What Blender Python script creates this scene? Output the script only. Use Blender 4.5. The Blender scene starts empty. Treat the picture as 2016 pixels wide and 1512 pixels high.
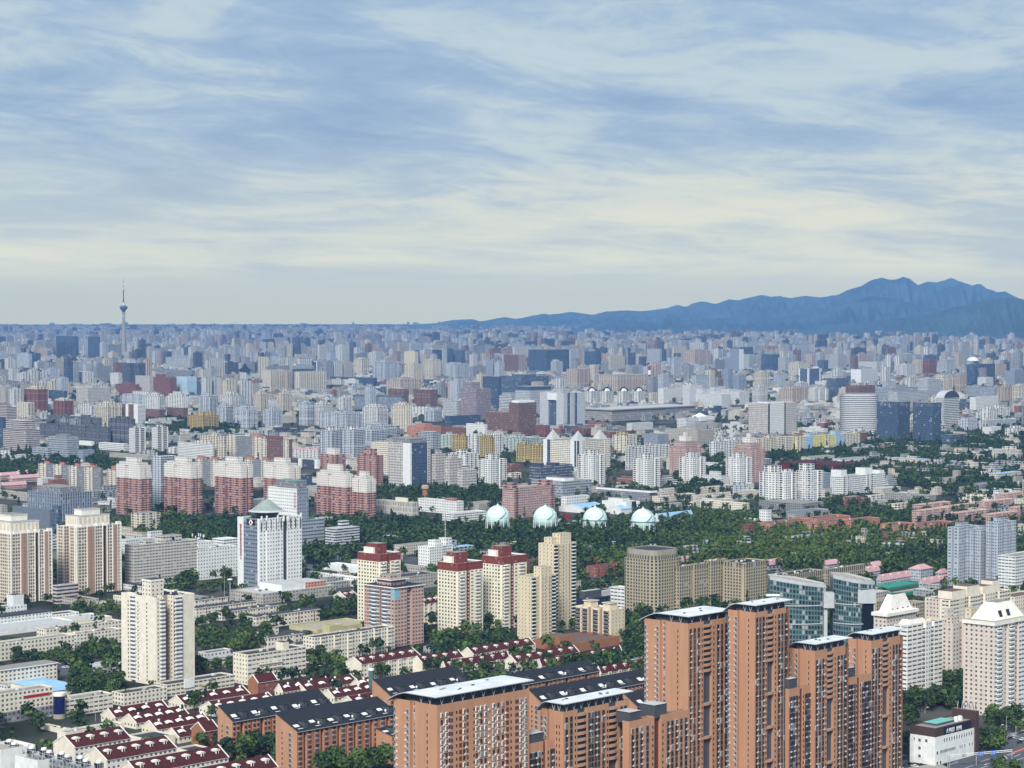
import bpy, bmesh, math, random
import numpy as np
from mathutils import Vector, Matrix
S = bpy.context.scene
COL = S.collection
rnd = random.Random(7)
npr = np.random.RandomState(11)
# ---------------------------------------------------------------- camera
F, CX, CY = 4400.0, 1008.0, 756.0          # focal length and centre in photo pixels (2016 x 1512)
EYE = 602.0                                # photo row at eye level
H = 263.0                                  # metres above the city
TH = math.atan((CY - EYE) / F)
CT, ST = math.cos(TH), math.sin(TH)
cam = bpy.data.cameras.new('camera'); cam_o = bpy.data.objects.new('camera', cam); COL.objects.link(cam_o)
cam.sensor_width = 36.0; cam.lens = F / 2016 * 36
cam.clip_start = 5.0; cam.clip_end = 200000.0
cam_o.location = (0, 0, H); cam_o.rotation_euler = (math.pi / 2 - TH, 0, 0)
S.camera = cam_o
# ---------------------------------------------------------------- sky and sun
SUN_EL, SUN_AZ = math.radians(40), math.radians(192)   # azimuth clockwise from the view direction: behind, slightly left
W = bpy.data.worlds.new('World'); S.world = W; W.use_nodes = True
def build_world():
    nt = W.node_tree; nt.nodes.clear(); N = nt.nodes.new; L = nt.links.new
    out = N('ShaderNodeOutputWorld'); bg = N('ShaderNodeBackground'); L(bg.outputs[0], out.inputs[0])
    bg.inputs[1].default_value = 0.1
    sky = N('ShaderNodeTexSky'); sky.sky_type = 'NISHITA'; sky.sun_disc = False
    sky.sun_elevation = SUN_EL; sky.sun_rotation = SUN_AZ; sky.air_density = 1.6; sky.dust_density = 2.0; sky.altitude = 250
    def M(op, a, b=None, c=None, clamp=False):
        n = N('ShaderNodeMath'); n.operation = op; n.use_clamp = clamp
        for i, v in enumerate((a, b, c)):
            if v is None: continue
            if isinstance(v, (int, float)): n.inputs[i].default_value = v
            else: L(v, n.inputs[i])
        return n.outputs[0]
    tc = N('ShaderNodeTexCoord'); sp = N('ShaderNodeSeparateXYZ'); L(tc.outputs['Generated'], sp.inputs[0])
    x, y, z = sp.outputs
    az = M('ARCTAN2', x, y); el = M('ARCSINE', z); el = M('MAXIMUM', el, 0.0)
    lv = M('LOGARITHM', M('ADD', el, 0.05), math.e)        # cloud sheets pack closer together towards the horizon
    def noise(su, sv, off, detail, rough, dist, tilt):
        cb = N('ShaderNodeCombineXYZ')
        L(M('MULTIPLY', az, su), cb.inputs[0]); L(M('ADD', M('MULTIPLY', lv, sv), M('MULTIPLY', az, tilt)), cb.inputs[1]); cb.inputs[2].default_value = off
        n = N('ShaderNodeTexNoise'); n.inputs['Scale'].default_value = 1.0; n.inputs['Detail'].default_value = detail
        n.inputs['Roughness'].default_value = rough; n.inputs['Distortion'].default_value = dist; L(cb.outputs[0], n.inputs['Vector'])
        return n.outputs['Fac']
    def rng(v, a, b, c=0.0, d=1.0):
        n = N('ShaderNodeMapRange'); n.interpolation_type = 'SMOOTHSTEP'; L(v, n.inputs[0])
        for i, q in enumerate((a, b, c, d)): n.inputs[i + 1].default_value = q
        return n.outputs[0]
    def mix(f, a, b):
        n = N('ShaderNodeMix'); n.data_type = 'RGBA'; n.clamp_factor = True
        if isinstance(f, (int, float)): n.inputs[0].default_value = f
        else: L(f, n.inputs[0])
        for i, v in ((6, a), (7, b)):
            if isinstance(v, tuple): n.inputs[i].default_value = (*v, 1)
            else: L(v, n.inputs[i])
        return n.outputs[2]
    big = noise(4.2, 2.2, 3.3, 3, 0.5, 0.4, 1.2)
    mid = noise(10.5, 6.5, 9.1, 6, 0.56, 0.9, 3.0)
    fine = noise(30.0, 18.0, 5.7, 7, 0.66, 1.3, 7.0)
    n = M('ADD', M('ADD', M('MULTIPLY', big, 0.44), M('MULTIPLY', mid, 0.40)), M('MULTIPLY', fine, 0.16))
    low = rng(el, 0.0, 0.125, 1.0, 0.0)
    n = M('ADD', n, M('MULTIPLY', low, 0.11))
    dark = (2.1, 3.25, 5.05); mid_c = (2.75, 3.9, 5.45); light = (4.1, 5.05, 5.75); warm = (5.8, 6.05, 5.5)
    c = mix(rng(n, 0.43, 0.54), dark, mid_c)
    c = mix(rng(n, 0.51, 0.62), c, light)
    band = M('MULTIPLY', rng(el, 0.004, 0.02), rng(el, 0.085, 0.045))
    side = rng(az, -0.2, 0.2, 0.4, 1.0)
    c = mix(M('MULTIPLY', rng(el, 0.085, 0.02), 0.62), c, (4.75, 5.3, 5.3))
    wn = rng(M('ADD', n, M('MULTIPLY', M('MULTIPLY', band, side), 0.08)), 0.59, 0.76)
    c = mix(M('MULTIPLY', wn, M('ADD', 0.25, M('MULTIPLY', band, 0.75))), c, warm)
    c = mix(rng(el, 0.022, 0.004), c, (4.3, 4.85, 4.95))
    up = rng(el, 0.15, 0.5)
    c = mix(M('MULTIPLY', up, 0.6), c, (5.0, 5.6, 6.2))
    c = mix(0.93, sky.outputs[0], c)
    # low in the sky the light has to come through the haze, so the sky behind it is brighter and warmer towards the horizon
    T = M('POWER', math.e, M('MULTIPLY', M('MINIMUM', M('DIVIDE', 417.0, M('MAXIMUM', el, 0.002)), 33500.0), -4.6e-5))
    sc = N('ShaderNodeVectorMath'); sc.operation = 'SCALE'; sc.inputs[0].default_value = (0.85, 1.9, 4.0); L(M('SUBTRACT', 1.0, T), sc.inputs['Scale'])
    sb = N('ShaderNodeVectorMath'); sb.operation = 'SUBTRACT'; L(c, sb.inputs[0]); L(sc.outputs[0], sb.inputs[1])
    dv = N('ShaderNodeVectorMath'); dv.operation = 'SCALE'; L(sb.outputs[0], dv.inputs[0]); L(M('DIVIDE', 1.0, T), dv.inputs['Scale'])
    c = dv.outputs[0]
    L(c, bg.inputs[0])
build_world()
sun = bpy.data.lights.new('sun', 'SUN'); sun.energy = 3.9; sun.angle = math.radians(20); sun.color = (1.0, 0.97, 0.92)
sun_o = bpy.data.objects.new('sun', sun); COL.objects.link(sun_o)
sd = Vector((math.sin(SUN_AZ) * math.cos(SUN_EL), math.cos(SUN_AZ) * math.cos(SUN_EL), math.sin(SUN_EL)))
sun_o.rotation_euler = sd.to_track_quat('Z', 'Y').to_euler()
S.view_settings.view_transform = 'Standard'; S.view_settings.look = 'None'; S.view_settings.gamma = 1
S.view_settings.exposure = 0.3
S.render.engine = 'CYCLES'
cy = S.cycles
cy.max_bounces = 5; cy.diffuse_bounces = 2; cy.glossy_bounces = 2; cy.transmission_bounces = 2; cy.volume_bounces = 1; cy.transparent_max_bounces = 8
cy.use_denoising = True; cy.caustics_reflective = False; cy.caustics_refractive = False
cy.use_fast_gi = False
# ---------------------------------------------------------------- coordinates
def gz(x, y): return 0.0                   # the plain is level; its far edge stands 36 rows below eye level
def ray(px, py):
    a, b = (px - CX) / F, -(py - CY) / F
    return a, CT + b * ST, -ST + b * CT
def ground(px, py):
    dx, dy, dz = ray(px, py); z = 0.0
    for _ in range(6):
        t = (z - H) / dz; z = gz(dx * t, dy * t)
    return Vector((dx * t, dy * t, z))
def project(x, y, z):
    zc = y * CT - (z - H) * ST; yc = y * ST + (z - H) * CT
    return CX + F * x / zc, CY - F * yc / zc
def height_at(x, y, py):                   # height above the ground of what shows at row py above (x, y)
    b = -(py - CY) / F
    t = y / (CT + b * ST)
    return H + t * (-ST + b * CT) - gz(x, y)
# ---------------------------------------------------------------- materials
def lin(h):
    h = h.lstrip('#'); v = [int(h[i:i + 2], 16) / 255 for i in (0, 2, 4)]
    return tuple(c / 12.92 if c <= 0.04045 else ((c + 0.055) / 1.055) ** 2.4 for c in v)
def facade_group():
    g = bpy.data.node_groups.new('facade', 'ShaderNodeTree'); N = g.nodes.new; L = g.links.new
    I = g.interface
    for nm, ty, dv in (('Wall', 'NodeSocketColor', (.6, .6, .6, 1)), ('Band', 'NodeSocketColor', (.6, .6, .6, 1)), ('Glass', 'NodeSocketColor', (.04, .05, .07, 1)),
                       ('Frame', 'NodeSocketColor', (.8, .8, .8, 1)), ('WW', 'NodeSocketFloat', .5), ('WH', 'NodeSocketFloat', .5), ('BandH', 'NodeSocketFloat', 0.),
                       ('PierW', 'NodeSocketFloat', 0.), ('Mull', 'NodeSocketFloat', 2.), ('AC', 'NodeSocketFloat', 0.), ('FrameW', 'NodeSocketFloat', 0.08), ('Curtain', 'NodeSocketFloat', .14), ('Strip', 'NodeSocketFloat', 0.), ('StripN', 'NodeSocketFloat', 3.)):
        s = I.new_socket(nm, in_out='INPUT', socket_type=ty); s.default_value = dv
    I.new_socket('Color', in_out='OUTPUT', socket_type='NodeSocketColor'); I.new_socket('Rough', in_out='OUTPUT', socket_type='NodeSocketFloat')
    gi = N('NodeGroupInput'); go = N('NodeGroupOutput'); i = gi.outputs
    def M(op, a, b=None, c=None):
        n = N('ShaderNodeMath'); n.operation = op
        for k, v in enumerate((a, b, c)):
            if v is None: continue
            if isinstance(v, (int, float)): n.inputs[k].default_value = v
            else: L(v, n.inputs[k])
        return n.outputs[0]
    def mix(f, a, b):
        n = N('ShaderNodeMix'); n.data_type = 'RGBA'; L(f, n.inputs[0])
        for k, v in ((6, a), (7, b)):
            if isinstance(v, tuple): n.inputs[k].default_value = (*v, 1)
            else: L(v, n.inputs[k])
        return n.outputs[2]
    uv = N('ShaderNodeUVMap'); uv.uv_map = 'UVMap'
    sp = N('ShaderNodeSeparateXYZ'); L(uv.outputs[0], sp.inputs[0]); u, v = sp.outputs[0], sp.outputs[1]
    fu, fv = M('FRACT', u), M('FRACT', v)
    cb = N('ShaderNodeCombineXYZ'); L(M('FLOOR', u), cb.inputs[0]); L(M('FLOOR', v), cb.inputs[1])
    geo = N('ShaderNodeObjectInfo'); L(M('MULTIPLY', geo.outputs['Random'], 91.7), cb.inputs[2])
    wn = N('ShaderNodeTexWhiteNoise'); L(cb.outputs[0], wn.inputs['Vector'])
    rs = N('ShaderNodeSeparateColor'); L(wn.outputs['Color'], rs.inputs[0]); r1, r2, r3 = rs.outputs
    au = M('ABSOLUTE', M('SUBTRACT', fu, 0.5)); av = M('ABSOLUTE', M('SUBTRACT', fv, 0.54))
    hw = M('MULTIPLY', i['WW'], 0.5); hh = M('MULTIPLY', i['WH'], 0.5)
    win = M('MULTIPLY', M('LESS_THAN', au, hw), M('LESS_THAN', av, hh))
    inn = M('MULTIPLY', M('LESS_THAN', au, M('MULTIPLY', hw, M('SUBTRACT', 1.0, i['FrameW']))), M('LESS_THAN', av, M('MULTIPLY', hh, M('SUBTRACT', 1.0, i['FrameW']))))
    mu = M('FRACT', M('MULTIPLY', M('ADD', M('DIVIDE', M('SUBTRACT', fu, 0.5), M('MAXIMUM', i['WW'], 0.01)), 0.5), i['Mull']))
    mu = M('GREATER_THAN', M('ABSOLUTE', M('SUBTRACT', mu, 0.5)), M('SUBTRACT', 0.5, M('MULTIPLY', i['FrameW'], 0.6)))
    glass = M('MULTIPLY', inn, M('SUBTRACT', 1.0, mu))
    band = M('MAXIMUM', M('LESS_THAN', fv, i['BandH']), M('GREATER_THAN', au, M('SUBTRACT', 0.5, M('MULTIPLY', i['PierW'], 0.5))))
    sm = M('LESS_THAN', M('ABSOLUTE', M('SUBTRACT', M('FRACT', M('DIVIDE', M('ADD', u, 0.5), i['StripN'])), 0.5)), M('MULTIPLY', i['Strip'], 0.5))   # glazed balcony stacks between the plain bays
    sg = M('MULTIPLY', sm, M('GREATER_THAN', fv, 0.36)); win = M('MAXIMUM', M('MULTIPLY', win, M('SUBTRACT', 1.0, sm)), sg); glass = M('MAXIMUM', M('MULTIPLY', glass, M('SUBTRACT', 1.0, sm)), sg)
    tcn = N('ShaderNodeTexCoord'); mp = N('ShaderNodeMapping'); mp.inputs['Scale'].default_value = (.35, .35, .05); L(tcn.outputs['Object'], mp.inputs[0])
    nz = N('ShaderNodeTexNoise'); nz.inputs['Scale'].default_value = 1.0; nz.inputs['Detail'].default_value = 4; L(mp.outputs[0], nz.inputs['Vector'])
    dirt = M('ADD', 0.78, M('MULTIPLY', nz.outputs['Fac'], 0.42))
    wall = mix(band, i['Wall'], i['Band'])
    acm = M('MULTIPLY', M('LESS_THAN', M('ABSOLUTE', M('SUBTRACT', fu, 0.3)), 0.13), M('LESS_THAN', M('ABSOLUTE', M('SUBTRACT', fv, 0.13)), 0.1))
    acm = M('MULTIPLY', acm, M('GREATER_THAN', i['AC'], r3))
    vm = N('ShaderNodeVectorMath'); vm.operation = 'SCALE'; L(wall, vm.inputs[0]); L(dirt, vm.inputs['Scale'])
    wall = mix(acm, vm.outputs[0], (.55, .55, .53))
    vg = N('ShaderNodeVectorMath'); vg.operation = 'SCALE'; L(i['Glass'], vg.inputs[0]); L(M('ADD', 0.3, M('MULTIPLY', r1, 1.6)), vg.inputs['Scale'])
    gl = mix(M('GREATER_THAN', i['Curtain'], r2), vg.outputs[0], (.34, .35, .36))
    c = mix(win, wall, i['Frame']); c = mix(glass, c, gl)
    L(c, go.inputs[0])
    L(M('SUBTRACT', 0.85, M('MULTIPLY', glass, 0.55)), go.inputs[1])
    return g
FG = facade_group()
MATS = {}
def plain(name, hexc, rough=0.85, var=0.1, scale=0.25, metal=0.0, spec=0.3):
    if name in MATS: return MATS[name]
    m = bpy.data.materials.new(name); m.use_nodes = True; nt = m.node_tree; b = nt.nodes['Principled BSDF']
    c = lin(hexc)
    tcn = nt.nodes.new('ShaderNodeTexCoord'); nz = nt.nodes.new('ShaderNodeTexNoise'); nz.inputs['Scale'].default_value = scale; nz.inputs['Detail'].default_value = 5
    nt.links.new(tcn.outputs['Object'], nz.inputs['Vector'])
    mr = nt.nodes.new('ShaderNodeMapRange'); mr.inputs[1].default_value = .3; mr.inputs[2].default_value = .7; mr.inputs[3].default_value = 1 - var; mr.inputs[4].default_value = 1 + var
    nt.links.new(nz.outputs['Fac'], mr.inputs[0])
    vm = nt.nodes.new('ShaderNodeVectorMath'); vm.operation = 'SCALE'; vm.inputs[0].default_value = c; nt.links.new(mr.outputs[0], vm.inputs['Scale'])
    nt.links.new(vm.outputs[0], b.inputs['Base Color'])
    b.inputs['Roughness'].default_value = rough; b.inputs['Metallic'].default_value = metal; b.inputs['Specular IOR Level'].default_value = spec
    MATS[name] = m; return m
STY = {}
def style(name, wall, glass='3a4350', frame=None, band=None, bay=3.4, fl=2.9, ww=.5, wh=.5, bandh=0., pier=0., mull=2., ac=0., fw=.1, cur=.09, strip=0., sn=3.):
    frame = frame or wall; band = band or wall
    m = bpy.data.materials.new('facade_' + name); m.use_nodes = True; nt = m.node_tree; b = nt.nodes['Principled BSDF']
    g = nt.nodes.new('ShaderNodeGroup'); g.node_tree = FG
    for k, h in (('Wall', wall), ('Band', band), ('Glass', glass), ('Frame', frame)): g.inputs[k].default_value = (*lin(h), 1)
    for k, q in (('WW', ww), ('WH', wh), ('BandH', bandh), ('PierW', pier), ('Mull', mull), ('AC', ac), ('FrameW', fw), ('Curtain', cur), ('Strip', strip), ('StripN', sn)): g.inputs[k].default_value = q
    nt.links.new(g.outputs[0], b.inputs['Base Color']); nt.links.new(g.outputs[1], b.inputs['Roughness'])
    b.inputs['Specular IOR Level'].default_value = 0.35
    MATS['s:' + name] = m; STY[name] = dict(bay=bay, fl=fl, wall=wall)
def mat(n):
    if n in STY: return MATS['s:' + n]
    return MATS[n]
# ---------------------------------------------------------------- mesh helpers
class MB:
    def __init__(s): s.v = []; s.f = []; s.m = []; s.uv = []; s.mats = []
    def mi(s, name):
        if name not in s.mats: s.mats.append(name)
        return s.mats.index(name)
    def poly(s, pts, m, uv=None):
        b = len(s.v); s.v.extend(pts); s.f.append(tuple(range(b, b + len(pts)))); s.m.append(s.mi(m))
        s.uv.extend(uv if uv else [(0.5, 0.02)] * len(pts))
    def wall(s, p, q, z0, z1, m, nb=None, nf=None, v0=0.0):
        """upright quad from p to q (seen from its right-hand side), window cells from the style of m"""
        w = math.hypot(q[0] - p[0], q[1] - p[1])
        if w < 1e-4 or z1 - z0 < 1e-4: return
        if m in STY:
            st = STY[m]; nb = nb or (max(1, round(w / st['bay'])) if w > st['bay'] * 0.76 else 0); nf = nf or max(1, round((z1 - z0) / st['fl']))
        else: nb = nf = 1
        if nb == 0: uv = [(0.02, v0 + .3)] * 2 + [(0.02, v0 + .3)] * 2
        else: uv = [(0, v0), (nb, v0), (nb, v0 + nf), (0, v0 + nf)]
        s.poly([(p[0], p[1], z0), (q[0], q[1], z0), (q[0], q[1], z1), (p[0], p[1], z1)], m, uv)
    def box(s, x0, x1, y0, y1, z0, z1, m, mt=None, bottom=False):
        mt = mt or m
        c = [(x0, y0), (x1, y0), (x1, y1), (x0, y1)]
        for k in range(4): s.wall(c[k], c[(k + 1) % 4], z0, z1, m)
        s.poly([(a, b, z1) for a, b in c], mt)
        if bottom: s.poly([(a, b, z0) for a, b in reversed(c)], m)
    def obox(s, c, ax, ay, az, m):
        """box from centre and three half-axis vectors"""
        c, ax, ay, az = map(Vector, (c, ax, ay, az))
        p = [c + i * ax + j * ay + k * az for k in (-1, 1) for j in (-1, 1) for i in (-1, 1)]
        for q in ((0, 1, 5, 4), (1, 3, 7, 5), (3, 2, 6, 7), (2, 0, 4, 6), (4, 5, 7, 6), (0, 2, 3, 1)): s.poly([tuple(p[i]) for i in q], m)
    def bar(s, a, b, r, m):
        a, b = Vector(a), Vector(b); d = (b - a); n = d.normalized()
        t = n.cross(Vector((0, 0, 1)) if abs(n.z) < .9 else Vector((1, 0, 0))).normalized(); w = n.cross(t)
        s.obox((a + b) / 2, d / 2, t * r, w * r, m)
    def lathe(s, prof, n, m, c=(0, 0), uvs=None, closed_top=True):
        for k in range(len(prof) - 1):
            (r0, z0), (r1, z1) = prof[k], prof[k + 1]
            for i in range(n):
                a, b = 2 * math.pi * i / n, 2 * math.pi * (i + 1) / n
                P = lambda r, t, z: (c[0] + r * math.cos(t), c[1] + r * math.sin(t), z)
                mm = m[k] if isinstance(m, list) else m
                u = None
                if mm in STY:
                    st = STY[mm]; nb = max(1, round(2 * math.pi * max(r0, r1) / st['bay'] / n)); nf = max(1, round((z1 - z0) / st['fl'])); u = [(0, 0), (nb, 0), (nb, nf), (0, nf)]
                if r1 < 1e-6: s.poly([P(r0, a, z0), P(r0, b, z0), P(0, 0, z1)], mm)
                elif r0 < 1e-6: s.poly([P(0, 0, z0), P(r1, b, z1), P(r1, a, z1)], mm)
                else: s.poly([P(r0, a, z0), P(r0, b, z0), P(r1, b, z1), P(r1, a, z1)], mm, u)
    def mesh(s, name):
        me = bpy.data.meshes.new(name); me.from_pydata(s.v, [], s.f)
        for n in s.mats: me.materials.append(mat(n))
        me.polygons.foreach_set('material_index', s.m)
        ul = me.uv_layers.new(name='UVMap'); ul.data.foreach_set('uv', np.array(s.uv, dtype=np.float32).ravel())
        me.update(); return me
    def build(s, name, parent=None, smooth=False):
        me = s.mesh(name)
        if smooth: me.polygons.foreach_set('use_smooth', [True] * len(me.polygons))
        return link(bpy.data.objects.new(name, me), parent)
def link(o, parent=None):
    COL.objects.link(o)
    if parent: o.parent = parent
    return o
def tag(o, label=None, cat=None, group=None, kind=None):
    if label: o['label'] = label
    if cat: o['category'] = cat
    if group: o['group'] = group
    if kind: o['kind'] = kind
    return o
def empty(name, loc, rz=0.0):
    o = bpy.data.objects.new(name, None); o.empty_display_size = 1; COL.objects.link(o); o.location = loc; o.rotation_euler = (0, 0, rz); return o
def inst(name, me, parent, loc, rz=0.0, sc=None):
    o = bpy.data.objects.new(name, me); COL.objects.link(o); o.parent = parent; o.location = loc; o.rotation_euler = (0, 0, rz)
    if sc: o.scale = sc
    return o
def repeat(name, me, parent, places, most=100):
    """the first MOST places get an object each (shared mesh), the others are joined in one stuff part"""
    for p in places[:most]: inst(name, me, parent, p[0], p[1])
    rest = places[most:]
    if not rest: return
    n = len(me.vertices); co = np.empty(n * 3, np.float32); me.vertices.foreach_get('co', co); co = co.reshape(-1, 3)
    fs = [tuple(p.vertices) for p in me.polygons]; mi = [p.material_index for p in me.polygons]
    uv = np.empty(len(me.loops) * 2, np.float32); me.uv_layers[0].data.foreach_get('uv', uv)
    V = []; Fc = []; b = 0
    for loc, rz in rest:
        c, s = math.cos(rz), math.sin(rz)
        w = co.copy(); w[:, 0] = co[:, 0] * c - co[:, 1] * s + loc[0]; w[:, 1] = co[:, 0] * s + co[:, 1] * c + loc[1]; w[:, 2] = co[:, 2] + loc[2]
        V.append(w); Fc.extend(tuple(i + b for i in f) for f in fs); b += n
    m2 = bpy.data.meshes.new(name); m2.from_pydata(np.concatenate(V).tolist(), [], Fc)
    for q in me.materials: m2.materials.append(q)
    m2.polygons.foreach_set('material_index', mi * len(rest)); ul = m2.uv_layers.new(name='UVMap'); ul.data.foreach_set('uv', np.tile(uv, len(rest)))
    tag(link(bpy.data.objects.new(name, m2), parent), kind='stuff')
# ---------------------------------------------------------------- buildings on the street grid
AZR = math.radians(43.5)                   # the street grid: right-hand faces run off 43.5 degrees to the right of the view
REG = [0.0, 0.0, 1.0]
def region(x, y, s=2.88): REG[:] = [x, y, s]
RECTS = []                                 # what is already standing: photo rectangle, distance, footprint
def offset_poly(p, d):
    n = len(p); out = []
    for i in range(n):
        a, b, c = Vector(p[i - 1]), Vector(p[i]), Vector(p[(i + 1) % n])
        e1, e2 = (b - a).normalized(), (c - b).normalized()
        n1, n2 = Vector((-e1.y, e1.x)), Vector((-e2.y, e2.x))
        k = n1 + n2; k2 = k.dot(n1)
        q = b + (k * (d / k2) if abs(k2) > .2 else n1 * d); out.append((q.x, q.y))
    return out
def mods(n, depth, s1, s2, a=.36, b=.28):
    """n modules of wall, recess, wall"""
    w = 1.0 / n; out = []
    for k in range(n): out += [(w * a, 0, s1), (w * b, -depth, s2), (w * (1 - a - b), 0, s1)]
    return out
class B: pass
def locate(xl, xc, xr, yt, yb, rot=0.0, d=None):
    s = B(); X = lambda v: REG[0] + v / REG[2]; Y = lambda v: REG[1] + v / REG[2]
    s.pxl, s.pxc, s.pxr, s.pyt, s.pyb = X(xl), X(xc), X(xr), Y(yt), Y(yb)
    s.P = ground(s.pxc, s.pyb); a = AZR + math.radians(rot)
    s.er = Vector((math.sin(a), math.cos(a))); s.el = Vector((-math.cos(a), math.sin(a)))
    def span(e, px):
        k = (px - CX) / F; zc = s.P.y * CT + (H - s.P.z) * ST
        return (k * zc - s.P.x) / (e.x - k * e.y * CT)
    s.wr = abs(span(s.er, s.pxr)) if s.pxr - s.pxc > .5 else (d or 15.0)
    s.wl = abs(span(s.el, s.pxl)) if s.pxc - s.pxl > .5 and d is None else (d or 15.0)
    if d is not None and s.pxc - s.pxl > .5 and not s.pxr - s.pxc > .5: s.wl = abs(span(s.el, s.pxl))
    s.h = height_at(s.P.x, s.P.y, s.pyt); s.rz = math.atan2(s.er.y, s.er.x)
    s.D = math.hypot(s.P.x, s.P.y)
    return s
def footprint(s, R, L, sty):
    R = R or [(1, 0, sty)]; L = L or [(1, 0, sty)]
    tr, tl = sum(r[0] for r in R), sum(r[0] for r in L)
    pts = []; mt = []                      # edge i runs from pts[i] to pts[i+1], material mt[i]
    def add(p, m): pts.append(p); mt.append(m)
    def run(segs, tot, w, fn, rev):
        u = 0.0; q = []
        for k, (a, o, m) in enumerate(segs): q.append((u, u + a / tot * w, o, m)); u += a / tot * w
        if rev: q = [(b, a, o, m) for a, b, o, m in reversed(q)]
        for k, (a, b, o, m) in enumerate(q):
            add(fn(a, o), m); add(fn(b, o), m if m.endswith('_p') else sty)
    run(R, tr, s.wr, lambda u, o: (u, -o), False)
    run(L, tl, s.wl, lambda v, o: (s.wr + o, v), False)
    run(R, tr, s.wr, lambda u, o: (u, s.wl + o), True)
    run(L, tl, s.wl, lambda v, o: (-o, v), True)
    P2, M2 = [], []
    for i, p in enumerate(pts):
        q = pts[(i + 1) % len(pts)]
        if math.hypot(p[0] - q[0], p[1] - q[1]) < 1e-3: continue
        P2.append(p); M2.append(mt[i])
    return P2, M2
def shell(mb, pts, ms, z0, z1, roof, par=1.0, top=None, bot=None, thick=.35, coping=None):
    n = len(pts); zs = [(z0, z1, None)]
    if top: zs = [(z0, z1 - top[0], None), (z1 - top[0], z1, top[1])]
    if bot: a = zs[0]; zs[0:1] = [(a[0], z0 + bot[0] + (3 if z0 < 0 else 0), bot[1]), (z0 + bot[0] + (3 if z0 < 0 else 0), a[1], a[2])]
    for i in range(n):
        p, q = pts[i], pts[(i + 1) % n]
        for a, b, m in zs:
            mm = m or ms[i]
            if isinstance(mm, dict): mm = mm.get(ms[i], ms[i])
            mb.wall(p, q, a, b, mm)
    if roof is None: return
    if par > 0:
        inn = offset_poly(pts, thick); cm = coping or (ms[0] if ms[0] not in STY else ms[0])
        for i in range(n):
            p, q, a, b = pts[i], pts[(i + 1) % n], inn[i], inn[(i + 1) % n]
            mb.poly([(p[0], p[1], z1), (q[0], q[1], z1), (b[0], b[1], z1), (a[0], a[1], z1)], cm)
            mb.poly([(b[0], b[1], z1 - par), (a[0], a[1], z1 - par), (a[0], a[1], z1), (b[0], b[1], z1)], cm)
        mb.poly([(a[0], a[1], z1 - par) for a in inn], roof)
    else: mb.poly([(a[0], a[1], z1) for a in pts], roof)
def bld(label, xl, xc, xr, yt, yb, sty, name='apartment_block', cat='building', group=None, d=None, rot=0.0, R=None, L=None, top=None, bot=None,
        roof='roof_grey', pent=(), par=1.0, units=0, coping=None, eave=None, hide=True):
    s = locate(xl, xc, xr, yt, yb, rot, d)
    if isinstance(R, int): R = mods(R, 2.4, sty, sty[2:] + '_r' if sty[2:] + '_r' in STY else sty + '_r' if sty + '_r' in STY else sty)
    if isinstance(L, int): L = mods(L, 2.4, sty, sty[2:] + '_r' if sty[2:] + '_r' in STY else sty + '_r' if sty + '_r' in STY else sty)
    s.sty = sty; s.root = empty(name, s.P, s.rz); tag(s.root, label, cat, group)
    s.pts, s.ms = footprint(s, R, L, sty)
    w = MB(); shell(w, s.pts, s.ms, -3.0, s.h, None, top=top, bot=bot)
    if par > 0:
        shell_r = MB(); inn = offset_poly(s.pts, .35); cm = coping or sty
        for i in range(len(s.pts)):
            p, q, a, b = s.pts[i], s.pts[(i + 1) % len(s.pts)], inn[i], inn[(i + 1) % len(s.pts)]
            w.poly([(p[0], p[1], s.h), (q[0], q[1], s.h), (b[0], b[1], s.h), (a[0], a[1], s.h)], cm)
            w.poly([(b[0], b[1], s.h - par), (a[0], a[1], s.h - par), (a[0], a[1], s.h), (b[0], b[1], s.h)], cm)
        s.zr = s.h - par
    else: inn = s.pts; s.zr = s.h
    s.wall = w.build('wall', s.root)
    r = MB(); r.poly([(a[0], a[1], s.zr) for a in inn], roof); s.roof = r.build('roof', s.root)
    if eave:                                # a slab that overhangs the walls
        e = MB(); o = offset_poly([(0, 0), (s.wr, 0), (s.wr, s.wl), (0, s.wl)], -eave[0]); z0, z1 = s.h + .01, s.h + eave[1]
        for i in range(4): e.wall(o[i], o[(i + 1) % 4], z0, z1, eave[2])
        e.poly([(a, b, z1) for a, b in o], eave[3] if len(eave) > 3 else roof); e.poly([(a, b, z0) for a, b in reversed(o)], eave[2]); e.build('eaves', s.root)
    for q in pent:
        u0, u1, v0, v1, hh = q[:5]; st = q[5] if len(q) > 5 else sty; rf = q[6] if len(q) > 6 else roof
        m = MB(); X0, X1, Y0, Y1 = u0 * s.wr, u1 * s.wr, v0 * s.wl, v1 * s.wl
        m.box(X0, X1, Y0, Y1, s.zr - .05, s.h + hh, st, rf); m.build('penthouse', s.root)
    for k in range(units):
        m = MB(); a, b, c = rnd.uniform(.8, 2.2), rnd.uniform(.8, 1.8), rnd.uniform(.7, 1.8); u, v = rnd.uniform(.08, .92) * s.wr, rnd.uniform(.12, .88) * s.wl
        m.box(u - a / 2, u + a / 2, v - b / 2, v + b / 2, s.zr - .02, s.zr + c, rnd.choice(['metal_light', 'concrete_dark', 'white_paint'])); m.build('rooftop_unit', s.root)
    note(s)
    return s
def note(s):
    RECTS.append((s.pxl, s.pxr if s.pxr > s.pxc else s.pxc, s.pyt, s.pyb, s.D, s.P.x, s.P.y, s.er.x, s.er.y, s.wr, s.wl))
def face_pt(s, face, t, out, z):
    """point on the right ('R') or left ('L') face, t metres from the near corner, out metres proud"""
    return (t, -out, z) if face == 'R' else (-out, t, z)
def face_rz(face): return 0.0 if face == 'R' else -math.pi / 2
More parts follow.
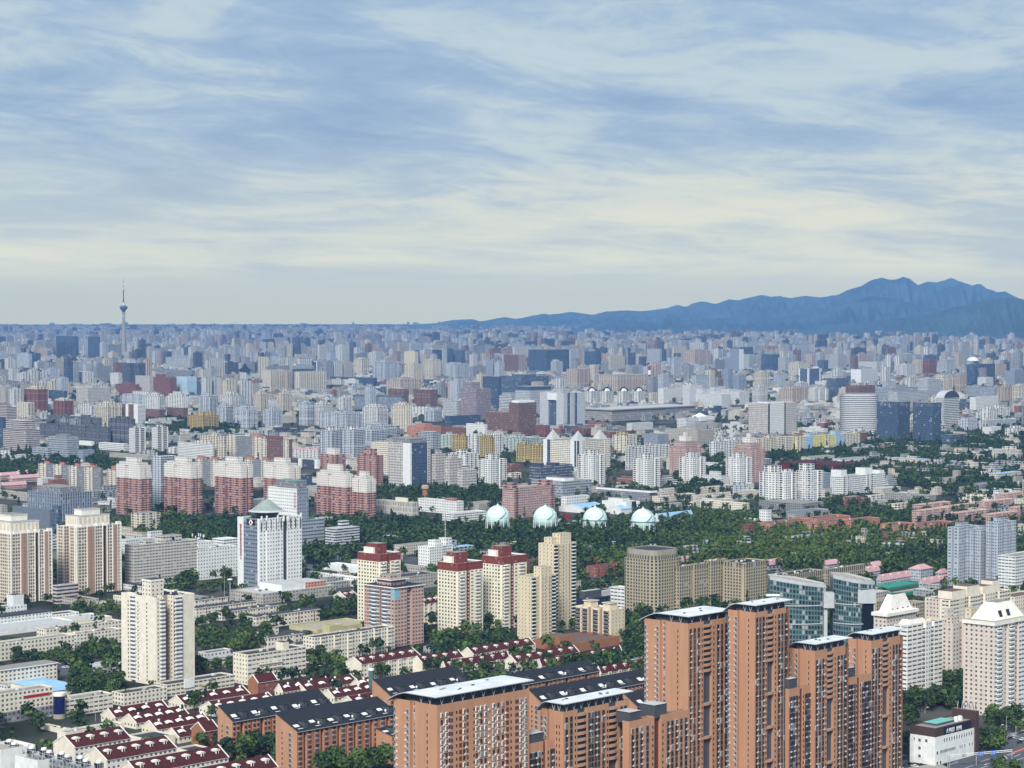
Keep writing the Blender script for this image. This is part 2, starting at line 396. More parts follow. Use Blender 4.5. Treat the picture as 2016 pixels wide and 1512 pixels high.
# ---------------------------------------------------------------- materials and facade styles
for a in (('roof_grey', '8a8880'), ('roof_dark', '3c3d42'), ('roof_black', '23262d'), ('roof_white', 'd4d8d8', .6, .14, .12), ('roof_blue', '8fb6d8'), ('roof_green', '5f8f86'), ('roof_red', '481b1b', .9, .3, .5),
          ('roof_pink', 'c29a9c'), ('roof_brown', '6d5750'), ('roof_sand', 'a39c8c'), ('roof_teal', '6fb3a8'), ('roof_ltgrey', 'b4b6b4'),
          ('cream_wall', 'e4dbc8'), ('cream_light', 'ebe7dc'), ('white_paint', 'e8e8e4'), ('white_wall', 'dfe1de'), ('metal_light', 'b6babb'), ('metal_dark', '4a4d52'), ('concrete', '9b968c'), ('concrete_dark', '5b5a58'),
          ('orange_wall', 'b88a6c'), ('orange_dark', '8a4a34'), ('dark_red', '5e2020'), ('red_paint', '9c3a32'), ('red_stripe', '8c2a26'), ('brown_brick', '9a6a4c'), ('brown_panel', '4a3936'), ('taupe_wall', 'a79c84'),
          ('black_paint', '1d1f24'), ('navy_panel', '232a48'), ('grey_panel', '6d7480'), ('mint_paint', 'cfe6df'), ('mint_dark', '93b0aa'), ('trunk_bark', '4a3b2c'), ('green_net', '2f8a72'),
          ('asphalt', '50545a'), ('pavement', '97938a'), ('kerb_stone', 'a5a39c'), ('road_paint', 'dcdcd8'), ('red_lane', '8a4a44'), ('blue_sign', '2b6fd0'), ('car_white', 'e4e6e8'), ('car_black', '15171a'), ('car_silver', '9a9da2'),
          ('car_red', '8c2320'), ('car_blue', '2c4a80'), ('tyre_rubber', '151515'), ('cloth_dark', '26282e'), ('skin_tone', 'b98a6a'), ('brick_low', 'a5614a'), ('cyan_panel', '86b4c4'), ('yellow_wall', 'bdb688'), ('pole_grey', 'a9adac'), ('beige_wall', 'd8c8a8'), ('tan_panel', 'b39a86'), ('purple_sign', '1f2038')): plain(*a)
plain('frame_brown', '746862'); plain('glass_dark', '191e26', .15, .3, .5, 0, .6); plain('glass_grey', '3c444e', .2, .3, .4, 0, .6); plain('glass_green', '4d6b6c', .15, .35, .4, 0, .6); plain('glass_blue', '161c4c', .15, .2, .4, 0, .6)
st = style
st('orange', 'b88a6c', '3d4148', 'd8d8d6', bay=3.2, ww=.42, wh=.62, ac=.5); st('orange_p', 'b88a6c', ww=0, wh=0); st('orange_gable', 'be9072', '4a2a24', bay=20, ww=.06, wh=.42)
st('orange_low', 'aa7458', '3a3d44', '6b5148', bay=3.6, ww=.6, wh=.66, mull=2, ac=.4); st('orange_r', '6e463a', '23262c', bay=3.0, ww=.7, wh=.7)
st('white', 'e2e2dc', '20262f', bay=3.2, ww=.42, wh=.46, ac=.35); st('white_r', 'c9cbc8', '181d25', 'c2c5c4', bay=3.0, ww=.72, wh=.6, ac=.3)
st('white_sq', 'e6e7e3', '22282f', bay=3.4, ww=.4, wh=.42, fl=3.4); st('white_band', 'dfe0dc', '262d37', 'cfd2d2', bay=3.6, ww=.9, wh=.42, mull=4, ac=.2); st('white_bal', 'e4e4df', '1e242d', 'd6d8d6', bay=5, ww=.66, wh=.5, mull=4)
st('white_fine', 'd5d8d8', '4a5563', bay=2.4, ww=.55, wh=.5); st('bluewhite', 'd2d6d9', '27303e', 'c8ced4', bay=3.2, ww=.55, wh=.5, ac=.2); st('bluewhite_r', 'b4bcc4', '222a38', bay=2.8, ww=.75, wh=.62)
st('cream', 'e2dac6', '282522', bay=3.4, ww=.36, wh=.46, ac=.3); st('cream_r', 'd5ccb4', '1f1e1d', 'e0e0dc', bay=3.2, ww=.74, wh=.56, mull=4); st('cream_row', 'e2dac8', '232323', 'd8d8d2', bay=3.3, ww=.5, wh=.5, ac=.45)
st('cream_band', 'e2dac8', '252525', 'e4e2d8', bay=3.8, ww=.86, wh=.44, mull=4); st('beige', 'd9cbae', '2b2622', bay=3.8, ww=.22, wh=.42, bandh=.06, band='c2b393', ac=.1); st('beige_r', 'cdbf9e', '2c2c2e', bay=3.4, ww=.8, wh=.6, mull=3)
st('beige_tower', 'b89a86', '231c1a', 'efe9d6', 'efe9d6', bay=3.0, ww=.74, wh=.62, bandh=.12, pier=.16, mull=2, fw=.1, cur=.05); st('brown_strip', 'a98a78', '4a3a34', bay=6.5, ww=.14, wh=.3); st('brown_strip_p', '9a7c6a', '4a3a34', ww=0)
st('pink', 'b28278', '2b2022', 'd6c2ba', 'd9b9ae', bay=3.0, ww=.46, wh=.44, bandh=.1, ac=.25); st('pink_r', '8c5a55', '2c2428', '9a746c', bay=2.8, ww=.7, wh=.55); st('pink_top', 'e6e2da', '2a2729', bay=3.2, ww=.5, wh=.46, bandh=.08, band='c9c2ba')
st('red_top', '80403a', '4a2a28', bay=3.4, ww=.32, wh=.4); st('red_strip', '7c322e', 'c0a8a0', bay=3.0, ww=.18, wh=.3); st('ivory', 'ece5cc', '1d1b18', 'd8d4c4', bay=3.2, ww=.54, wh=.56, bandh=.04, band='b3ac95', ac=.3); st('ivory_bal', 'ece6cf', '35322f', bay=5.2, ww=.56, wh=.42, mull=4)
st('tan_brick', 'b8978a', '2a2628', '8c7c74', 'e0d6d0', bay=3.4, ww=.44, wh=.4, bandh=.07); st('tan_bal', '6d5c58', '24252a', 'd9d9d8', 'd6d6d4', bay=3.4, ww=.84, wh=.6, bandh=.24, mull=3)
st('hat_panel', '7d8894', '2a343e', 'a8b0b6', bay=3.4, ww=.88, wh=.46, mull=2, fl=3.6)
st('taupe', 'a49c88', '16191f', '7c735f', bay=3.3, ww=.5, wh=.6, pier=.2, band='b5a98e', bandh=.1, cur=.04); st('taupe_top', 'a39a84', '24262c', bay=3.3, ww=.5, wh=.86, fl=5, cur=.02); st('taupe_p', 'a89c82', ww=0)
st('grey_slab', 'cac6bc', '2c2c2c', 'c9c6bc', bay=3.6, ww=.86, wh=.4, mull=4, ac=.2); st('grey_row', 'aeaaa0', '2a2a2a', bay=3.4, ww=.44, wh=.44, ac=.3); st('grey_band', 'a0a6ac', '222932', 'aab2ba', bay=4, ww=.96, wh=.42, mull=4, fl=3.8); st('grey_sq', '8d97a4', '28303c', bay=3, ww=.42, wh=.44, fl=3.8)
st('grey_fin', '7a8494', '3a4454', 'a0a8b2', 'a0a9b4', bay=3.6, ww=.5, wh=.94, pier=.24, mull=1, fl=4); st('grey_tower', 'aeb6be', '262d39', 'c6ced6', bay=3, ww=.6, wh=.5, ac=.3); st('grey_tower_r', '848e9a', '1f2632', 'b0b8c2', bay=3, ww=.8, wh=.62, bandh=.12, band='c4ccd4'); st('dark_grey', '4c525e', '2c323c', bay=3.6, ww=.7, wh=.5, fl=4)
st('brown_office', '846460', '3c3034', bay=2.6, ww=.6, wh=.5, fl=3.6); st('mauve_office', 'a9979a', '4a4854', bay=2.6, ww=.62, wh=.6, fl=3.6, pier=.14, band='b8a8aa'); st('grey_office', 'c4c7c6', '262d38', bay=3, ww=.55, wh=.5, fl=3.8, bandh=.1); st('stone_office', 'c8c2bb', '22272e', 'b0aaa4', bay=3, ww=.4, wh=.5, fl=3.8, pier=.1)
st('stripe_office', 'd9dbdc', '27313c', 'd6d8da', bay=3.0, ww=.42, wh=.98, mull=1, fl=4, cur=.02); st('glass_office', '5a6a78', '3a4a5e', '7a8a98', bay=3, ww=.92, wh=.8, mull=2, fl=4, fw=.06, cur=.05); st('glass_navy', '4c5e72', '27374c', '5e7086', bay=3, ww=.9, wh=.72, mull=2, fl=4, fw=.12, cur=.04); st('glass_teal', '5a7072', '24393c', '6c8284', bay=2.0, ww=.9, wh=.86, mull=1, fl=3.6, fw=.14, cur=.14)
st('band_office', 'd0d2d0', '1d242e', bay=4, ww=1.0, wh=.46, mull=1, fl=3.8, fw=0.02, cur=.05); st('mall_band', 'c2bdb8', '4a3f44', bay=4, ww=1.0, wh=.5, mull=1, fl=3.4, fw=0, cur=.02); st('dark_band', '4a5160', '8a929c', bay=4, ww=.9, wh=.34, fl=4)
st('yellow', 'cdb57c', '4a4030', bay=3.4, ww=.5, wh=.5, bandh=.08, band='a88c50'); st('mint', 'bccac2', '4a5450', bay=3.2, ww=.5, wh=.46); st('brick', '8a564c', '3a2a2a', 'c0a098', bay=3.4, ww=.46, wh=.48, ac=.3); st('salmon', 'bd8570', '4a3430', bay=3.6, ww=.5, wh=.46); st('pinkrow', 'b0928c', '3f3436', 'e0d2ca', 'd6b4aa', bay=3.4, ww=.6, wh=.5, bandh=.14, ac=.2)
st('maroon', '6a2c2c', '3a1c20', bay=3.6, ww=.4, wh=.9, fl=12, mull=1); st('stone_pale', 'c0bcb2', '56585a', bay=3, ww=.4, wh=.8, fl=6, mull=1); st('museum', 'a09c98', '4e5258', 'b0aca8', bay=3, ww=.55, wh=.66, fl=4.4, mull=1); st('cyan_stripe', '9fbccb', 'd8e0e4', bay=3, ww=.4, wh=.5); st('bluepastel', 'a6c4dc', '4a5a6a', bay=3.2, ww=.5, wh=.46); st('yellowpastel', 'e0d688', '5a563c', bay=3.2, ww=.55, wh=.46); st('court', '8a8c90', '3c3f46', 'b4b6b8', bay=3.2, ww=.7, wh=.6, bandh=.1)
st('stair_bay', 'd6cdb6', '6b3c34', bay=2.6, ww=.8, wh=.85, mull=1, cur=0); st('dark_row', '5a5e68', '30343c', '7a7e86', bay=3, ww=.7, wh=.6, bandh=.12, band='777c86')
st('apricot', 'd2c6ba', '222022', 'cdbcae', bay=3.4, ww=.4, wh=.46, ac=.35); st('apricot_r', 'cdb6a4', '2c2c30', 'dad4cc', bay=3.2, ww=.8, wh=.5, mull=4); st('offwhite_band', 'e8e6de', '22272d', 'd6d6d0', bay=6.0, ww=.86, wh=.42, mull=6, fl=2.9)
# ---------------------------------------------------------------- ground
def sheet_mat():
    m = bpy.data.materials.new('city_ground'); m.use_nodes = True; nt = m.node_tree; b = nt.nodes['Principled BSDF']; N = nt.nodes.new; L = nt.links.new
    tc = N('ShaderNodeTexCoord'); mp = N('ShaderNodeMapping'); mp.inputs['Rotation'].default_value = (0, 0, AZR); L(tc.outputs['Object'], mp.inputs[0])
    v = N('ShaderNodeTexVoronoi'); v.distance = 'CHEBYCHEV'; v.inputs['Scale'].default_value = .014; L(mp.outputs[0], v.inputs['Vector'])
    n = N('ShaderNodeTexNoise'); n.inputs['Scale'].default_value = .006; n.inputs['Detail'].default_value = 6; L(tc.outputs['Object'], n.inputs['Vector'])
    r = N('ShaderNodeValToRGB'); L(n.outputs['Fac'], r.inputs[0]); e = r.color_ramp.elements
    e[0].position = .42; e[0].color = (*lin('1a261d'), 1); e[1].position = .56; e[1].color = (*lin('42443f'), 1)
    s = N('ShaderNodeSeparateColor'); L(v.outputs['Color'], s.inputs[0])
    mx = N('ShaderNodeMix'); mx.data_type = 'RGBA'; mr = N('ShaderNodeMapRange'); mr.inputs[1].default_value = .4; mr.inputs[2].default_value = .9; mr.inputs[4].default_value = .6; L(s.outputs[0], mr.inputs[0])
    L(mr.outputs[0], mx.inputs[0]); L(r.outputs[0], mx.inputs[6]); mx.inputs[7].default_value = (*lin('5c5a55'), 1)
    L(mx.outputs[2], b.inputs['Base Color']); b.inputs['Roughness'].default_value = .95; b.inputs['Specular IOR Level'].default_value = .1
    MATS['city_ground'] = m
sheet_mat()
def make_ground():
    rs = [0.0] + [120 * 1.13 ** k for k in range(54)]; rs = [r for r in rs if r < 32000] + [32000]
    na = 96; v = [(0, 0, 0)]; f = []
    for r in rs[1:]:
        for i in range(na):
            t = 2 * math.pi * i / na; v.append((r * math.cos(t), r * math.sin(t), 0.0))
    for i in range(na): f.append((0, 1 + i, 1 + (i + 1) % na))
    for k in range(len(rs) - 2):
        a, b = 1 + k * na, 1 + (k + 1) * na
        for i in range(na): j = (i + 1) % na; f.append((a + i, b + i, b + j, a + j))
    me = bpy.data.meshes.new('ground'); me.from_pydata(v, [], f); me.materials.append(MATS['city_ground'])
    me.polygons.foreach_set('use_smooth', [True] * len(me.polygons))
    tag(link(bpy.data.objects.new('ground', me)), kind='structure')
make_ground()
# ---------------------------------------------------------------- mountains
def mountain(name, line, D, col, depth=5000.0, seed=1, step=3.0):
    """a range whose crest runs through the photo points LINE at distance D, with spurs falling off to both sides"""
    r = np.random.RandomState(seed)
    xs = np.arange(line[0][0], line[-1][0] + .1, step); ys = np.interp(xs, [p[0] for p in line], [p[1] for p in line])
    k = np.cumsum(r.randn(len(xs))) ; k -= np.convolve(np.pad(k, 12, 'edge'), np.ones(25) / 25, 'valid'); ys = ys + k * .10 + .35 * np.sin(xs * .31 + seed) * np.sin(xs * .13)
    rows = 26; V = []; Fc = []
    sp = np.convolve(r.randn(len(xs) + 40), np.hanning(15) / 7, 'same')[:len(xs)]
    for i, (px, py) in enumerate(zip(xs, ys)):
        a = (px - CX) / F; dirx, diry = a / math.hypot(a, 1), 1 / math.hypot(a, 1)
        hc = max(5.0, height_at(dirx * D, diry * D, py)) * min(1, .02 + min(i, len(xs) - 1 - i) / (len(xs) * .16))**.8
        for j in range(rows + 1):
            t = j / rows * 2 - 1; d = D + t * depth * (1 + .0 * sp[i])
            prof = (1 - abs(t)) ** 1.25
            rib = 1 + .42 * sp[i] * math.sin(min(1, abs(t) * 1.6) * math.pi) * (1 if t < 0 else .6) + .16 * (math.sin(px * .23 + j * .9 + seed) + .6 * math.sin(px * .61 - j * 1.7)) * abs(t) * (1 - abs(t)) * 4
            x, y = dirx * d, diry * d
            V.append((x, y, gz(x, y) - 60 * abs(t) + hc * min(prof * rib, 1 - .35 * abs(t))))
    n = rows + 1
    for i in range(len(xs) - 1):
        for j in range(rows): a = i * n + j; Fc.append((a, a + n, a + n + 1, a + 1))
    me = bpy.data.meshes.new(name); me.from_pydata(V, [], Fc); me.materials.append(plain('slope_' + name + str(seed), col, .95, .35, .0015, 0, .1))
    me.polygons.foreach_set('use_smooth', [True] * len(me.polygons))
    tag(link(bpy.data.objects.new(name, me)), kind='structure')
P7 = lambda pts, ox=1316, oy=500, s=2.88: [(ox + x / s, oy + y / s) for x, y in pts]
mountain('mountains', [(560, 645), (760, 644), (860, 636), (890, 630), (930, 628), (945, 633), (995, 624), (1015, 628), (1072, 617), (1080, 620), (1125, 614), (1165, 620), (1195, 613), (1235, 611), (1260, 613), (1290, 610)] + P7([(0, 303), (55, 289), (100, 300), (130, 282), (190, 267), (265, 284), (345, 256), (390, 263), (460, 247), (525, 231), (580, 243), (620, 238), (690, 250), (780, 236), (850, 247), (960, 232), (1010, 206), (1090, 181), (1150, 148), (1205, 135), (1250, 147), (1290, 144), (1330, 129), (1370, 143), (1412, 177), (1470, 155), (1515, 162), (1560, 150), (1600, 135), (1640, 152), (1720, 178), (1765, 167), (1800, 195), (1860, 214), (1905, 196), (1960, 215), (2016, 221), (2160, 240), (2300, 230), (2600, 300)]), 25500, '56707e', 4500, 3)  # the three ranges carry some blue distance haze in their slope colour
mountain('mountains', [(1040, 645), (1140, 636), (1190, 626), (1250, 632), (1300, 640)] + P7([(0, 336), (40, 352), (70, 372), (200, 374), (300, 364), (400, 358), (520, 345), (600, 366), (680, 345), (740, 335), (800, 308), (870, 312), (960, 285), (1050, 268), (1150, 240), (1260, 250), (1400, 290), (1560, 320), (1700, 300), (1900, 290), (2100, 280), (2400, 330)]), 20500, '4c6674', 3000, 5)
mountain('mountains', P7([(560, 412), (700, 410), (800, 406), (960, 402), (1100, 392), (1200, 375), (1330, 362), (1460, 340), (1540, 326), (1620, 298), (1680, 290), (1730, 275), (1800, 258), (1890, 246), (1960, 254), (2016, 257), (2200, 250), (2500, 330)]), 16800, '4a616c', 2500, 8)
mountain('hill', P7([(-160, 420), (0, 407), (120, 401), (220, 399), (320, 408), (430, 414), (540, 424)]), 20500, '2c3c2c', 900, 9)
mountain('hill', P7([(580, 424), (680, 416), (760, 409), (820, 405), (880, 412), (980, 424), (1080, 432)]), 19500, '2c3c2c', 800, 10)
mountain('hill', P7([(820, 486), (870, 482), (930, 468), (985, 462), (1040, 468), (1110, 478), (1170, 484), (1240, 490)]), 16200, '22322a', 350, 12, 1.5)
# ---------------------------------------------------------------- haze: pale air in one closed box round the city
def make_haze():
    m = bpy.data.materials.new('haze'); m.use_nodes = True; nt = m.node_tree; nt.nodes.clear()
    o = nt.nodes.new('ShaderNodeOutputMaterial'); p = nt.nodes.new('ShaderNodeVolumePrincipled')
    p.inputs['Color'].default_value = (*HAZE_COL, 1); p.inputs['Density'].default_value = HAZE_DEN; p.inputs['Anisotropy'].default_value = .2
    nt.links.new(p.outputs[0], o.inputs['Volume']); m.cycles.homogeneous_volume = True
    me = bpy.data.meshes.new('haze'); r, zb, zt = 33500.0, -80.0, 680.0
    c = [(-r, -r), (r, -r), (r, r), (-r, r)]
    me.from_pydata([(x, y, zb) for x, y in c] + [(x, y, zt) for x, y in c], [], [(3, 2, 1, 0), (4, 5, 6, 7), (0, 1, 5, 4), (1, 2, 6, 5), (2, 3, 7, 6), (3, 0, 4, 7)])
    me.materials.append(m); tag(link(bpy.data.objects.new('haze', me)), kind='stuff')
HAZE_COL = (.21, .43, .82); HAZE_DEN = 4.6e-5
make_haze()

for n_, w_, g_, k_ in (('f_white', 'd6d7d3', '2b333e', dict(strip=.34)), ('f_bluewhite', 'c2c9d0', '323e4e', dict(strip=.42, sn=2.)), ('f_cream', 'd8d0bb', '38352f', dict(strip=.3)), ('f_grey', 'a9adb0', '2a313b', dict(strip=.5, sn=2.)), ('f_apricot', 'cbb8aa', '352f2e', dict(strip=.36)), ('f_rose', 'b39890', '30282a', dict(strip=.4)), ('f_brown', '8d7269', '28242a', dict(strip=.4)), ('f_stone', 'bdb7ae', '2f3238', dict(ww=.66, wh=.55)), ('f_band', 'c6c9c9', '2c3540', dict(ww=1.0, wh=.48, mull=1., fw=.02)), ('f_dark', '5d6672', '222934', dict(ww=.8, wh=.7)), ('f_navy', '56677a', '26364a', dict(ww=.88, wh=.7, fw=.1)), ('f_low', 'c9c2b4', '3a3a3a', dict(ww=.5, wh=.5)), ('f_lowgrey', '9a9b98', '383b40', dict(ww=.5, wh=.5)), ('f_brick', '8f665b', '33282a', dict(ww=.5, wh=.5)), ('f_lowwhite', 'd9dad6', '3a424c', dict(ww=.6, wh=.46))):
    st(n_, w_, g_, None, bay=3.2, **{**dict(ww=.5, wh=.52, cur=.1), **k_})

for n_, w_, g_, k_ in (('white', 'e2e2de', '1b222c', dict(strip=.34, sn=3.)), ('bluewhite', 'ccd2d8', '222c3c', dict(strip=.42, sn=2.)), ('cream', 'e0d8c6', '2a2826', dict(strip=.32, sn=3.)), ('apricot', 'cbbcb0', '2a2626', dict(strip=.36, sn=3.)), ('pink', 'b0857c', '2a2024', dict(strip=.3, sn=4., bandh=.1, band='cdb4aa')), ('stone_office', 'c6c1bb', '1d222a', dict(ww=.56, wh=.6, fl=3.8)), ('grey_office', 'bec2c4', '1c2430', dict(ww=.66, wh=.6, fl=3.8)), ('mauve_office', 'a0949a', '28262f', dict(ww=.7, wh=.66, fl=3.6)), ('brown_office', '7e625c', '231c20', dict(ww=.6, wh=.52, fl=3.6)), ('white_fine', 'd8dada', '222a36', dict(ww=.56, wh=.56)), ('yellow', 'c8b27c', '2c261a', dict(strip=.3, sn=3., bandh=.08, band='a88c50')), ('brick', '825650', '241a1c', dict(ww=.5, wh=.5)), ('white_sq', 'e2e3df', '1c222a', dict(ww=.44, wh=.48, fl=3.4)), ('mint', 'bac6c0', '262c2a', dict(strip=.3))):
    st('m_' + n_, w_, g_, None, bay=3.1, **{**dict(ww=.5, wh=.54, cur=.08, ac=.1), **k_})
# ---------------------------------------------------------------- shared small parts
SH = {}
def shared(key, fn):
    if key not in SH:
        m = MB(); fn(m); SH[key] = m.mesh(key if isinstance(key, str) else key[0])
    return SH[key]
def win_mesh(w, h, frame='white_paint', glass='glass_dark', out=.12, mull=2):
    def f(m):
        t = .1
        m.box(-w / 2, w / 2, -out, .02, 0, h, frame, bottom=True)
        n = mull; a = (w - t * (n + 1)) / n
        for k in range(n):
            x = -w / 2 + t + k * (a + t); m.poly([(x, -out - .012, t), (x + a, -out - .012, t), (x + a, -out - .012, h - t), (x, -out - .012, h - t)], glass)
    return shared(('window', w, h, frame, glass, out, mull), f)
def hole_mesh(w, h, glass='glass_dark'):
    return shared(('window', w, h, glass), lambda m: m.box(-w / 2, w / 2, -.06, .02, 0, h, glass, bottom=True))
def ac_mesh():
    def f(m):
        m.box(-.45, .45, -.55, 0, 0, .75, 'white_paint', bottom=True); m.poly([(-.3, -.56, .15), (.3, -.56, .15), (.3, -.56, .6), (-.3, -.56, .6)], 'metal_dark')
    return shared(('air_conditioner',), f)
def bal_mesh(w, d=1.3, rail='white_paint', frame='white_paint', glass='glass_grey', h=2.7, n=4, ph=1.1, open_=False):
    def f(m):
        m.box(-w / 2, w / 2, -d, 0, 0, ph, rail, bottom=True)
        if open_: m.box(-w / 2 + .05, w / 2 - .05, -.1, 0, ph, h, 'glass_dark'); return
        m.box(-w / 2 + .06, w / 2 - .06, -d + .06, 0, ph, h - .15, frame)
        a = (w - .12) / n
        for k in range(n):
            x = -w / 2 + .06 + k * a; m.poly([(x + .06, -d + .045, ph + .08), (x + a - .06, -d + .045, ph + .08), (x + a - .06, -d + .045, h - .25), (x + .06, -d + .045, h - .25)], glass)
        for sx in (-1, 1):
            x = sx * (w / 2 - .045); q = [(x, -d + .15, ph + .08), (x, -.1, ph + .08), (x, -.1, h - .25), (x, -d + .15, h - .25)]; m.poly(q if sx > 0 else q[::-1], glass)
    return shared(('balcony', w, d, rail, frame, glass, h, n, ph, open_), f)
def stack(s, part, me, face, t, out=0.0, fl=2.9, z0=3.0, top=3.0, skip=0.0, most=100, jit=0.0):
    """the part once per floor, up a face, for each place along the face in T (metres from the near corner); a list of meshes is dealt out at random"""
    pl = []; n = int((s.h - top - z0) / fl) + 1
    for k in range(n - 1, -1, -1):
        for u in t:
            if skip and rnd.random() < skip: continue
            p = face_pt(s, face, u + (rnd.uniform(-jit, jit) if jit else 0), out, z0 + k * fl); pl.append((p, face_rz(face)))
    if not isinstance(me, list): return repeat(part, me, s.root, pl, most)
    w = [rnd.choice(me) for _ in pl]
    for k in range(min(most, len(pl))): inst(part, w[k], s.root, pl[k][0], pl[k][1])
    for q in dict.fromkeys(me):
        rest = [pl[k] for k in range(most, len(pl)) if w[k] is q]
        if rest: repeat(part, q, s.root, rest, 0)
# ---------------------------------------------------------------- the terracotta towers
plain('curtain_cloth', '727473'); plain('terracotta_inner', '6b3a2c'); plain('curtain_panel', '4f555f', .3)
def orange(label, xl, xc, xr, yt, yb, kind='tower', canopy=True, name='terracotta_tower', gab=.52, group='terracotta apartment towers', fl=2.9):
    OP = 'orange_p'
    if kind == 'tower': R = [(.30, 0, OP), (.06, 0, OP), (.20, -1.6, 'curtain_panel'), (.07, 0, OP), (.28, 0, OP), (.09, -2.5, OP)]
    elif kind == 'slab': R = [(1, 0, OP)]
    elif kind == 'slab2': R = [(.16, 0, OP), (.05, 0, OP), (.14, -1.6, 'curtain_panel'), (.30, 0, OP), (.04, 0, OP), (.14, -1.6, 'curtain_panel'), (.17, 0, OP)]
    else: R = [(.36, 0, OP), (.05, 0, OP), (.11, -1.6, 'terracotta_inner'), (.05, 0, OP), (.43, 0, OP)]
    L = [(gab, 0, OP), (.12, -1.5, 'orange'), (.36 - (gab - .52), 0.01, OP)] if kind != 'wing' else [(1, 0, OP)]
    s = bld(label, xl, xc, xr, yt, yb, OP, name=name, group=group, R=R, L=L, roof='roof_dark', par=1.1)
    w, l, h = s.wr, s.wl, s.h; z0 = fl * 1.0
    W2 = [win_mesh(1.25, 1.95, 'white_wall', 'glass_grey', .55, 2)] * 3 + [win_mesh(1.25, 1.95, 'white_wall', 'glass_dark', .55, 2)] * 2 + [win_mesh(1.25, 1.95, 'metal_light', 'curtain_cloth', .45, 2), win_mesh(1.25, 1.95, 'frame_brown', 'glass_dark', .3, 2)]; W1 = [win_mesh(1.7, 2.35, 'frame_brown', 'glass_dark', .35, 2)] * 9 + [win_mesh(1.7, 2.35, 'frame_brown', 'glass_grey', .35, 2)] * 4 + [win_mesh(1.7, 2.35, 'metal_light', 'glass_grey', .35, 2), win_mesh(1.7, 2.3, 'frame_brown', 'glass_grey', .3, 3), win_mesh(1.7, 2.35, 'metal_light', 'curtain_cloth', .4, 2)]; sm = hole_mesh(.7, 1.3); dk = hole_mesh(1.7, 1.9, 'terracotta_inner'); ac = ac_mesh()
    if kind == 'slab':
        a = [w * q for q in (.045, .095, .28, .415, .465, .51, .60, .65, .70, .90, .955)]; b = [w * q for q in (.06, .215, .14, .325, .385, .745, .81)]
        stack(s, 'window', W2, 'R', a, 0, fl, z0, 4.2); stack(s, 'small_window', sm, 'R', [w * .205, w * .39, w * .795], 0, fl, z0 + .4, 4.2); stack(s, 'loggia', dk, 'R', [w * .245, w * .755], .01, fl, z0, 4.2)
        stack(s, 'narrow_window', win_mesh(1.1, 1.7, 'orange_dark', 'glass_grey', .1, 2), 'R', [w * .13, w * .155, w * .32, w * .85, w * .87], 0, fl, z0, 4.2)
        stack(s, 'air_conditioner', ac, 'R', [w * .068, w * .12, w * .30, w * .44, w * .55, w * .62, w * .73, w * .925], 0, fl, z0 - .7, 5, .15, 100, .3)
    else:
        for k, g in enumerate({'tower': ((.045, .14, .235), (.69, .785, .88)), 'slab2': ((.04, .11), (.385, .43, .48, .53, .60), (.88, .94)), 'wing': ((.05, .12, .19, .29), (.63, .70, .77, .85, .93))}[kind]):
            stack(s, 'window', W1, 'R', [w * q for q in g], 0, fl, z0, 4.2, .0, 100 if k == 0 else 60)
            stack(s, 'air_conditioner', ac, 'R', [w * q + 1.0 for q in g[::2]], 0, fl, z0 - .75, 5, .35, 50, .3)
        stack(s, 'small_window', sm, 'R', [w * q for q in {'tower': (.33, .60), 'slab2': (.18, .33, .67), 'wing': (.385, .55)}[kind]], 0, fl, z0 + .4, 4)
        if kind != 'wing':
            for c, bw in {'tower': ((.46, .2),), 'slab2': ((.28, .14), (.76, .14))}[kind]:
                n = int(h / fl); pl = [(face_pt(s, 'R', w * c, -.35, h - 3.0 - k * fl), 0.0) for k in range(n) if k < 8 or (k - 8) % 6 == 0]
                def bm(m, W_=w * bw - .1):
                    seg = 6; P = [(-W_ / 2 + W_ * i / seg, -.45 * math.sin(math.pi * i / seg) - .25) for i in range(seg + 1)]
                    for i in range(seg):
                        (x0, y0), (x1, y1) = P[i], P[i + 1]
                        m.poly([(x0, y0, -.25), (x1, y1, -.25), (x1, y1, .95), (x0, y0, .95)], 'orange_wall'); m.poly([(x0, y0, .95), (x1, y1, .95), (x1, 1.0, .95), (x0, 1.0, .95)], 'concrete'); m.poly([(x1, y1, -.25), (x0, y0, -.25), (x0, 1.0, -.25), (x1, 1.0, -.25)], 'orange_wall')
                repeat('balcony', shared(('balcony', round(w * bw, 2)), bm), s.root, pl)
    if kind != 'wing':
        stack(s, 'small_window', hole_mesh(.5, 1.5, 'glass_dark'), 'L', [l * gab * .45] if kind != 'slab2' else [l * gab * .3, l * gab * .5], 0, fl, z0, 5)
        stack(s, 'rear_window', win_mesh(1.3, 1.8, 'metal_light', 'glass_grey', .3, 2), 'L', [l * (gab + .17), l * .97], .05, fl, z0, 4); stack(s, 'air_conditioner', ac, 'L', [l * (gab + .22), l * .93], .02, fl, z0 - .6, 5, .2, 40)
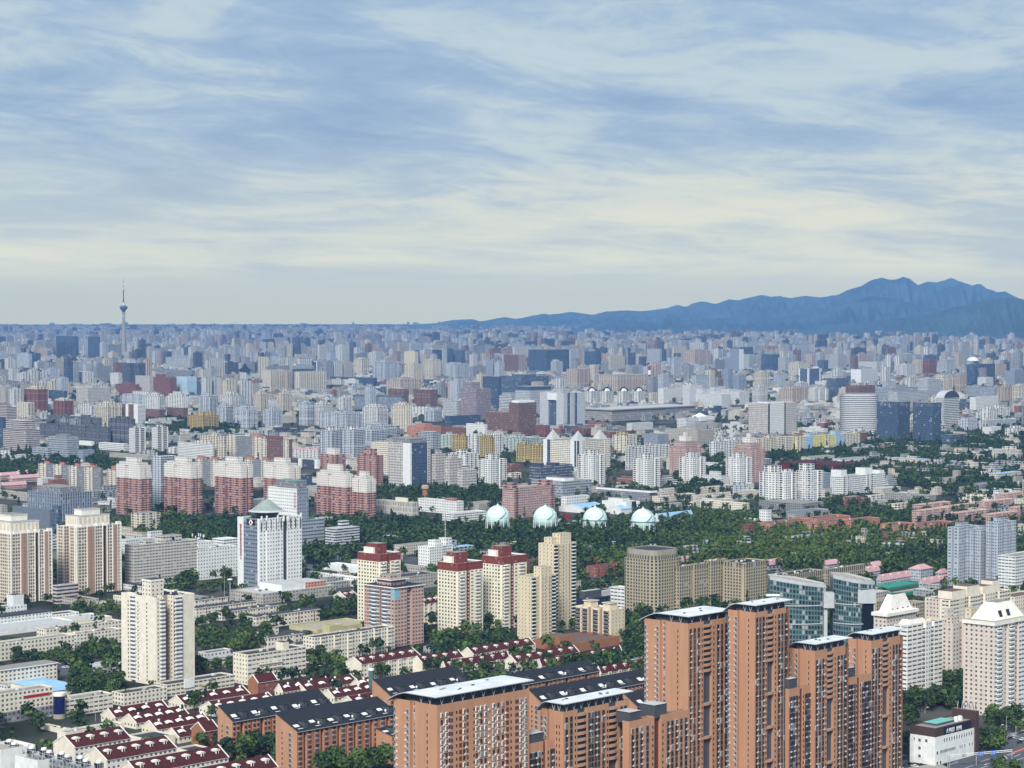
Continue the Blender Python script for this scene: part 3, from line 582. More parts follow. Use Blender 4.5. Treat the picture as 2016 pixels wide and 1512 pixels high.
    if canopy:
        m = MB(); m.box(2.0, w * .95, 2.0, l * .8, s.zr - .02, h + 3.0, 'metal_dark'); m.build('roof_storey', s.root)
        c = MB(); n = 20; zc = h + 3.5; t = .35; V = [-1.2 + (l + 4.0) * i / n for i in range(n + 1)]; fv = l * (gab + .1)
        def zz(v): return zc if v < fv else zc - 4.8 * (1 - math.cos((v - fv) / (l + 2.8 - fv) * math.pi / 2)) ** 1.0
        x0, x1 = (-2.0, w + 2.0) if kind == 'slab' else (-1.0, w + 2.2)
        for i in range(n):
            a, b = V[i], V[i + 1]; A, Bz = zz(a), zz(b)
            c.poly([(x0, a, A + t), (x1, a, A + t), (x1, b, Bz + t), (x0, b, Bz + t)], 'roof_white'); c.poly([(x0, b, Bz), (x1, b, Bz), (x1, a, A), (x0, a, A)], 'metal_light')
            c.poly([(x0, b, Bz), (x0, a, A), (x0, a, A + t), (x0, b, Bz + t)], 'metal_light'); c.poly([(x1, a, A), (x1, b, Bz), (x1, b, Bz + t), (x1, a, A + t)], 'metal_light')
        c.poly([(x0, V[0], zc), (x1, V[0], zc), (x1, V[0], zc + t), (x0, V[0], zc + t)], 'metal_light')
        c.poly([(x1, V[-1], zz(V[-1])), (x0, V[-1], zz(V[-1])), (x0, V[-1], zz(V[-1]) + t), (x1, V[-1], zz(V[-1]) + t)], 'metal_light'); c.build('canopy_roof', s.root)
        for k in range(5 if kind == 'tower' else 9):
            u = w * (k + .5) / (5 if kind == 'tower' else 9); b_ = MB()
            b_.bar((u, .5, h), (u - 1.4, .3, zc), .09, 'metal_light'); b_.bar((u, .5, h), (u + 1.4, .3, zc), .09, 'metal_light'); b_.build('strut', s.root)
        for k in range(2):
            b_ = MB(); v = l * gab * (.35 + .4 * k); b_.bar((.4, v, h), (.2, v - 1.2, zc), .09, 'metal_light'); b_.bar((.4, v, h), (.2, v + 1.2, zc), .09, 'metal_light'); b_.build('strut', s.root)
        for k in range(3 if kind == 'tower' else 6):
            b_ = MB(); u, v = rnd.uniform(.15, .9) * w, rnd.uniform(.1, .5) * l; b_.box(u - rnd.uniform(.4, 1.2), u + .6, v, v + rnd.uniform(.5, 1.0), zc + t - .02, zc + t + rnd.uniform(.2, .5), 'metal_dark'); b_.build('roof_hatch', s.root)
    return s
def bulkhead(s, u, v, a=3.4, b=4.4, hh=3.4, z=None):
    m = MB(); z = s.zr if z is None else z; X, Y = u * s.wr, v * s.wl
    m.box(X, X + a, Y, Y + b, z - .05, z + hh, 'metal_dark', 'metal_light'); m.box(X - .2, X + a + .2, Y - .2, Y + b + .2, z + hh + .01, z + hh + .2, 'black_paint', 'roof_ltgrey'); m.build('stair_head', s.root)
# ---------------------------------------------------------------- pitched roofs
def gable(label, xl, xc, xr, yt, yb, sty='cream', roof='roof_red', rise=3.4, dorm=0, name='terrace_row', group=None, end=None, d=None, rot=0, cat='terrace', verge='cream_light', hip=False, R=None, dsz=1.0):
    s = locate(xl, xc, xr, yt, yb, rot, d); s.root = empty(name, s.P, s.rz); tag(s.root, label, cat, group)
    w, l, h = s.wr, s.wl, s.h; end = end or sty; m = MB()
    s.pts, s.ms = footprint(s, R, [(1, 0, end)], sty); shell(m, s.pts, s.ms, -3, h, None)
    r = MB(); o = .5; zr = h + rise; k = rise / (l / 2); t = .22
    if not hip:
        for x, sg in ((0, 1), (w, -1)):
            q = [(x, 0, h), (x, l, h), (x, l / 2, zr)]; m.poly(q[::-1] if sg > 0 else q, end, [(.02, .02)] * 3)
        for sg in (0, 1):
            Y0, Y1 = (-o, l / 2) if not sg else (l + o, l / 2); z0 = h - o * k
            q = [(-.3, Y0, z0 + t), (w + .3, Y0, z0 + t), (w + .3, Y1, zr + t), (-.3, Y1, zr + t)]; r.poly(q if not sg else q[::-1], roof)
            q = [(-.3, Y0, z0), (w + .3, Y0, z0), (w + .3, Y0, z0 + t), (-.3, Y0, z0 + t)]; r.poly(q if not sg else q[::-1], verge)
        for x in (-.3, w + .3):
            r.poly([(x, -o, h - o * k), (x, l / 2, zr), (x, l / 2, zr + t), (x, -o, h - o * k + t)], verge); r.poly([(x, l / 2, zr), (x, l + o, h - o * k), (x, l + o, h - o * k + t), (x, l / 2, zr + t)], verge)
    else:
        a = min(l, w) / 2 * .8; c = [(-o, -o), (w + o, -o), (w + o, l + o), (-o, l + o)]; R0, R1 = (a, l / 2), (w - a, l / 2)
        if R1[0] < R0[0]: R0 = R1 = (w / 2, l / 2)
        T = lambda p, z: (p[0], p[1], z)
        for q in ((c[0], c[1], R1, R0), (c[2], c[3], R0, R1)): r.poly([T(q[0], h), T(q[1], h), T(q[2], zr), T(q[3], zr)], roof)
        r.poly([T(c[1], h), T(c[2], h), T(R1, zr)], roof); r.poly([T(c[3], h), T(c[0], h), T(R0, zr)], roof)
        r.poly([T(p, h) for p in reversed(c)], verge)
    m.build('wall', s.root); ro = r.build('roof', s.root)
    if not hip:
        for x in (0, w):
            b_ = MB(); wd = .28
            for (ya, za), (yb_, zb) in (((-o, h - o * k), (l / 2, zr)), ((l / 2, zr), (l + o, h - o * k))):
                b_.obox((x, (ya + yb_) / 2, (za + zb) / 2 + t + .14), (wd, 0, 0), (0, (yb_ - ya) / 2, (zb - za) / 2), (0, -.1 * (zb - za) / abs(yb_ - ya), .16), verge)
            b_.build('verge', s.root)
    for i in range(dorm):
        u = (i + .5) / dorm * w; v = l * .2; z = h + k * v; b_ = MB(); a = 1.5 * dsz; hh = 1.9 * dsz
        b_.box(u - a / 2, u + a / 2, v - .3, v + 2.2 * dsz, z - .6, z + hh, 'cream_light'); b_.box(u - a / 2 - .9 * dsz, u + a / 2 + .9 * dsz, v - .05, v + 2.4 * dsz, z + hh * .62, z + hh * .95, 'cream_light')
        b_.box(u - a / 2 - .2, u + a / 2 + .2, v - .4, v + 2.5 * dsz, z + hh + .01, z + hh + .18, 'cream_light')
        b_.poly([(u - .4 * dsz, v - .32, z - .1), (u + .4 * dsz, v - .32, z - .1), (u + .4 * dsz, v - .32, z + hh * .7), (u - .4 * dsz, v - .32, z + hh * .7)], 'glass_dark'); b_.build('dormer', s.root)
    note(s); return s
def low_terrace(label, xl, xc, xr, yt, yb, n, **k):
    """cream gabled row with thin white valley gutters and little roof vents"""
    s = gable(label, xl, xc, xr, yt, yb, 'cream', 'roof_red', k.pop('rise', 4.6), 0, group='low terraces with dark red roofs', **k)
    w, l, h = s.wr, s.wl, s.h; kk = 4.6 / (l / 2)
    for i in range(n):
        u = (i + .5) / n * w; v = l * .24; z = h + kk * v; m = MB()
        for sg in (-1, 1): m.obox((u + sg * 1.3, v, z + .75 + .0), (1.3, 0, -.28 * sg), (0, 1.2, .5), (0, -.05, .12), 'cream_light')
        m.box(u - .25, u + .25, v - .2, v + .8, z - .4, z + .8, 'glass_dark'); m.build('dormer', s.root)
        if i % 2 == 0:
            m = MB(); m.lathe([(.0, 0), (.75, 0), (.75, 1.5), (0, 1.8)][1:], 8, 'white_paint', (u + 2.5, l * .42)); o = m.build('water_tank', s.root); o.location = (0, 0, h + kk * l * .42 - .4)
    return s
def shed(label, xl, xc, xr, yt, yb, ytl, n=4, name='mansard_block'):
    """terracotta block under one long dark roof plane that climbs to the back"""
    s = locate(xl, xc, xr, yt, yb); s.root = empty(name, s.P, s.rz); tag(s.root, label, 'apartment block', 'terracotta blocks with long dark roofs')
    w, l, h = s.wr, s.wl, s.h; Q = s.P.xy + s.el * l; hb = max(h + 2, height_at(Q.x, Q.y, REG[1] + ytl / REG[2])); m = MB()
    seg = []
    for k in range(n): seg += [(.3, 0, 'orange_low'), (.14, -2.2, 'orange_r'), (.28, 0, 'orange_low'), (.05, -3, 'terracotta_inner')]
    seg += [(.1, 0, 'orange_low')]
    s.pts, s.ms = footprint(s, seg, None, 'orange_p'); z = lambda y: h + (hb - h) * min(1, max(0, y / l))
    for i, p in enumerate(s.pts):
        q = s.pts[(i + 1) % len(s.pts)]; ms = s.ms[i]
        if abs(p[1] - q[1]) < .01 and p[1] < l * .5: m.wall(p, q, -3, h - .05, ms)
        else: m.poly([(*p, -3), (*q, -3), (*q, z(q[1]) - .05), (*p, z(p[1]) - .05)], 'orange_p')
    m.build('wall', s.root); r = MB(); t = .3; e = .8; kk = (hb - h) / l
    r.poly([(-.2, -e, h - e * kk + t), (w + .2, -e, h - e * kk + t), (w + .2, l, hb + t), (-.2, l, hb + t)], 'roof_black'); r.poly([(-.2, -e, h - e * kk), (w + .2, -e, h - e * kk), (w + .2, -e, h - e * kk + t), (-.2, -e, h - e * kk + t)], 'metal_light')
    for x in (-.2, w + .2): r.poly([(x, -e, h - e * kk), (x, l, hb), (x, l, hb + t), (x, -e, h - e * kk + t)], 'orange_wall')
    r.build('roof', s.root)
    for i in range(n):
        u = (i + .55) / n * w; v = l * .12; zz = h + kk * v; b_ = MB(); b_.box(u, u + w / n * .2, v - .6, v + l * .3, zz - .5, zz + 3.6, 'metal_dark', 'roof_black')
        b_.box(u - .3, u + w / n * .2 + .3, v - .9, v + l * .34, zz + 3.62, zz + 3.8, 'roof_black'); b_.build('stair_head', s.root)
        b_ = MB(); u2 = u - w / n * .3; v2 = l * (.22 + .1 * rnd.random()); z2 = h + kk * v2; b_.obox((u2, v2, z2 + t + .25), (1.7, 0, 0), (0, 1.1, 1.1 * kk), (0, -.1 * kk, .12), 'white_paint'); b_.build('skylight', s.root)
        b_ = MB(); b_.box(u2 - 1.5, u2 + 2.2, .4, 1.6, h - 1.5, h + 1.3, 'glass_grey', 'white_paint'); b_.build('terrace_glazing', s.root)
        if i % 2: b_ = MB(); b_.lathe([(.6, 0), (.6, 1.2), (0, 1.5)], 8, 'white_paint', (u2 + 3, l * .2)); o = b_.build('water_tank', s.root); o.location = (0, 0, h + kk * l * .2)
    stack(s, 'bay_window', win_mesh(2.2, 1.9, 'metal_light', 'glass_grey', .5, 3), 'L', [l * .3], 0, 2.9, 2, 3); stack(s, 'small_window', hole_mesh(.8, 1.2), 'L', [l * .7], 0, 2.9, 2.3, 2)
    note(s); return s
def pyramid(s, label_part, u0, u1, v0, v1, z0, hh, mtl, tap=.35, rf=None):
    m = MB(); a, b, c, d = u0 * s.wr, u1 * s.wr, v0 * s.wl, v1 * s.wl; k = (1 - tap) / 2
    lo = [(a, c), (b, c), (b, d), (a, d)]; hi = [(a + (b - a) * k, c + (d - c) * k), (b - (b - a) * k, c + (d - c) * k), (b - (b - a) * k, d - (d - c) * k), (a + (b - a) * k, d - (d - c) * k)]
    for i in range(4):
        j = (i + 1) % 4; m.poly([(*lo[i], z0), (*lo[j], z0), (*hi[j], z0 + hh), (*hi[i], z0 + hh)], mtl)
    m.poly([(*p, z0 + hh) for p in hi], rf or mtl); return m.build(label_part, s.root)
# ================================================================ near city, lower left of the photo
region(0, 1000)
BT = dict(name='residential_tower', group='brown and cream twin towers', R=[(.24, 0, 'beige_tower'), (.17, .7, 'brown_strip'), (.17, 0, 'beige_tower'), (.1, -5, 'brown_strip_p'), (.12, 0, 'beige_tower'), (.11, .7, 'brown_strip'), (.09, 0, 'beige_tower')],
          L=[(.3, 0, 'beige_tower'), (.32, -5, 'brown_strip_p'), (.38, 0, 'beige_tower')])
def crown(s):
    for a, b, z0, z1 in ((.1, .78, -1, 9.5), (.22, .62, 9.5, 15)):
        m = MB(); X0, X1, Y0, Y1 = a * s.wr, b * s.wr, a * s.wl, b * s.wl; m.box(X0, X1, Y0, Y1, s.h + z0, s.h + z1, 'cream_light', 'roof_grey')
        n = 7
        for k in range(n if z0 < 0 else 0):
            u = X0 + (X1 - X0) * (k + .25) / n; m.poly([(u, Y0 - .05, s.h + 2), (u + (X1 - X0) / n * .5, Y0 - .05, s.h + 2), (u + (X1 - X0) / n * .5, Y0 - .05, s.h + 8), (u, Y0 - .05, s.h + 8)], 'beige_wall')
            v = Y0 + (Y1 - Y0) * (k + .25) / n; m.poly([(X0 - .05, v + (Y1 - Y0) / n * .5, s.h + 2), (X0 - .05, v, s.h + 2), (X0 - .05, v, s.h + 8), (X0 - .05, v + (Y1 - Y0) / n * .5, s.h + 8)], 'beige_wall')
        m.box(X0 - .4, X1 + .4, Y0 - .4, Y1 + .4, s.h + z1, s.h + z1 + .5, 'cream_light', 'roof_grey'); m.build('roof_pavilion', s.root)
    for face, tt in (('R', (0.02, .24, .41, .58, .68, .8, .91, .985)), ('L', (.04, .3, .62, .96))):
        for q in tt:
            t = q * (s.wr if face == 'R' else s.wl); m = MB(); x, y, _ = face_pt(s, face, t, .3, 0); m.box(x - .45, x + .45, y - .45, y + .45, -3, s.h + 1.2, 'cream_light'); m.build('pilaster', s.root)
    for q in (.15, .5, .66, .95):
        m = MB(); u = q * s.wr; m.box(u - 2.2, u + 2.2, -.2, 2.5, s.h - .5, s.h + 2.6, 'cream_light', 'roof_grey'); m.build('parapet_block', s.root)
crown(bld('brown and cream residential tower cut off by the left edge of the photo', -160, 60, 298, 150, 545, 'beige_tower', roof='roof_grey', **BT))
crown(bld('brown and cream residential tower with stepped white crown, between its twin and the grey slab', 325, 432, 690, 112, 495, 'beige_tower', roof='roof_grey', **BT))
bld('dark low wing with open balconies between the two brown and cream towers', 300, 325, 445, 440, 545, 'mall_band', 'low_block', roof='roof_dark', units=6)
bld('flat brown podium strip in front of the brown and cream towers', 200, 470, 560, 522, 560, 'grey_row', 'low_block', roof='roof_brown')
s = bld('long grey-beige slab block with ribbon windows behind the cream tower', 740, 760, 1118, 212, 452, 'grey_slab', 'slab_block', d=14, pent=((.46, .76, .05, .9, 6, 'grey_slab'), (.2, .34, .1, .8, 3, 'grey_slab')), units=5)
m = MB(); m.lathe([(1.6, 0), (1.6, .3), (0, .3)], 12, 'black_paint'); o = m.build('clock', s.root); o.location = (s.wr * .62, s.wl * .04, s.h + 3); o.rotation_euler = (math.pi / 2, 0, 0)
s = bld('white slab block with small square windows beside the conical-roofed tower', 1116, 1120, 1350, 236, 412, 'white_sq', 'slab_block', d=15, roof='roof_grey', units=8)
s2 = bld('white upper block carrying a thicket of aerials behind the white slab', 1118, 1125, 1212, 195, 330, 'white_sq', 'low_block', d=16, roof='roof_ltgrey')
for k in range(9):
    m = MB(); u, v = rnd.uniform(.1, .95) * s2.wr, rnd.uniform(.1, .9) * s2.wl; hh = rnd.uniform(4, 9); m.bar((u, v, s2.zr), (u, v, s2.h + hh), .12, 'pole_grey'); m.box(u - .35, u + .35, v - .35, v + .35, s2.h + hh * .6, s2.h + hh, 'white_paint'); m.build('aerial', s2.root)
bld('white block with rounded fascia just left of the conical-roofed tower', 1262, 1268, 1352, 178, 320, 'white_band', 'low_block', d=18, roof='roof_white')
# the white office tower with the conical hat
s = bld('white office tower with a grey conical hat roof and red vertical lettering', 1348, 1472, 1712, 62, 490, 'white_sq', 'office_tower', 'office tower', bot=None,
        R=[(.16, 0, 'white_sq'), (.26, .6, 'white_sq'), (.14, 0, 'white_sq'), (.1, -1.4, 'glass_grey'), (.34, 0, 'white_sq')], L=[(.07, 0, 'white_wall'), (.63, .5, 'hat_panel'), (.30, 0, 'white_wall')], par=1.6, roof='roof_dark')
m = MB(); r = 14.5; m.lathe([(11, -.5), (11, 4.5), (r + 2.6, 4.6), (r + 2.6, 5.0), (r, 6.2), (r * .55, 11.2), (r * .2, 15), (0, 16)], 24, ['glass_grey', 'metal_light', 'metal_light', 'metal_light', 'roof_hat', 'roof_hat', 'roof_hat'] if plain('roof_hat', '8f9a93', .5) else '')
o = m.build('conical_roof', s.root); o.location = (s.wr * .42, s.wl * .48, s.h)
m = MB(); m.bar((0, 0, 15), (0, 0, 23), .12, 'pole_grey'); o = m.build('mast', s.root); o.location = (s.wr * .42, s.wl * .48, s.h)
for q in (.05, .17, .43, .57, .68, .98):
    m = MB(); u = q * s.wr; m.box(u - .6, u + .6, -.9, .3, s.h - 4, s.h + 2.4, 'white_wall'); m.build('fin', s.root)
m = MB()
for k in range(9):
    u = (.04 + .115 * k) * s.wr; m.box(u - .35, u + .35, -.72, -.3, s.h - 11, s.h - 2, 'black_paint')
m.build('slot_window', s.root)
def sign(text, root, loc, rz, size, mtl, vertical=False, name='lettering', ext=.05, label=None):
    c = bpy.data.curves.new(name, 'FONT'); c.body = '\n'.join(text) if vertical else text; c.size = size; c.extrude = ext; c.align_x = 'CENTER'; c.space_line = .95; c.resolution_u = 2
    c.materials.append(mat(mtl)); q = bpy.data.objects.new(name, c); COL.objects.link(q); bpy.context.view_layer.update()
    me = bpy.data.meshes.new_from_object(q.evaluated_get(bpy.context.evaluated_depsgraph_get())); bpy.data.objects.remove(q); bpy.data.curves.remove(c); me.name = name
    o = bpy.data.objects.new(name, me); COL.objects.link(o); o.parent = root; o.location = loc; o.rotation_euler = (math.pi / 2, 0, rz)
    if label: o['label'] = label
    return o
plain('sign_red', 'a8232a'); plain('sign_white', 'f2f2ee')
sign('国家质量监督检验检疫中心', s.root, (-.35, s.wl * .84, s.h - 8.5), -math.pi / 2, 2.9, 'sign_red', True, label='red vertical lettering on white wall')
m = MB(); m.box(-.6, .1, s.wl * .17, s.wl * .54, s.h - 6.5, s.h - 1.5, 'black_paint'); m.build('emblem_panel', s.root)
m = MB(); m.obox((-.75, s.wl * .36, s.h - 4), (.1, 0, 0), (0, 1.5, 1.5), (0, -1.5, 1.5), 'sign_white'); m.obox((-.9, s.wl * .36, s.h - 4), (.08, 0, 0), (0, .8, .8), (0, -.8, .8), 'sign_red'); m.build('emblem', s.root)
tower_hat = s
bld('beige stone podium wrapping the foot of the conical-roofed white tower', 1308, 1490, 1905, 487, 548, 'grey_row', 'podium', roof='roof_ltgrey', units=10, pent=((.3, .62, .1, .8, 5, 'white_wall', 'roof_ltgrey'), (.7, .95, .2, .8, 4, 'salmon')))
region(0, 600)
s = bld('pale grey office tower with vertical lettering and dark glass top storey', 1520, 1685, 1750, 1043, 1424, 'white_sq', 'office_tower', 'office tower', R=[(1, 0, 'grey_sq')], L=[(1, 0, 'white_sq')], pent=((.04, .98, .04, .75, 8, 'court', 'roof_green'),), roof='roof_grey')
sign('北京科技大厦', s.root, (-.1, s.wl * .07, s.h - 6), -math.pi / 2, 3.0, 'sign_red', True, label='faint vertical lettering')
bld('grey wing with ribbon windows at the right foot of the pale office tower', 1640, 1700, 1840, 1222, 1424, 'grey_band', 'office_block', 'office block', roof='roof_green', units=2)
bld('low teal glass annex at the edge of the dark wood', 1700, 1730, 1935, 1425, 1470, 'glass_teal', 'low_block', roof='roof_ltgrey')
region(0, 1000)
# the tall cream tower
s = bld('tall cream tower with white balcony stacks, near the left side', 690, 889, 1105, 508, 1010, 'cream', 'residential_tower', 'apartment tower', roof='roof_black',
        R=[(.18, 0, 'cream'), (.25, -6, 'brown_strip'), (.57, 0, 'cream_wall')], L=[(.60, 0, 'cream_wall'), (.12, -1.5, 'cream'), (.28, 0, 'cream_wall')], par=1.2, coping='cream_light', units=10)  # cream recess given a brown wall: its shade is put into the colour
m = MB(); X0, Y0 = s.wr * .14, s.wl * .3; m.box(X0, X0 + 11, Y0, Y0 + 10, s.zr, s.h + 10.5, 'cream', 'roof_dark'); m.box(X0 - .3, X0 + 11.3, Y0 - .3, Y0 + 10.3, s.h + 9.4, s.h + 10.8, 'cream_light', 'roof_dark'); m.build('penthouse', s.root)
stack(s, 'balcony', bal_mesh(5.2, 1.2, 'white_paint', 'white_wall'), 'R', [s.wr * .57], 0, 2.8, 1.5, 3.5); stack(s, 'balcony', bal_mesh(3.6, 1.5), 'R', [s.wr * .15], 0, 2.8, 1.5, 3.5); stack(s, 'balcony', bal_mesh(5.4, 1.2), 'L', [s.wl * .66], -.6, 2.8, 1.5, 3.5)
stack(s, 'small_window', hole_mesh(.95, 1.45), 'R', [s.wr * .47, s.wr * .67], 0, 2.8, 2.2, 3.5); stack(s, 'small_window', hole_mesh(.95, 1.45), 'L', [s.wl * .27, s.wl * .80], 0, 2.8, 2.2, 3.5); stack(s, 'window', win_mesh(1.4, 1.4, 'cream_light', 'glass_dark', .08, 2), 'L', [s.wl * .52], 0, 2.8, 2.2, 3.5)
stack(s, 'air_conditioner', ac_mesh(), 'L', [s.wl * .57, s.wl * .48], 0, 2.8, 1.6, 5, .3)
RW = dict(name='row_block', cat='apartment block', roof='roof_dark')
G1 = dict(group='cream walk-up rows left of the tall cream tower'); G2 = dict(group='cream walk-up rows right of the tall cream tower')
bld('white low building with square stair tower, left edge below brown towers', -100, -90, 152, 575, 622, 'white_sq', d=12, pent=((.7, .95, .1, .9, 9, 'white_wall'),), **RW)
bld('white three-storey row with dark eaves, ending at the small trees', -30, -18, 297, 622, 684, 'white_sq', d=16, eave=(.5, .5, 'black_paint'), **RW)
bld('white two-storey annex with dark roof right of the white three-storey row', 290, 297, 447, 606, 645, 'white_sq', d=14, **RW)
bld('long flat white shed with pale roof across the left courtyard', -60, -40, 420, 692, 730, 'white_wall', d=30, name='shed', cat='shed', roof='roof_ltgrey')
bld('flat pale-roofed hall with a small rooftop box behind the cream rows', 400, 410, 635, 640, 668, 'cream_wall', d=30, name='shed', cat='shed', roof='roof_ltgrey', units=6)
bld('cream row with pale roof directly left of the tall cream tower, upper one', 250, 262, 690, 690, 735, 'cream_row', d=13, **G1, **{**RW, 'roof': 'roof_grey'}, units=9)
bld('long cream row with many balconies at the left edge above the trees', -90, -80, 424, 782, 880, 'cream_row', d=14, **G1, **{**RW, 'roof': 'roof_grey'}, units=6)
bld('cream row with bay windows tucked against the left side of the tall cream tower', 424, 434, 692, 716, 795, 'cream_row', d=13, **G1, **{**RW, 'roof': 'roof_grey'}, units=6)
bld('cream six-storey row with flat grey roof above the blue-roofed hall', -90, -70, 325, 935, 1045, 'cream_row', d=15, **G1, **{**RW, 'roof': 'roof_grey'}, par=.4, eave=(.7, .7, 'cream_light', 'roof_grey'), units=5)
s = bld('cream school block with red banner at the left edge', -160, -150, 302, 1078, 1250, 'cream_row', d=14, name='school_block', roof='roof_grey', units=4, bot=(7, 'court'))
m = MB(); m.box(s.wr * .62, s.wr * .95, -.35, -.05, 14.0, 15.6, 'sign_red'); m.build('banner', s.root)
s3 = bld('cream two-storey school wing right of the blue glass bay', 362, 368, 640, 1090, 1188, 'cream_band', d=14, name='school_block', roof='roof_grey', units=6)
p = ground(336 / 2.88, 1000 + 1192 / 2.88); t = empty('glass_bay', p); tag(t, 'dark blue half-round glass bay joining the two school wings', 'glass bay')
m = MB(); m.lathe([(3.9, 0), (3.9, 3)], 20, 'concrete'); m.build('base', t); m = MB(); m.lathe([(3.8, 3), (3.8, 14.5)], 20, 'glass_blue'); m.build('glazing', t); m = MB(); m.lathe([(4.0, 14.5), (4.0, 16.3), (0, 16.3)], 20, 'cream_light'); m.build('cornice', t)
gable('sports hall under a wide light-blue roof behind the school', 40, 300, 495, 1040, 1075, 'cream_wall', 'roof_blue', 3, 0, 'sports_hall', cat='sports hall', hip=True)
bld('cream three-storey row at the foot of the tall cream tower', 690, 702, 948, 1052, 1125, 'cream_row', d=13, **RW, units=6)
s = bld('long cream shop row with white entrance panel in front of the tall tower', 930, 945, 1328, 1002, 1072, 'cream_band', d=14, **{**RW, 'cat': 'shop row'}, units=8)
m = MB(); m.box(s.wr * .25, s.wr * .4, -.6, -.05, 4, s.h + 2, 'white_paint'); m.build('entrance_panel', s.root); m = MB(); m.box(s.wr * .5, s.wr * .7, -.5, -.05, 3.6, 4.6, 'yellow_wall'); m.build('shop_sign', s.root)
s = bld('cream five-storey block with long balconies and a stair tower', 1322, 1405, 1735, 832, 1005, 'cream_band', L=[(1, 0, 'cream')], **{**RW, 'name': 'office_block'}, pent=((.60, .70, -.004, .5, 5, 'cream_wall'),), units=6)
for k in range(4):
    m = MB(); m.box(s.wr * .18, s.wr * .58, -1.0, -.02, 3 + k * 3.3, 4.0 + k * 3.3, 'cream_wall'); m.build('balcony', s.root)
bld('cream court with low dark roof beside the tall cream tower', 1105, 1112, 1332, 892, 925, 'cream_wall', d=12, **RW)
bld('small white garage row behind the dark low roof', 1165, 1172, 1322, 822, 860, 'white_sq', d=10, **RW)
for i, (a, b, c, yt, yb, q) in enumerate(((1100, 1106, 1292, 527, 568, 'topmost, half hidden by trees'), (1104, 1112, 1457, 572, 622, 'the longest, ending at the white tower podium'), (1250, 1258, 1622, 594, 640, 'with three brown stair bays, third from the top'),
                                        (1440, 1452, 1812, 622, 690, 'right end by the road lamps'), (1104, 1108, 1190, 645, 668, 'short stub behind the tower'), (1425, 1432, 1580, 692, 728, 'small one below the tree clump'),
                                        (1510, 1520, 1782, 740, 812, 'with red-brown stair bays below the yellow ballcourt'), (1600, 1610, 1790, 790, 838, 'low one in front of the taller balcony row'))):
    n = max(2, round((c - b) / 80)); s = bld('cream walk-up row with dark flat roof, ' + q, a, b, c, yt, yb, 'cream_row', d=11, par=.3, eave=(.5, .5, 'cream_light', 'roof_dark'), R=sum([[(.6, 0, 'cream_row'), (.12, .15, 'stair_bay'), (.28, 0, 'cream_row')] for _ in range(n)], []), **G2, **RW, units=8)
s = bld('cream row with many enclosed balconies left of the pinkish tower', 1775, 1785, 2238, 735, 885, 'cream_row', d=13, R=sum([[(.4, 0, 'cream_row'), (.35, .8, 'cream_band'), (.25, 0, 'cream_row')] for _ in range(6)], []), **RW, units=8)
bld('yellow-walled ballcourt deck with tall netting posts', 1640, 1800, 2120, 690, 712, 'yellow_wall', name='ball_court', cat='ball court', roof='roof_sand')
bld('small yellow plant room on the ballcourt', 1830, 1870, 1945, 668, 722, 'yellow_wall', d=9, name='plant_room', cat='plant room', roof='roof_sand')
bld('low brick and cream entrance block by the white tower podium', 600, 688, 700, 500, 540, 'cream', d=12, **{**RW, 'name': 'low_block'})
bld('low grey-roofed hut in trees left of the cream tower', 515, 525, 690, 545, 565, 'grey_row', d=14, **{**RW, 'name': 'low_block', 'roof': 'roof_ltgrey'})
bld('pale grey flat-roofed shop beside the red terraces', 230, 395, 430, 1262, 1290, 'cream_wall', name='low_block', cat='shop', roof='roof_grey', units=8)
# red-roofed terraces
region(0, 0, 1)
for a, b, c, yt, yb, n, q in ((199, 226, 333, 1413, 1426, 4, 'topmost of the left group with a brick base'), (238, 268, 372, 1424, 1436, 5, 'second of the left group'), (279, 308, 412, 1437, 1450, 5, 'third of the left group'), (323, 352, 428, 1452, 1464, 3, 'lowest of the left group beside the brick house'),
                             (332, 362, 492, 1387, 1398, 5, 'in front of the cream shop row'), (392, 428, 545, 1400, 1412, 5, 'behind the dark-roofed terracotta block with two trees'), (541, 556, 648, 1362, 1374, 4, 'right of the upper brick house'), (572, 602, 705, 1360, 1370, 4, 'pointed cream gable above the dark ridge'),
                             (632, 658, 742, 1374, 1386, 4, 'nearest to the dark terracotta ridge'), (668, 700, 760, 1388, 1398, 2, 'short one against the glass stair tube'), (690, 712, 742, 1352, 1364, 2, 'small one below the cypress tree')):
    low_terrace('low cream terrace with dark red roof, ' + q, a, b, c, yt, yb, n)
gable('brown brick house with red roof and white balconies, upper of two', 488, 508, 546, 1344, 1370, 'brick', 'roof_red', 4.5, 0, 'brick_house', 'brown brick houses with red roofs', 'brown_brick', cat='house')
gable('brown brick house with red roof beside the dark terracotta block, lower of two', 377, 403, 431, 1440, 1470, 'brick', 'roof_red', 4.5, 0, 'brick_house', 'brown brick houses with red roofs', 'brown_brick', cat='house')
for a, b, c, yt, yb, n, q in ((105, 147, 258, 1472, 1510, 4, 'topmost, behind the rooftop fans'), (165, 210, 348, 1497, 1540, 5, 'second, pink balcony fronts'), (232, 272, 450, 1524, 1570, 6, 'third, longest at the bottom edge'), (365, 402, 547, 1538, 1585, 5, 'lowest, right end near the yellowing tree')):
    gable('white dormered terrace with dark red roof, ' + q, a, b, c, yt, yb, 'pink_top', 'roof_red', 5.4, n, 'dormer_terrace', 'dormered red-roofed terraces', 'cream_wall', dsz=1.25)
bld('low flat grey-green roof strip behind the topmost dormered terrace', 84, 130, 245, 1442, 1462, 'cream_wall', d=9, name='low_block', cat='low building', roof='roof_grey', units=6)
bld('small dark flat roof between the dormered terraces and the brick house', 250, 290, 345, 1455, 1475, 'cream_wall', name='low_block', cat='low building', roof='roof_dark')
bld('small dark flat roof near the second brick house', 345, 372, 412, 1478, 1492, 'cream_wall', name='low_block', cat='low building', roof='roof_dark')
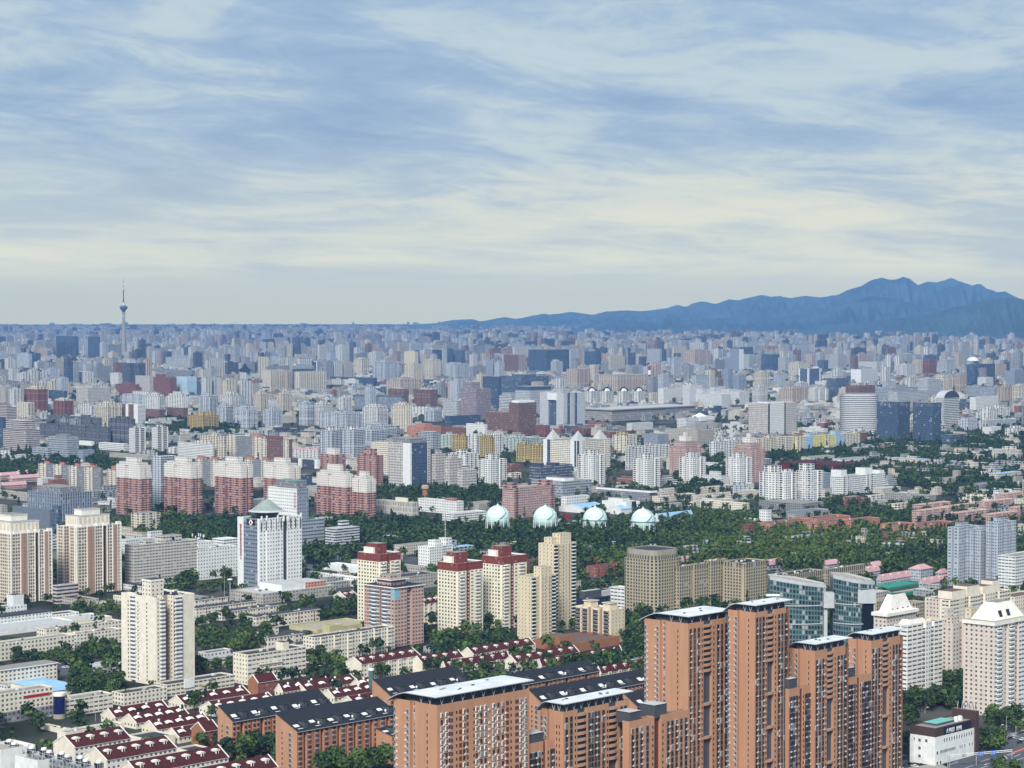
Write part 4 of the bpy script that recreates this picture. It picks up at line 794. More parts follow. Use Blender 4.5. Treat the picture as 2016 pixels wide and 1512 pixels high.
# plant roof in the bottom left corner
s = bld('white flat-roofed annex with a raised kerb, bottom left corner', -40, 2, 70, 1477, 1580, 'white_wall', name='plant_building', cat='annex', roof='roof_sand', par=1.6)
s = bld('white box-shaped roof annex in front of the rooftop fans', 30, 75, 127, 1498, 1590, 'white_wall', name='plant_building', cat='annex', roof='roof_sand', par=1.6)
s = bld('grey plant building under a row of white cooling fans, bottom left', -120, 190, 206, 1515, 1610, 'court', name='plant_building', cat='plant building', roof='metal_light', par=.2)
for k in range(15):
    u, v = s.wr * (.3 if k % 2 else .75), s.wl * (.02 + .055 * k); o = empty('cooling_fan', s.P + Vector((s.er.x * u + s.el.x * v, s.er.y * u + s.el.y * v, s.h)), s.rz)
    tag(o, 'white cooling fan in the long double row on the plant roof', 'cooling fan', 'rooftop cooling fans')
    m = MB(); m.box(-1.9, 1.9, -1.5, 1.5, 0, 2.6, 'black_paint', 'metal_light'); m.build('casing', o); m = MB(); m.lathe([(1.5, 2.6), (1.45, 3.7), (1.2, 3.7), (1.2, 2.8), (0, 2.8)], 14, 'white_paint'); m.build('cowl', o); m = MB()
    for a in range(4): m.box(-1.95 + a * 1.0, -1.75 + a * 1.0, -1.58, -1.5, 0, 2.6, 'metal_light')
    m.build('louvre', o)
for k in range(16):
    m = MB(); u, v = -.9, s.wl * k / 16.0; m.bar((u, v, 0), (u, v, s.h + 2.2), .12, 'metal_light'); m.bar((u, v, s.h + 2), (u, v + s.wl / 16, s.h + 2), .1, 'metal_light'); m.bar((u, v, s.h - 4), (u, v + s.wl / 16, s.h + 2), .07, 'metal_light'); m.build('screen_post', s.root)
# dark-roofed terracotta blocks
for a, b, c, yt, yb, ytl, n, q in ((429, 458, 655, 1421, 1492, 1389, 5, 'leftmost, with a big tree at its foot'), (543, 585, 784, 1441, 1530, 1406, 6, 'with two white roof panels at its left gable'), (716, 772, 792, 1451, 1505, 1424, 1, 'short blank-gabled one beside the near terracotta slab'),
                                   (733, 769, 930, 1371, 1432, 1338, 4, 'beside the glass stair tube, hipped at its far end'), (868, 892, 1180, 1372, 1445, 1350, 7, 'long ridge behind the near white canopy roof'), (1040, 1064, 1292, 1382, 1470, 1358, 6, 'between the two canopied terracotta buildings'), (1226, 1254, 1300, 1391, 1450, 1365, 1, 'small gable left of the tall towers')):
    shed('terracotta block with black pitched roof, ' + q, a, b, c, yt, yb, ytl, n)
p = ground(731, 1372); t = empty('stair_tube', p); tag(t, 'green glass stair tube at the corner of a terracotta gable', 'stair tube'); m = MB(); m.lathe([(1.9, 0), (1.9, 18)], 14, 'glass_green'); m.build('glazing', t); m = MB(); m.lathe([(2.1, 18), (2.1, 19), (0, 19)], 14, 'white_paint'); m.build('cap', t)
# the terracotta group
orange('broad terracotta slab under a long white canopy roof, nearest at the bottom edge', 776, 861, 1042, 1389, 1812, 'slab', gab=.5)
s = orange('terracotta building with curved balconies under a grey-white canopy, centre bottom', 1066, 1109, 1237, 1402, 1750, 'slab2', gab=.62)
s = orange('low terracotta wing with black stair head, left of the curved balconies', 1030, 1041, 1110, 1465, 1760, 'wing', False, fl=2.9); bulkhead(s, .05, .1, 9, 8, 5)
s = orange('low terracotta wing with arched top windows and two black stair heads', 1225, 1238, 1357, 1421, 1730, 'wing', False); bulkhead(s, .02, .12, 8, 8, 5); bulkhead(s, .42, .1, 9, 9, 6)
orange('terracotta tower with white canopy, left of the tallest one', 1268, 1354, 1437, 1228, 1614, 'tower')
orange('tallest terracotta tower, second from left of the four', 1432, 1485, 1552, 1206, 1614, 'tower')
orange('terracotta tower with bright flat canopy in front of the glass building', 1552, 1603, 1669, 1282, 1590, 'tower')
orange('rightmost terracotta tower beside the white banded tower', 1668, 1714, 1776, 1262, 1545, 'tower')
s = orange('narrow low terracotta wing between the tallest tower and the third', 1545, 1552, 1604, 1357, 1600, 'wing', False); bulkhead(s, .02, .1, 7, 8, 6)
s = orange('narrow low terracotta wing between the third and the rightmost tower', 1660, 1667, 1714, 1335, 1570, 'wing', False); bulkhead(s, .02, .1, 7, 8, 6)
# ================================================================ near city, lower middle
region(660, 1000)
IV = dict(name='residential_tower', cat='apartment tower', group='ivory towers with red tops', roof='roof_grey', coping='cream_light')
def ivory(label, xl, xc, xr, yt, yb):
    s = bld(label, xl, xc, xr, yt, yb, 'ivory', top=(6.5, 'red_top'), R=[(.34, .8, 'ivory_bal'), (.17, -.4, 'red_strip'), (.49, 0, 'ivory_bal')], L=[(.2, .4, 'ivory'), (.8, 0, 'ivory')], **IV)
    m = MB(); m.box(s.wr * .1, s.wr * .55, s.wl * .2, s.wl * .7, s.zr, s.h + 8, 'red_top', 'roof_grey'); m.build('penthouse', s.root)
    m = MB(); m.box(s.wr * .02, s.wr * .16, s.wl * .3, s.wl * .75, s.zr, s.h + 5, 'cream_light', 'roof_grey'); m.build('penthouse', s.root)
    stack(s, 'balcony', bal_mesh(5, 1.2, 'cream_light', 'cream_light', 'glass_dark', 2.4, 3, 1.2), 'R', [s.wr * .17, s.wr * .78], .6, 2.8, 2, 8.5)
    stack(s, 'air_conditioner', ac_mesh(), 'R', [s.wr * .45], -.4, 2.8, 2, 8); return s
ivory('ivory tower with red top partly hidden behind the pinkish balcony tower', 130, 250, 370, 262, 650)
ivory('ivory tower with red top and red stripe, middle of the three', 585, 690, 836, 315, 725)
ivory('ivory tower with red top standing behind the beige stepped tower', 838, 940, 1084, 278, 690)
s = bld('pinkish-brown tower with white balconies on its left face and dark flat roof', 165, 337, 502, 458, 790, 'tan_brick', 'residential_tower', 'apartment tower', L=[(.12, 0, 'tan_brick'), (.3, .3, 'tan_bal'), (.06, -2, 'tan_bal'), (.36, .3, 'tan_bal'), (.16, 0, 'tan_panel')][:3] + [(.36, .3, 'tan_bal'), (.16, 0, 'tan_brick')], R=[(.42, 0, 'tan_brick'), (.18, -2.2, 'tan_bal'), (.4, 0, 'tan_brick')], roof='roof_black', eave=(.9, .9, 'white_paint', 'roof_black'), par=.3)
m = MB(); m.box(s.wr * .18, s.wr * .7, s.wl * .3, s.wl * .75, s.h, s.h + 5, 'tan_brick', 'roof_grey'); m.box(s.wr * .12, s.wr * .76, s.wl * .24, s.wl * .81, s.h + 5, s.h + 5.8, 'white_paint', 'roof_grey'); m.box(s.wr * .22, s.wr * .6, s.wl * .36, s.wl * .7, s.h + 5.8, s.h + 8.5, 'tan_brick', 'roof_grey'); m.build('penthouse', s.root)
m = MB(); m.box(-.08, s.wr * .17, -.08, 3.5, s.h - 8, s.h - .6, 'cyan_panel'); m.build('blue_panel', s.root)
stack(s, 'balcony', bal_mesh(4.6, 1.2, 'white_paint', 'metal_light', 'glass_dark', 2.4, 3, 1.0), 'L', [s.wl * .3, s.wl * .66], .2, 2.9, 2, 3.5)
BG = dict(name='residential_tower', cat='apartment tower', roof='roof_sand', coping='beige_wall')
s = bld('beige stepped tower with dark balcony stack, lower front part', 1032, 1110, 1252, 392, 752, 'beige', R=[(.2, 0, 'beige'), (.16, 0, 'beige'), (.42, 1.2, 'beige'), (.22, 0, 'beige')], **BG, pent=((.38, .8, -.03, .5, 7, 'beige'),))
stack(s, 'balcony', bal_mesh(3.4, 1.1, 'white_paint', 'metal_dark', 'glass_dark', 2.6, 3, .9), 'R', [s.wr * .1, s.wr * .9], 0, 2.9, 3, 3); stack(s, 'small_window', hole_mesh(.6, 1.3), 'R', [s.wr * .42, s.wr * .52, s.wr * .68, s.wr * .75], 1.25, 2.9, 3.4, 3)
s = bld('beige stepped tower, tall rear part rising above its lower front', 1152, 1236, 1366, 206, 700, 'beige', R=[(.2, 0, 'beige'), (.12, -.6, 'beige'), (.42, .8, 'beige'), (.26, 0, 'beige')], **BG, pent=((.28, .76, -.02, .5, 8, 'beige'), (0.05, .3, .2, .7, 5, 'beige')))
stack(s, 'balcony', bal_mesh(3.6, 1.1, 'white_paint', 'metal_dark', 'glass_dark', 2.6, 3, .9), 'R', [s.wr * .1, s.wr * .88], 0, 2.9, 3, 3); stack(s, 'small_window', hole_mesh(.6, 1.3), 'R', [s.wr * .25, s.wr * .3, s.wr * .42, s.wr * .66], .9, 2.9, 3.4, 3)
s = bld('beige ten-storey block with dark balconies and two roof huts', 1362, 1563, 1642, 578, 768, 'beige', 'mid_rise_block', 'apartment block', L=[(.24, 0, 'beige'), (.1, -1.5, 'brown_strip_p'), (.22, 0, 'beige'), (.1, -1.5, 'brown_strip_p'), (.34, 0, 'beige')], roof='roof_sand', coping='cream_light')
for v in (.12, .66):
    m = MB(); m.box(s.wr * .25, s.wr * .75, s.wl * v, s.wl * (v + .2), s.zr, s.h + 4, 'beige_wall'); m.box(s.wr * .2, s.wr * .8, s.wl * (v - .02), s.wl * (v + .22), s.h + 4, s.h + 4.5, 'cream_light', 'roof_sand'); m.build('penthouse', s.root)
stack(s, 'balcony', bal_mesh(4.2, 1.2, 'black_paint', 'cream_light', 'glass_dark', 2.5, 3, 1.0), 'L', [s.wl * q for q in (.12, .42, .72, .92)], .2, 2.9, 2.5, 2.5)
s = bld('white stepped mid-rise with a lattice mast on its roof', 470, 535, 666, 222, 330, 'white_sq', 'mid_rise_block', 'office block', R=[(.3, 0, 'white'), (.3, 0, 'white'), (.4, -1, 'white_band')], pent=((.28, .55, .1, .7, 6, 'white_sq'), (.75, 1.0, .1, .7, 7, 'white_sq')), roof='roof_ltgrey')
o = empty('lattice_mast', s.P + Vector((*(s.er * s.wr * .88 + s.el * s.wl * .4), s.h + 7)), s.rz); tag(o, 'thin white lattice mast with ring platforms on the white mid-rise', 'mast')
m = MB(); m.bar((0, 0, -1), (0, 0, 24), .35, 'pole_grey'); m.build('pole', o)
for z in (8, 13, 18): m = MB(); m.lathe([(1.2, z), (1.4, z + .4), (0.3, z + .5)], 8, 'metal_light'); m.build('platform', o)
bld('long grey slab with square windows behind the ivory towers', 362, 372, 586, 392, 470, 'grey_row', 'slab_block', 'office block', d=22, roof='roof_dark', units=3)
bld('grey sloping-roofed block between the ivory towers and the white mid-rise', 330, 480, 540, 340, 380, 'grey_row', 'low_block', 'office block', roof='roof_grey')
bld('dark navy windowless hall with white roof plant right of the beige tower', 1364, 1415, 1632, 516, 575, 'navy_panel', 'hall', 'hall', roof='roof_ltgrey', units=9, pent=((.05, .5, .3, .8, 6, 'metal_dark', 'roof_ltgrey'), (.5, .8, .3, .7, 4, 'metal_light')))
bld('small pale block squeezed left of the round taupe tower', 1628, 1640, 1690, 455, 575, 'white_band', 'low_block', 'low building', d=16, roof='roof_ltgrey')
bld('brown brick podium with flat pink-brown roof below the beige towers', 1128, 1330, 1612, 772, 822, 'brown_brick', 'podium', 'podium', roof='roof_brown', pent=((.02, .3, .3, .8, 4, 'brown_brick', 'roof_brown'),))
bld('red brick row with white eaves behind the beige tower, left of it', 1080, 1088, 1160, 300, 345, 'brick', 'row_block', 'apartment block', d=12, roof='roof_dark')
bld('red brick row with white eaves at the edge of the wood', 1362, 1372, 1470, 306, 340, 'brick', 'row_block', 'apartment block', d=12, roof='roof_ltgrey')
bld('bright red brick box at the right end of the brick row', 1462, 1486, 1535, 285, 338, 'red_paint', 'low_block', 'low building', roof='roof_sand')
bld('long dark red brick row left of the round taupe tower', 1424, 1480, 1675, 332, 392, 'brick', 'row_block', 'apartment block', roof='roof_dark', R=5)
region(440, 960, 6.72)
bld('white factory range with tall windows right of the white tower', 1098, 1782, 1840, 1190, 1320, 'white_sq', 'factory', 'factory', roof='roof_grey', units=6, fl=None) if 0 else bld('white factory range with tall windows right of the white tower', 1098, 1782, 1840, 1190, 1320, 'white_sq', 'factory', 'factory', roof='roof_grey', units=6)
bld('large hall with bright white roof behind the factory range', 1300, 1790, 1990, 1065, 1140, 'white_wall', 'hall', 'hall', roof='roof_white')
region(660, 1000)
for a, b, c, yt, yb, n, q in ((60, 148, 482, 888, 985, 6, 'tallest, left of the others'), (432, 492, 726, 880, 945, 4, 'second from the left'), (716, 782, 1132, 830, 890, 6, 'top row left of the brown podium'), (962, 1025, 1382, 876, 930, 6, 'in front of the brown podium'),
                             (596, 625, 988, 908, 945, 6, 'behind the black ridge, with a round tree'), (1140, 1168, 1626, 894, 935, 7, 'long one right, cut by the black roof'), (1476, 1505, 1790, 936, 975, 5, 'rightmost, against the terracotta tower'), (-10, 60, 130, 508, 550, 2, 'small pair left behind the pinkish tower'), (440, 505, 602, 545, 665, 3, 'behind the ivory towers')):
    gable('cream gabled terrace with red dormered roof, ' + q, a, b, c, yt, yb, 'cream_row', 'roof_red', 4.2, n, 'gabled_terrace', 'cream gabled terraces with red roofs', 'cream_wall', R=sum([[(.55, 0, 'cream_row'), (.14, .1, 'stair_bay'), (.31, .7, 'cream_row')] for _ in range(n)], []))
# bus station canopy and ring road
def sheet(name, pts, z, mtl, kind='structure', label=None, cat=None):
    me = bpy.data.meshes.new(name); me.from_pydata([(p.x, p.y, z) for p in (ground(*q) for q in pts)], [], [tuple(range(len(pts)))]); me.materials.append(mat(mtl)); me.uv_layers.new(name='UVMap')
    return tag(link(bpy.data.objects.new(name, me)), label, cat, None, kind)
sheet('road', [(600, 1112), (790, 1098), (968, 1086), (975, 1094), (800, 1107), (610, 1124)], .06, 'asphalt')
p = ground(1020, 1086); t = empty('shelter_canopy', p, math.atan2(math.cos(AZR), math.sin(AZR)) - 0.7); tag(t, 'white station canopy with dark roof at the edge of the wood', 'canopy')
m = MB(); m.box(-19, 19, -9, 9, 9, 9.3, 'white_paint', 'black_paint', True); m.box(-20, 20, -9.6, -9, 8.7, 10.2, 'white_paint', bottom=True); m.box(-20, 20, 9, 9.6, 8.7, 10.2, 'white_paint', bottom=True); m.build('roof', t)
for x in (-15, -5, 5, 15): m = MB(); m.bar((x, -6, 0), (x, -6, 9), .35, 'concrete'); m.build('post', t)
m = MB(); m.box(-12, 2, -2, 4, 0, 4, 'red_paint', 'roof_grey'); m.build('kiosk', t)
# ================================================================ near city, lower right
region(1316, 1000)
def rounded(label, px0, px1, yt, yb, sty, name, cat, group=None, topset=None, n=40, pw=4.0, ratio=1.0, roof='roof_dark', rot=0.0):
    """tower on a rounded-square plan that spans the photo columns px0..px1"""
    X = lambda v: REG[0] + v / REG[2]; Y = lambda v: REG[1] + v / REG[2]
    P = ground((X(px0) + X(px1)) / 2, Y(yb)); D = P.y * CT + H * ST; w = (X(px1) - X(px0)) / F * D / 2; P = P + Vector((P.x, P.y, 0)).normalized() * w * .9; w *= (P.y * CT + H * ST) / D
    h = height_at(P.x * (1 - w / P.length), P.y * (1 - w / P.length), Y(yt)); t = empty(name, P, rot); tag(t, label, cat, group); t['r'] = w
    pts = []
    for i in range(n):
        a = 2 * math.pi * i / n; c, s_ = math.cos(a), math.sin(a); q = (abs(c) ** pw + abs(s_) ** pw) ** (-1 / pw); pts.append((w * q * c, w * q * s_ * ratio))
    m = MB(); shell(m, pts, [sty] * n, -3, h, None)
    inn = offset_poly(pts, .4)
    for i in range(n):
        p, q, a, b = pts[i], pts[(i + 1) % n], inn[i], inn[(i + 1) % n]; m.poly([(*p, h), (*q, h), (*b, h), (*a, h)], sty); m.poly([(*b, h - 1), (*a, h - 1), (*a, h), (*b, h)], sty)
    m.build('wall', t); m = MB(); m.poly([(*p, h - 1) for p in inn], roof); m.build('roof', t)
    if topset:
        k, hh, st = topset; q = [(x * k, y * k) for x, y in pts]; m = MB(); shell(m, q, [st] * n, h - 1, h + hh, None); m.poly([(*p, h + hh - .8) for p in q], roof); m.build('top_storey', t)
    RECTS.append((X(px0), X(px1), Y(yt), Y(yb), P.length, P.x, P.y, 1, 0, w, w)); return t, w, h
region(660, 1000)
rounded('rounded taupe tower with set-back top floor and black roof', 1675, 1920, 292, 590, 'taupe', 'taupe_tower', 'apartment tower', 'taupe apartment blocks', (.9, 8, 'taupe_top'), pw=7, rot=math.pi / 4)
region(1316, 1000)
TP = dict(name='taupe_block', cat='apartment block', group='taupe apartment blocks', top=(5.5, 'taupe_top'), roof='roof_black')
bld('taupe block with staggered roofline, right of the rounded taupe tower', 30, 62, 240, 332, 585, 'taupe', **TP, units=8, R=[(.35, 0, 'taupe'), (.12, -1.5, 'taupe_p'), (.53, 0, 'taupe')])
bld('taupe middle block joining the staggered one and the rounded corner one', 200, 240, 335, 300, 560, 'taupe', **TP, units=4)
bld('taupe block with broad rounded corner and round dish on the roof', 303, 425, 560, 312, 565, 'taupe', **TP, units=6, L=[(.1, -.8, 'taupe'), (.8, 0, 'taupe'), (.1, -.8, 'taupe')], R=[(.1, -.8, 'taupe'), (.9, 0, 'taupe')])
bld('long low taupe row behind the left glass lobe', 556, 640, 880, 385, 480, 'taupe', **TP, units=14)
bld('low taupe row behind the round glass drum', 875, 900, 1116, 348, 450, 'taupe', **TP, units=8)
bld('small taupe block right of the glass drum', 1156, 1166, 1250, 482, 580, 'grey_row', 'low_block', 'apartment block', d=12, roof='roof_ltgrey')
bld('taupe row half hidden by the white pyramid crown', 1166, 1180, 1330, 532, 640, 'taupe', 'low_block', 'apartment block', d=14, roof='roof_grey', units=4)
bld('taupe row end peeping out right of the white pyramid crown', 1390, 1400, 1462, 540, 640, 'taupe', 'low_block', 'apartment block', d=14, roof='roof_grey', units=2)
# the curved glass building
p = ground(1316 + 730 / 2.88, 1000 + 800 / 2.88); t = empty('glass_building', p); tag(t, 'green glass office building of two curved lobes with grey lift shafts', 'office building')
k = p.y / F
def lobe(x0, x1, y0, z0, z1, zl, n=18, depth=26, bulge=6.0, back=True, ex=1.0):
    """glass lobe from x0 to x1 whose top slopes from zl (left end) to z1 (right end)"""
    P = [(x0 + (x1 - x0) * i / n, y0 - bulge * math.sin(math.pi * (i / n) ** ex)) for i in range(n + 1)] + [(x1, y0 + depth * .5), ((x0 + x1) / 2, y0 + depth), (x0, y0 + depth * .6)]
    Z = lambda x: zl + (z1 - zl) * (x - x0) / (x1 - x0); m = MB(); rf = MB(); N = len(P)
    for i in range(N):
        a, b = P[i], P[(i + 1) % N]; L_ = math.hypot(a[0] - b[0], a[1] - b[1]); nb = max(1, round(L_ / 2)); nf = round((z1 - z0) / 3.6)
        m.poly([(*a, z0), (*b, z0), (*b, Z(b[0])), (*a, Z(a[0]))], 'glass_teal', [(i * nb, 0), (i * nb + nb, 0), (i * nb + nb, nf), (i * nb, nf)])
        rf.poly([(a[0], a[1], Z(a[0])), (b[0], b[1], Z(b[0])), (b[0], b[1], Z(b[0]) + 2.6), (a[0], a[1], Z(a[0]) + 2.6)], 'metal_light')
    m.build('glass_wall', t); rf.poly([(x, y, Z(x) + 1.4) for x, y in P], 'roof_sand'); rf.build('roof_ring', t)
    for q in range(4):
        b_ = MB(); x = x0 + (x1 - x0) * (.2 + .2 * q); b_.obox((x, y0 + depth * .25, Z(x) + 1.7), (.3, 0, 0), (0, depth * .3, 0), (0, 0, .4), 'metal_light'); b_.build('roof_beam', t)
    for z in (z0 + (z1 - z0) * f for f in (.42, .72)):
        b_ = MB()
        for i in range(n): a, b = P[i], P[i + 1]; b_.obox(((a[0] + b[0]) / 2, (a[1] + b[1]) / 2 - .25, z), ((b[0] - a[0]) / 2, (b[1] - a[1]) / 2, 0), (0, .25, 0), (0, 0, .35), 'metal_light')
        b_.build('ledge', t)
hz = lambda py: height_at(p.x, p.y, 1000 + py / 2.88)
X_ = lambda v: (v - 730) / 2.88 * k
lobe(X_(575), X_(895), 2, 0, hz(455), hz(408)); lobe(X_(930), X_(1166), -4, 0, hz(432), hz(395), depth=34, bulge=9)
for a, b, za, zb, y in ((872, 932, hz(475), hz(560), -8), (1058, 1160, hz(455), hz(528), -14)):
    m = MB(); m.box(X_(a), X_(b), y, y + 9, zb, za, 'metal_light', 'roof_ltgrey', True); m.build('lift_head', t)
m = MB(); m.box(X_(876), X_(895), -6, 2, 0, hz(560), 'metal_light'); m.build('lift_shaft', t); m = MB(); m.box(X_(1066), X_(1152), -12, -6, 0, hz(528), 'glass_dark'); m.build('shaft_glass', t)
for a in (1062, 1150): m = MB(); m.box(X_(a), X_(a + 8), -12.6, -5.4, 0, hz(528), 'metal_light'); m.build('shaft_edge', t)
m = MB(); m.box(X_(550), X_(700), -1, 0, hz(500), hz(488), 'white_paint'); m.build('roof_railing', t)
RECTS.append((1316 + 555 / 2.88, 1316 + 1166 / 2.88, 1000 + 345 / 2.88, 1000 + 800 / 2.88, p.length, p.x - 30, p.y, 1, 0, 65, 35))
# white towers with pyramid crowns
OB = 'offwhite_band'
s = bld('white banded tower with arched balconies, beside the rightmost terracotta tower', 1276, 1352, 1549, 668, 1135, OB, 'residential_tower', 'apartment tower', R=[(.42, 0, OB), (.1, -1.6, 'apricot_r'), (.14, .3, 'white'), (.1, -1.6, 'apricot_r'), (.24, .3, OB)], L=[(1, 0, OB)], roof='roof_brown', coping='beige_wall', units=4)
stack(s, 'balcony', bal_mesh(3.2, 1.2, 'white_paint', 'white_wall', 'glass_dark', 2.4, 3, 1.0), 'R', [s.wr * .47, s.wr * .71], -1.0, 2.9, 2, 3); pyramid(s, 'roof_skirt', .08, .62, .15, .9, s.h - .2, 3.2, 'cream_light', .7, 'roof_grey')
s = bld('cream tower under a big white truncated pyramid crown, behind the banded tower', 1165, 1235, 1400, 612, 1060, 'apricot', 'residential_tower', 'apartment tower', roof='roof_brown')
pyramid(s, 'pyramid_crown', .1, .95, .08, .95, s.h + .5, 12.5, 'cream_light', .5, 'roof_dark'); 
for u in (.08, .32, .58, .82): m = MB(); m.obox((s.wr * (.2 + u * .7), s.wl * .08 + 1.5, s.h + 5), (1.0, 0, 0), (0, .75, 1.9), (0, -.4, .15), 'glass_dark'); m.build('dormer', s.root)
m = MB(); m.box(-1.5, s.wr + 1.5, -1.5, s.wl + 1.5, s.h - .5, s.h + 1.8, 'cream_light', 'cream_light', True); m.build('eaves', s.root)
s = bld('pinkish white tower with pyramid crown at the right edge of the photo', 1824, 1842, 2150, 668, 1185, 'apricot', 'residential_tower', 'apartment tower', d=22, L=[(1, 0, 'apricot')], R=[(.16, .5, 'white_band'), (.09, -.8, 'apricot'), (.11, .6, 'white_band'), (.08, -.8, 'apricot_r'), (.2, .5, 'white_band'), (.16, -1, 'apricot'), (.2, .5, 'white_band')], roof='roof_brown')
m = MB(); m.box(-.9, s.wr + .9, -.9, s.wl + .9, s.h - .2, s.h + 2.2, 'cream_light', 'roof_sand', True); m.build('eaves', s.root); pyramid(s, 'pyramid_crown', .07, .6, .1, .9, s.h + 2.3, 10.5, 'cream_light', .5, 'roof_grey')
stack(s, 'balcony', bal_mesh(4.6, 1.2, 'white_paint', 'white_wall', 'glass_dark', 2.4, 4, 1.1), 'R', [s.wr * .08, s.wr * .3], .5, 2.9, 2, 3)
for u in (.2, .34): m = MB(); m.obox((s.wr * u, s.wl * .1 + 1.6, s.h + 6), (1.7, 0, 0), (0, .7, 2.0), (0, -.4, .15), 'glass_dark'); m.build('dormer', s.root)
s = bld('long cream slab with rounded corner bay and stepped roof huts', 1458, 1590, 1936, 522, 785, 'cream_band', 'slab_block', 'apartment block', L=[(.3, .5, 'cream_band'), (.12, -1.2, 'cream'), (.58, 0, 'apricot')], R=[(.14, .8, 'cream_band'), (.1, 0, 'cream'), (.1, -1.5, 'cream_r'), (.16, 0, 'cream_band'), (.08, -1.5, 'cream_r'), (.16, 0, 'cream'), (.08, -1.5, 'cream_r'), (.18, 0, 'cream_band')], roof='roof_brown', coping='cream_light', pent=((.12, .34, .2, .8, 5, 'cream_wall', 'roof_brown'), (.36, .56, .2, .8, 7, 'cream_wall', 'roof_brown'), (.62, .78, .2, .8, 5, 'cream_wall', 'roof_brown'), (.78, .9, .2, .7, 8, 'cream_wall', 'roof_brown')))
s = bld('beige stepped apartment tower with narrow shafts, below the long cream slab', 1549, 1604, 1766, 655, 1015, 'apricot', 'residential_tower', 'apartment tower', R=[(.22, .8, 'apricot'), (.18, -1, 'apricot_r'), (.2, 0, 'apricot'), (.14, -1.5, 'apricot_r'), (.26, .8, 'beige')], pent=((0.02, .3, .1, .6, 4, 'apricot'), (.66, 1.0, -.02, .6, 8, 'beige'), (.05, .28, .62, .98, 9, 'apricot')), roof='roof_sand')
for a, b, c, yt, yb, q in ((1583, 1640, 1756, 112, 445, 'front part with white bay windows'), (1700, 1765, 1880, 128, 440, 'middle part with curved balconies'), (1800, 1862, 1968, 84, 450, 'tallest rear part at the right')):
    s = bld('grey-blue apartment tower, ' + q, a, b, c, yt, yb, 'grey_tower', 'residential_tower', 'apartment tower', group='grey-blue tower cluster', R=[(.3, .5, 'grey_tower'), (.16, -2, 'grey_tower_r'), (.24, .5, 'grey_tower'), (.14, -2, 'grey_tower_r'), (.16, .3, 'grey_tower')], L=[(.4, .4, 'grey_tower'), (.2, -1.5, 'grey_tower_r'), (.4, .4, 'grey_tower')], roof='roof_dark', units=3, pent=((.2, .6, .2, .7, 4, 'grey_tower'),))
bld('white and grey tower slice at the right edge beside the grey-blue towers', 1956, 1966, 2110, 275, 505, 'white_band', 'residential_tower', 'apartment tower', d=18, roof='roof_grey')
bld('cream block at the right edge above the pink-white tower', 1953, 1962, 2110, 505, 610, 'cream', 'mid_rise_block', 'apartment block', d=18, roof='roof_brown')
PK = dict(name='pink_roof_house', cat='house', group='houses with pink roofs', roof='roof_pink')
for a, b, c, yt, yb, hp, q in ((855, 905, 986, 322, 352, True, 'hipped one left of the other two hipped'), (1108, 1170, 1240, 332, 374, True, 'hipped one above the round glass drum'), (1360, 1430, 1500, 350, 418, True, 'hipped one nearest to the grey-blue towers'), (1515, 1550, 1592, 372, 400, True, 'small hipped one beside the grey-blue tower foot'),
                              (1180, 1202, 1422, 408, 440, False, 'long row above the green netting'), (1420, 1442, 1602, 428, 462, False, 'long row touching the grey-blue towers'), (28, 44, 152, 305, 335, False, 'row behind the rounded taupe tower'), (548, 572, 650, 320, 350, False, 'row behind the taupe corner block'), (1096, 1122, 1198, 362, 392, False, 'short row right of the glass drum roof')):
    gable('pale house with faded pink roof, ' + q, a, b, c, yt, yb, 'grey_tower', rise=4 if hp else 4.6, dorm=0 if hp else max(2, (c - b) // 40), hip=hp, end='grey_tower', verge='roof_pink', **PK)
bld('site yard covered in green netting below the long pink-roofed row', 1160, 1255, 1425, 452, 462, 'green_net', 'netted_yard', 'building site', roof='green_net', par=0)
bld('site yard with green netting and sand-coloured rubble strip', 1236, 1300, 1505, 488, 502, 'green_net', 'netted_yard', 'building site', roof='green_net', par=0, pent=((.1, .9, .3, .7, .6, 'roof_sand', 'roof_sand'),))
# white restaurant with brown top
s = bld('white restaurant building with dark brown roof band and white lettering', 1370, 1512, 1736, 1250, 1462, 'white_wall', 'restaurant_building', 'restaurant', top=(5.2, 'brown_panel'), roof='roof_grey', par=.8, coping='brown_panel')
w, l, h = s.wr, s.wl, s.h
sign('大鸭梨  烤鸭', s.root, (w * .46, -.25, h - 4.2), 0, 3.0, 'sign_white', label='white rooftop lettering')
m = MB(); m.box(w * .2, w * .9, -.18, -.02, h - 4.7, h - .6, 'purple_sign'); m.build('sign_band', s.root)
pl = [((w * (.22 + .063 * k), 0, h - 9.2), 0.0) for k in range(12)]; repeat('window', win_mesh(1.15, 2.3, 'white_wall', 'glass_dark', .1, 2), s.root, pl)
pl = [((w * (.13 + .03 * k), 0, h - 15.2), 0.0) for k in range(13)] + [((w * q, 0, h - 15.2), 0.0) for q in (.62, .67, .74, .86, .93)]; repeat('window', win_mesh(1.0, 1.9, 'white_wall', 'glass_grey', .1, 1), s.root, pl)
pl = [((w * q, 0, h - 15.4), 0.0) for q in (.05,)] + [((w * q, 0, h - 21.4), 0.0) for q in (.05, .13)]; repeat('window', win_mesh(1.7, 2.0, 'white_wall', 'glass_dark', .1, 2), s.root, pl)
pl = [((0, l * v, h - z), -math.pi / 2) for v, z in ((.35, 8.8), (.62, 9.0), (.86, 8.6), (.62, 13.6), (.62, 18.2), (.55, 23))]; repeat('window', win_mesh(1.7, 1.9, 'white_wall', 'glass_dark', .1, 2), s.root, pl)
m = MB(); m.box(w * .985, w * 1.06, -1.2, l * .9, -1, h + 4.5, 'brown_panel', 'roof_brown'); m.build('side_tower', s.root)
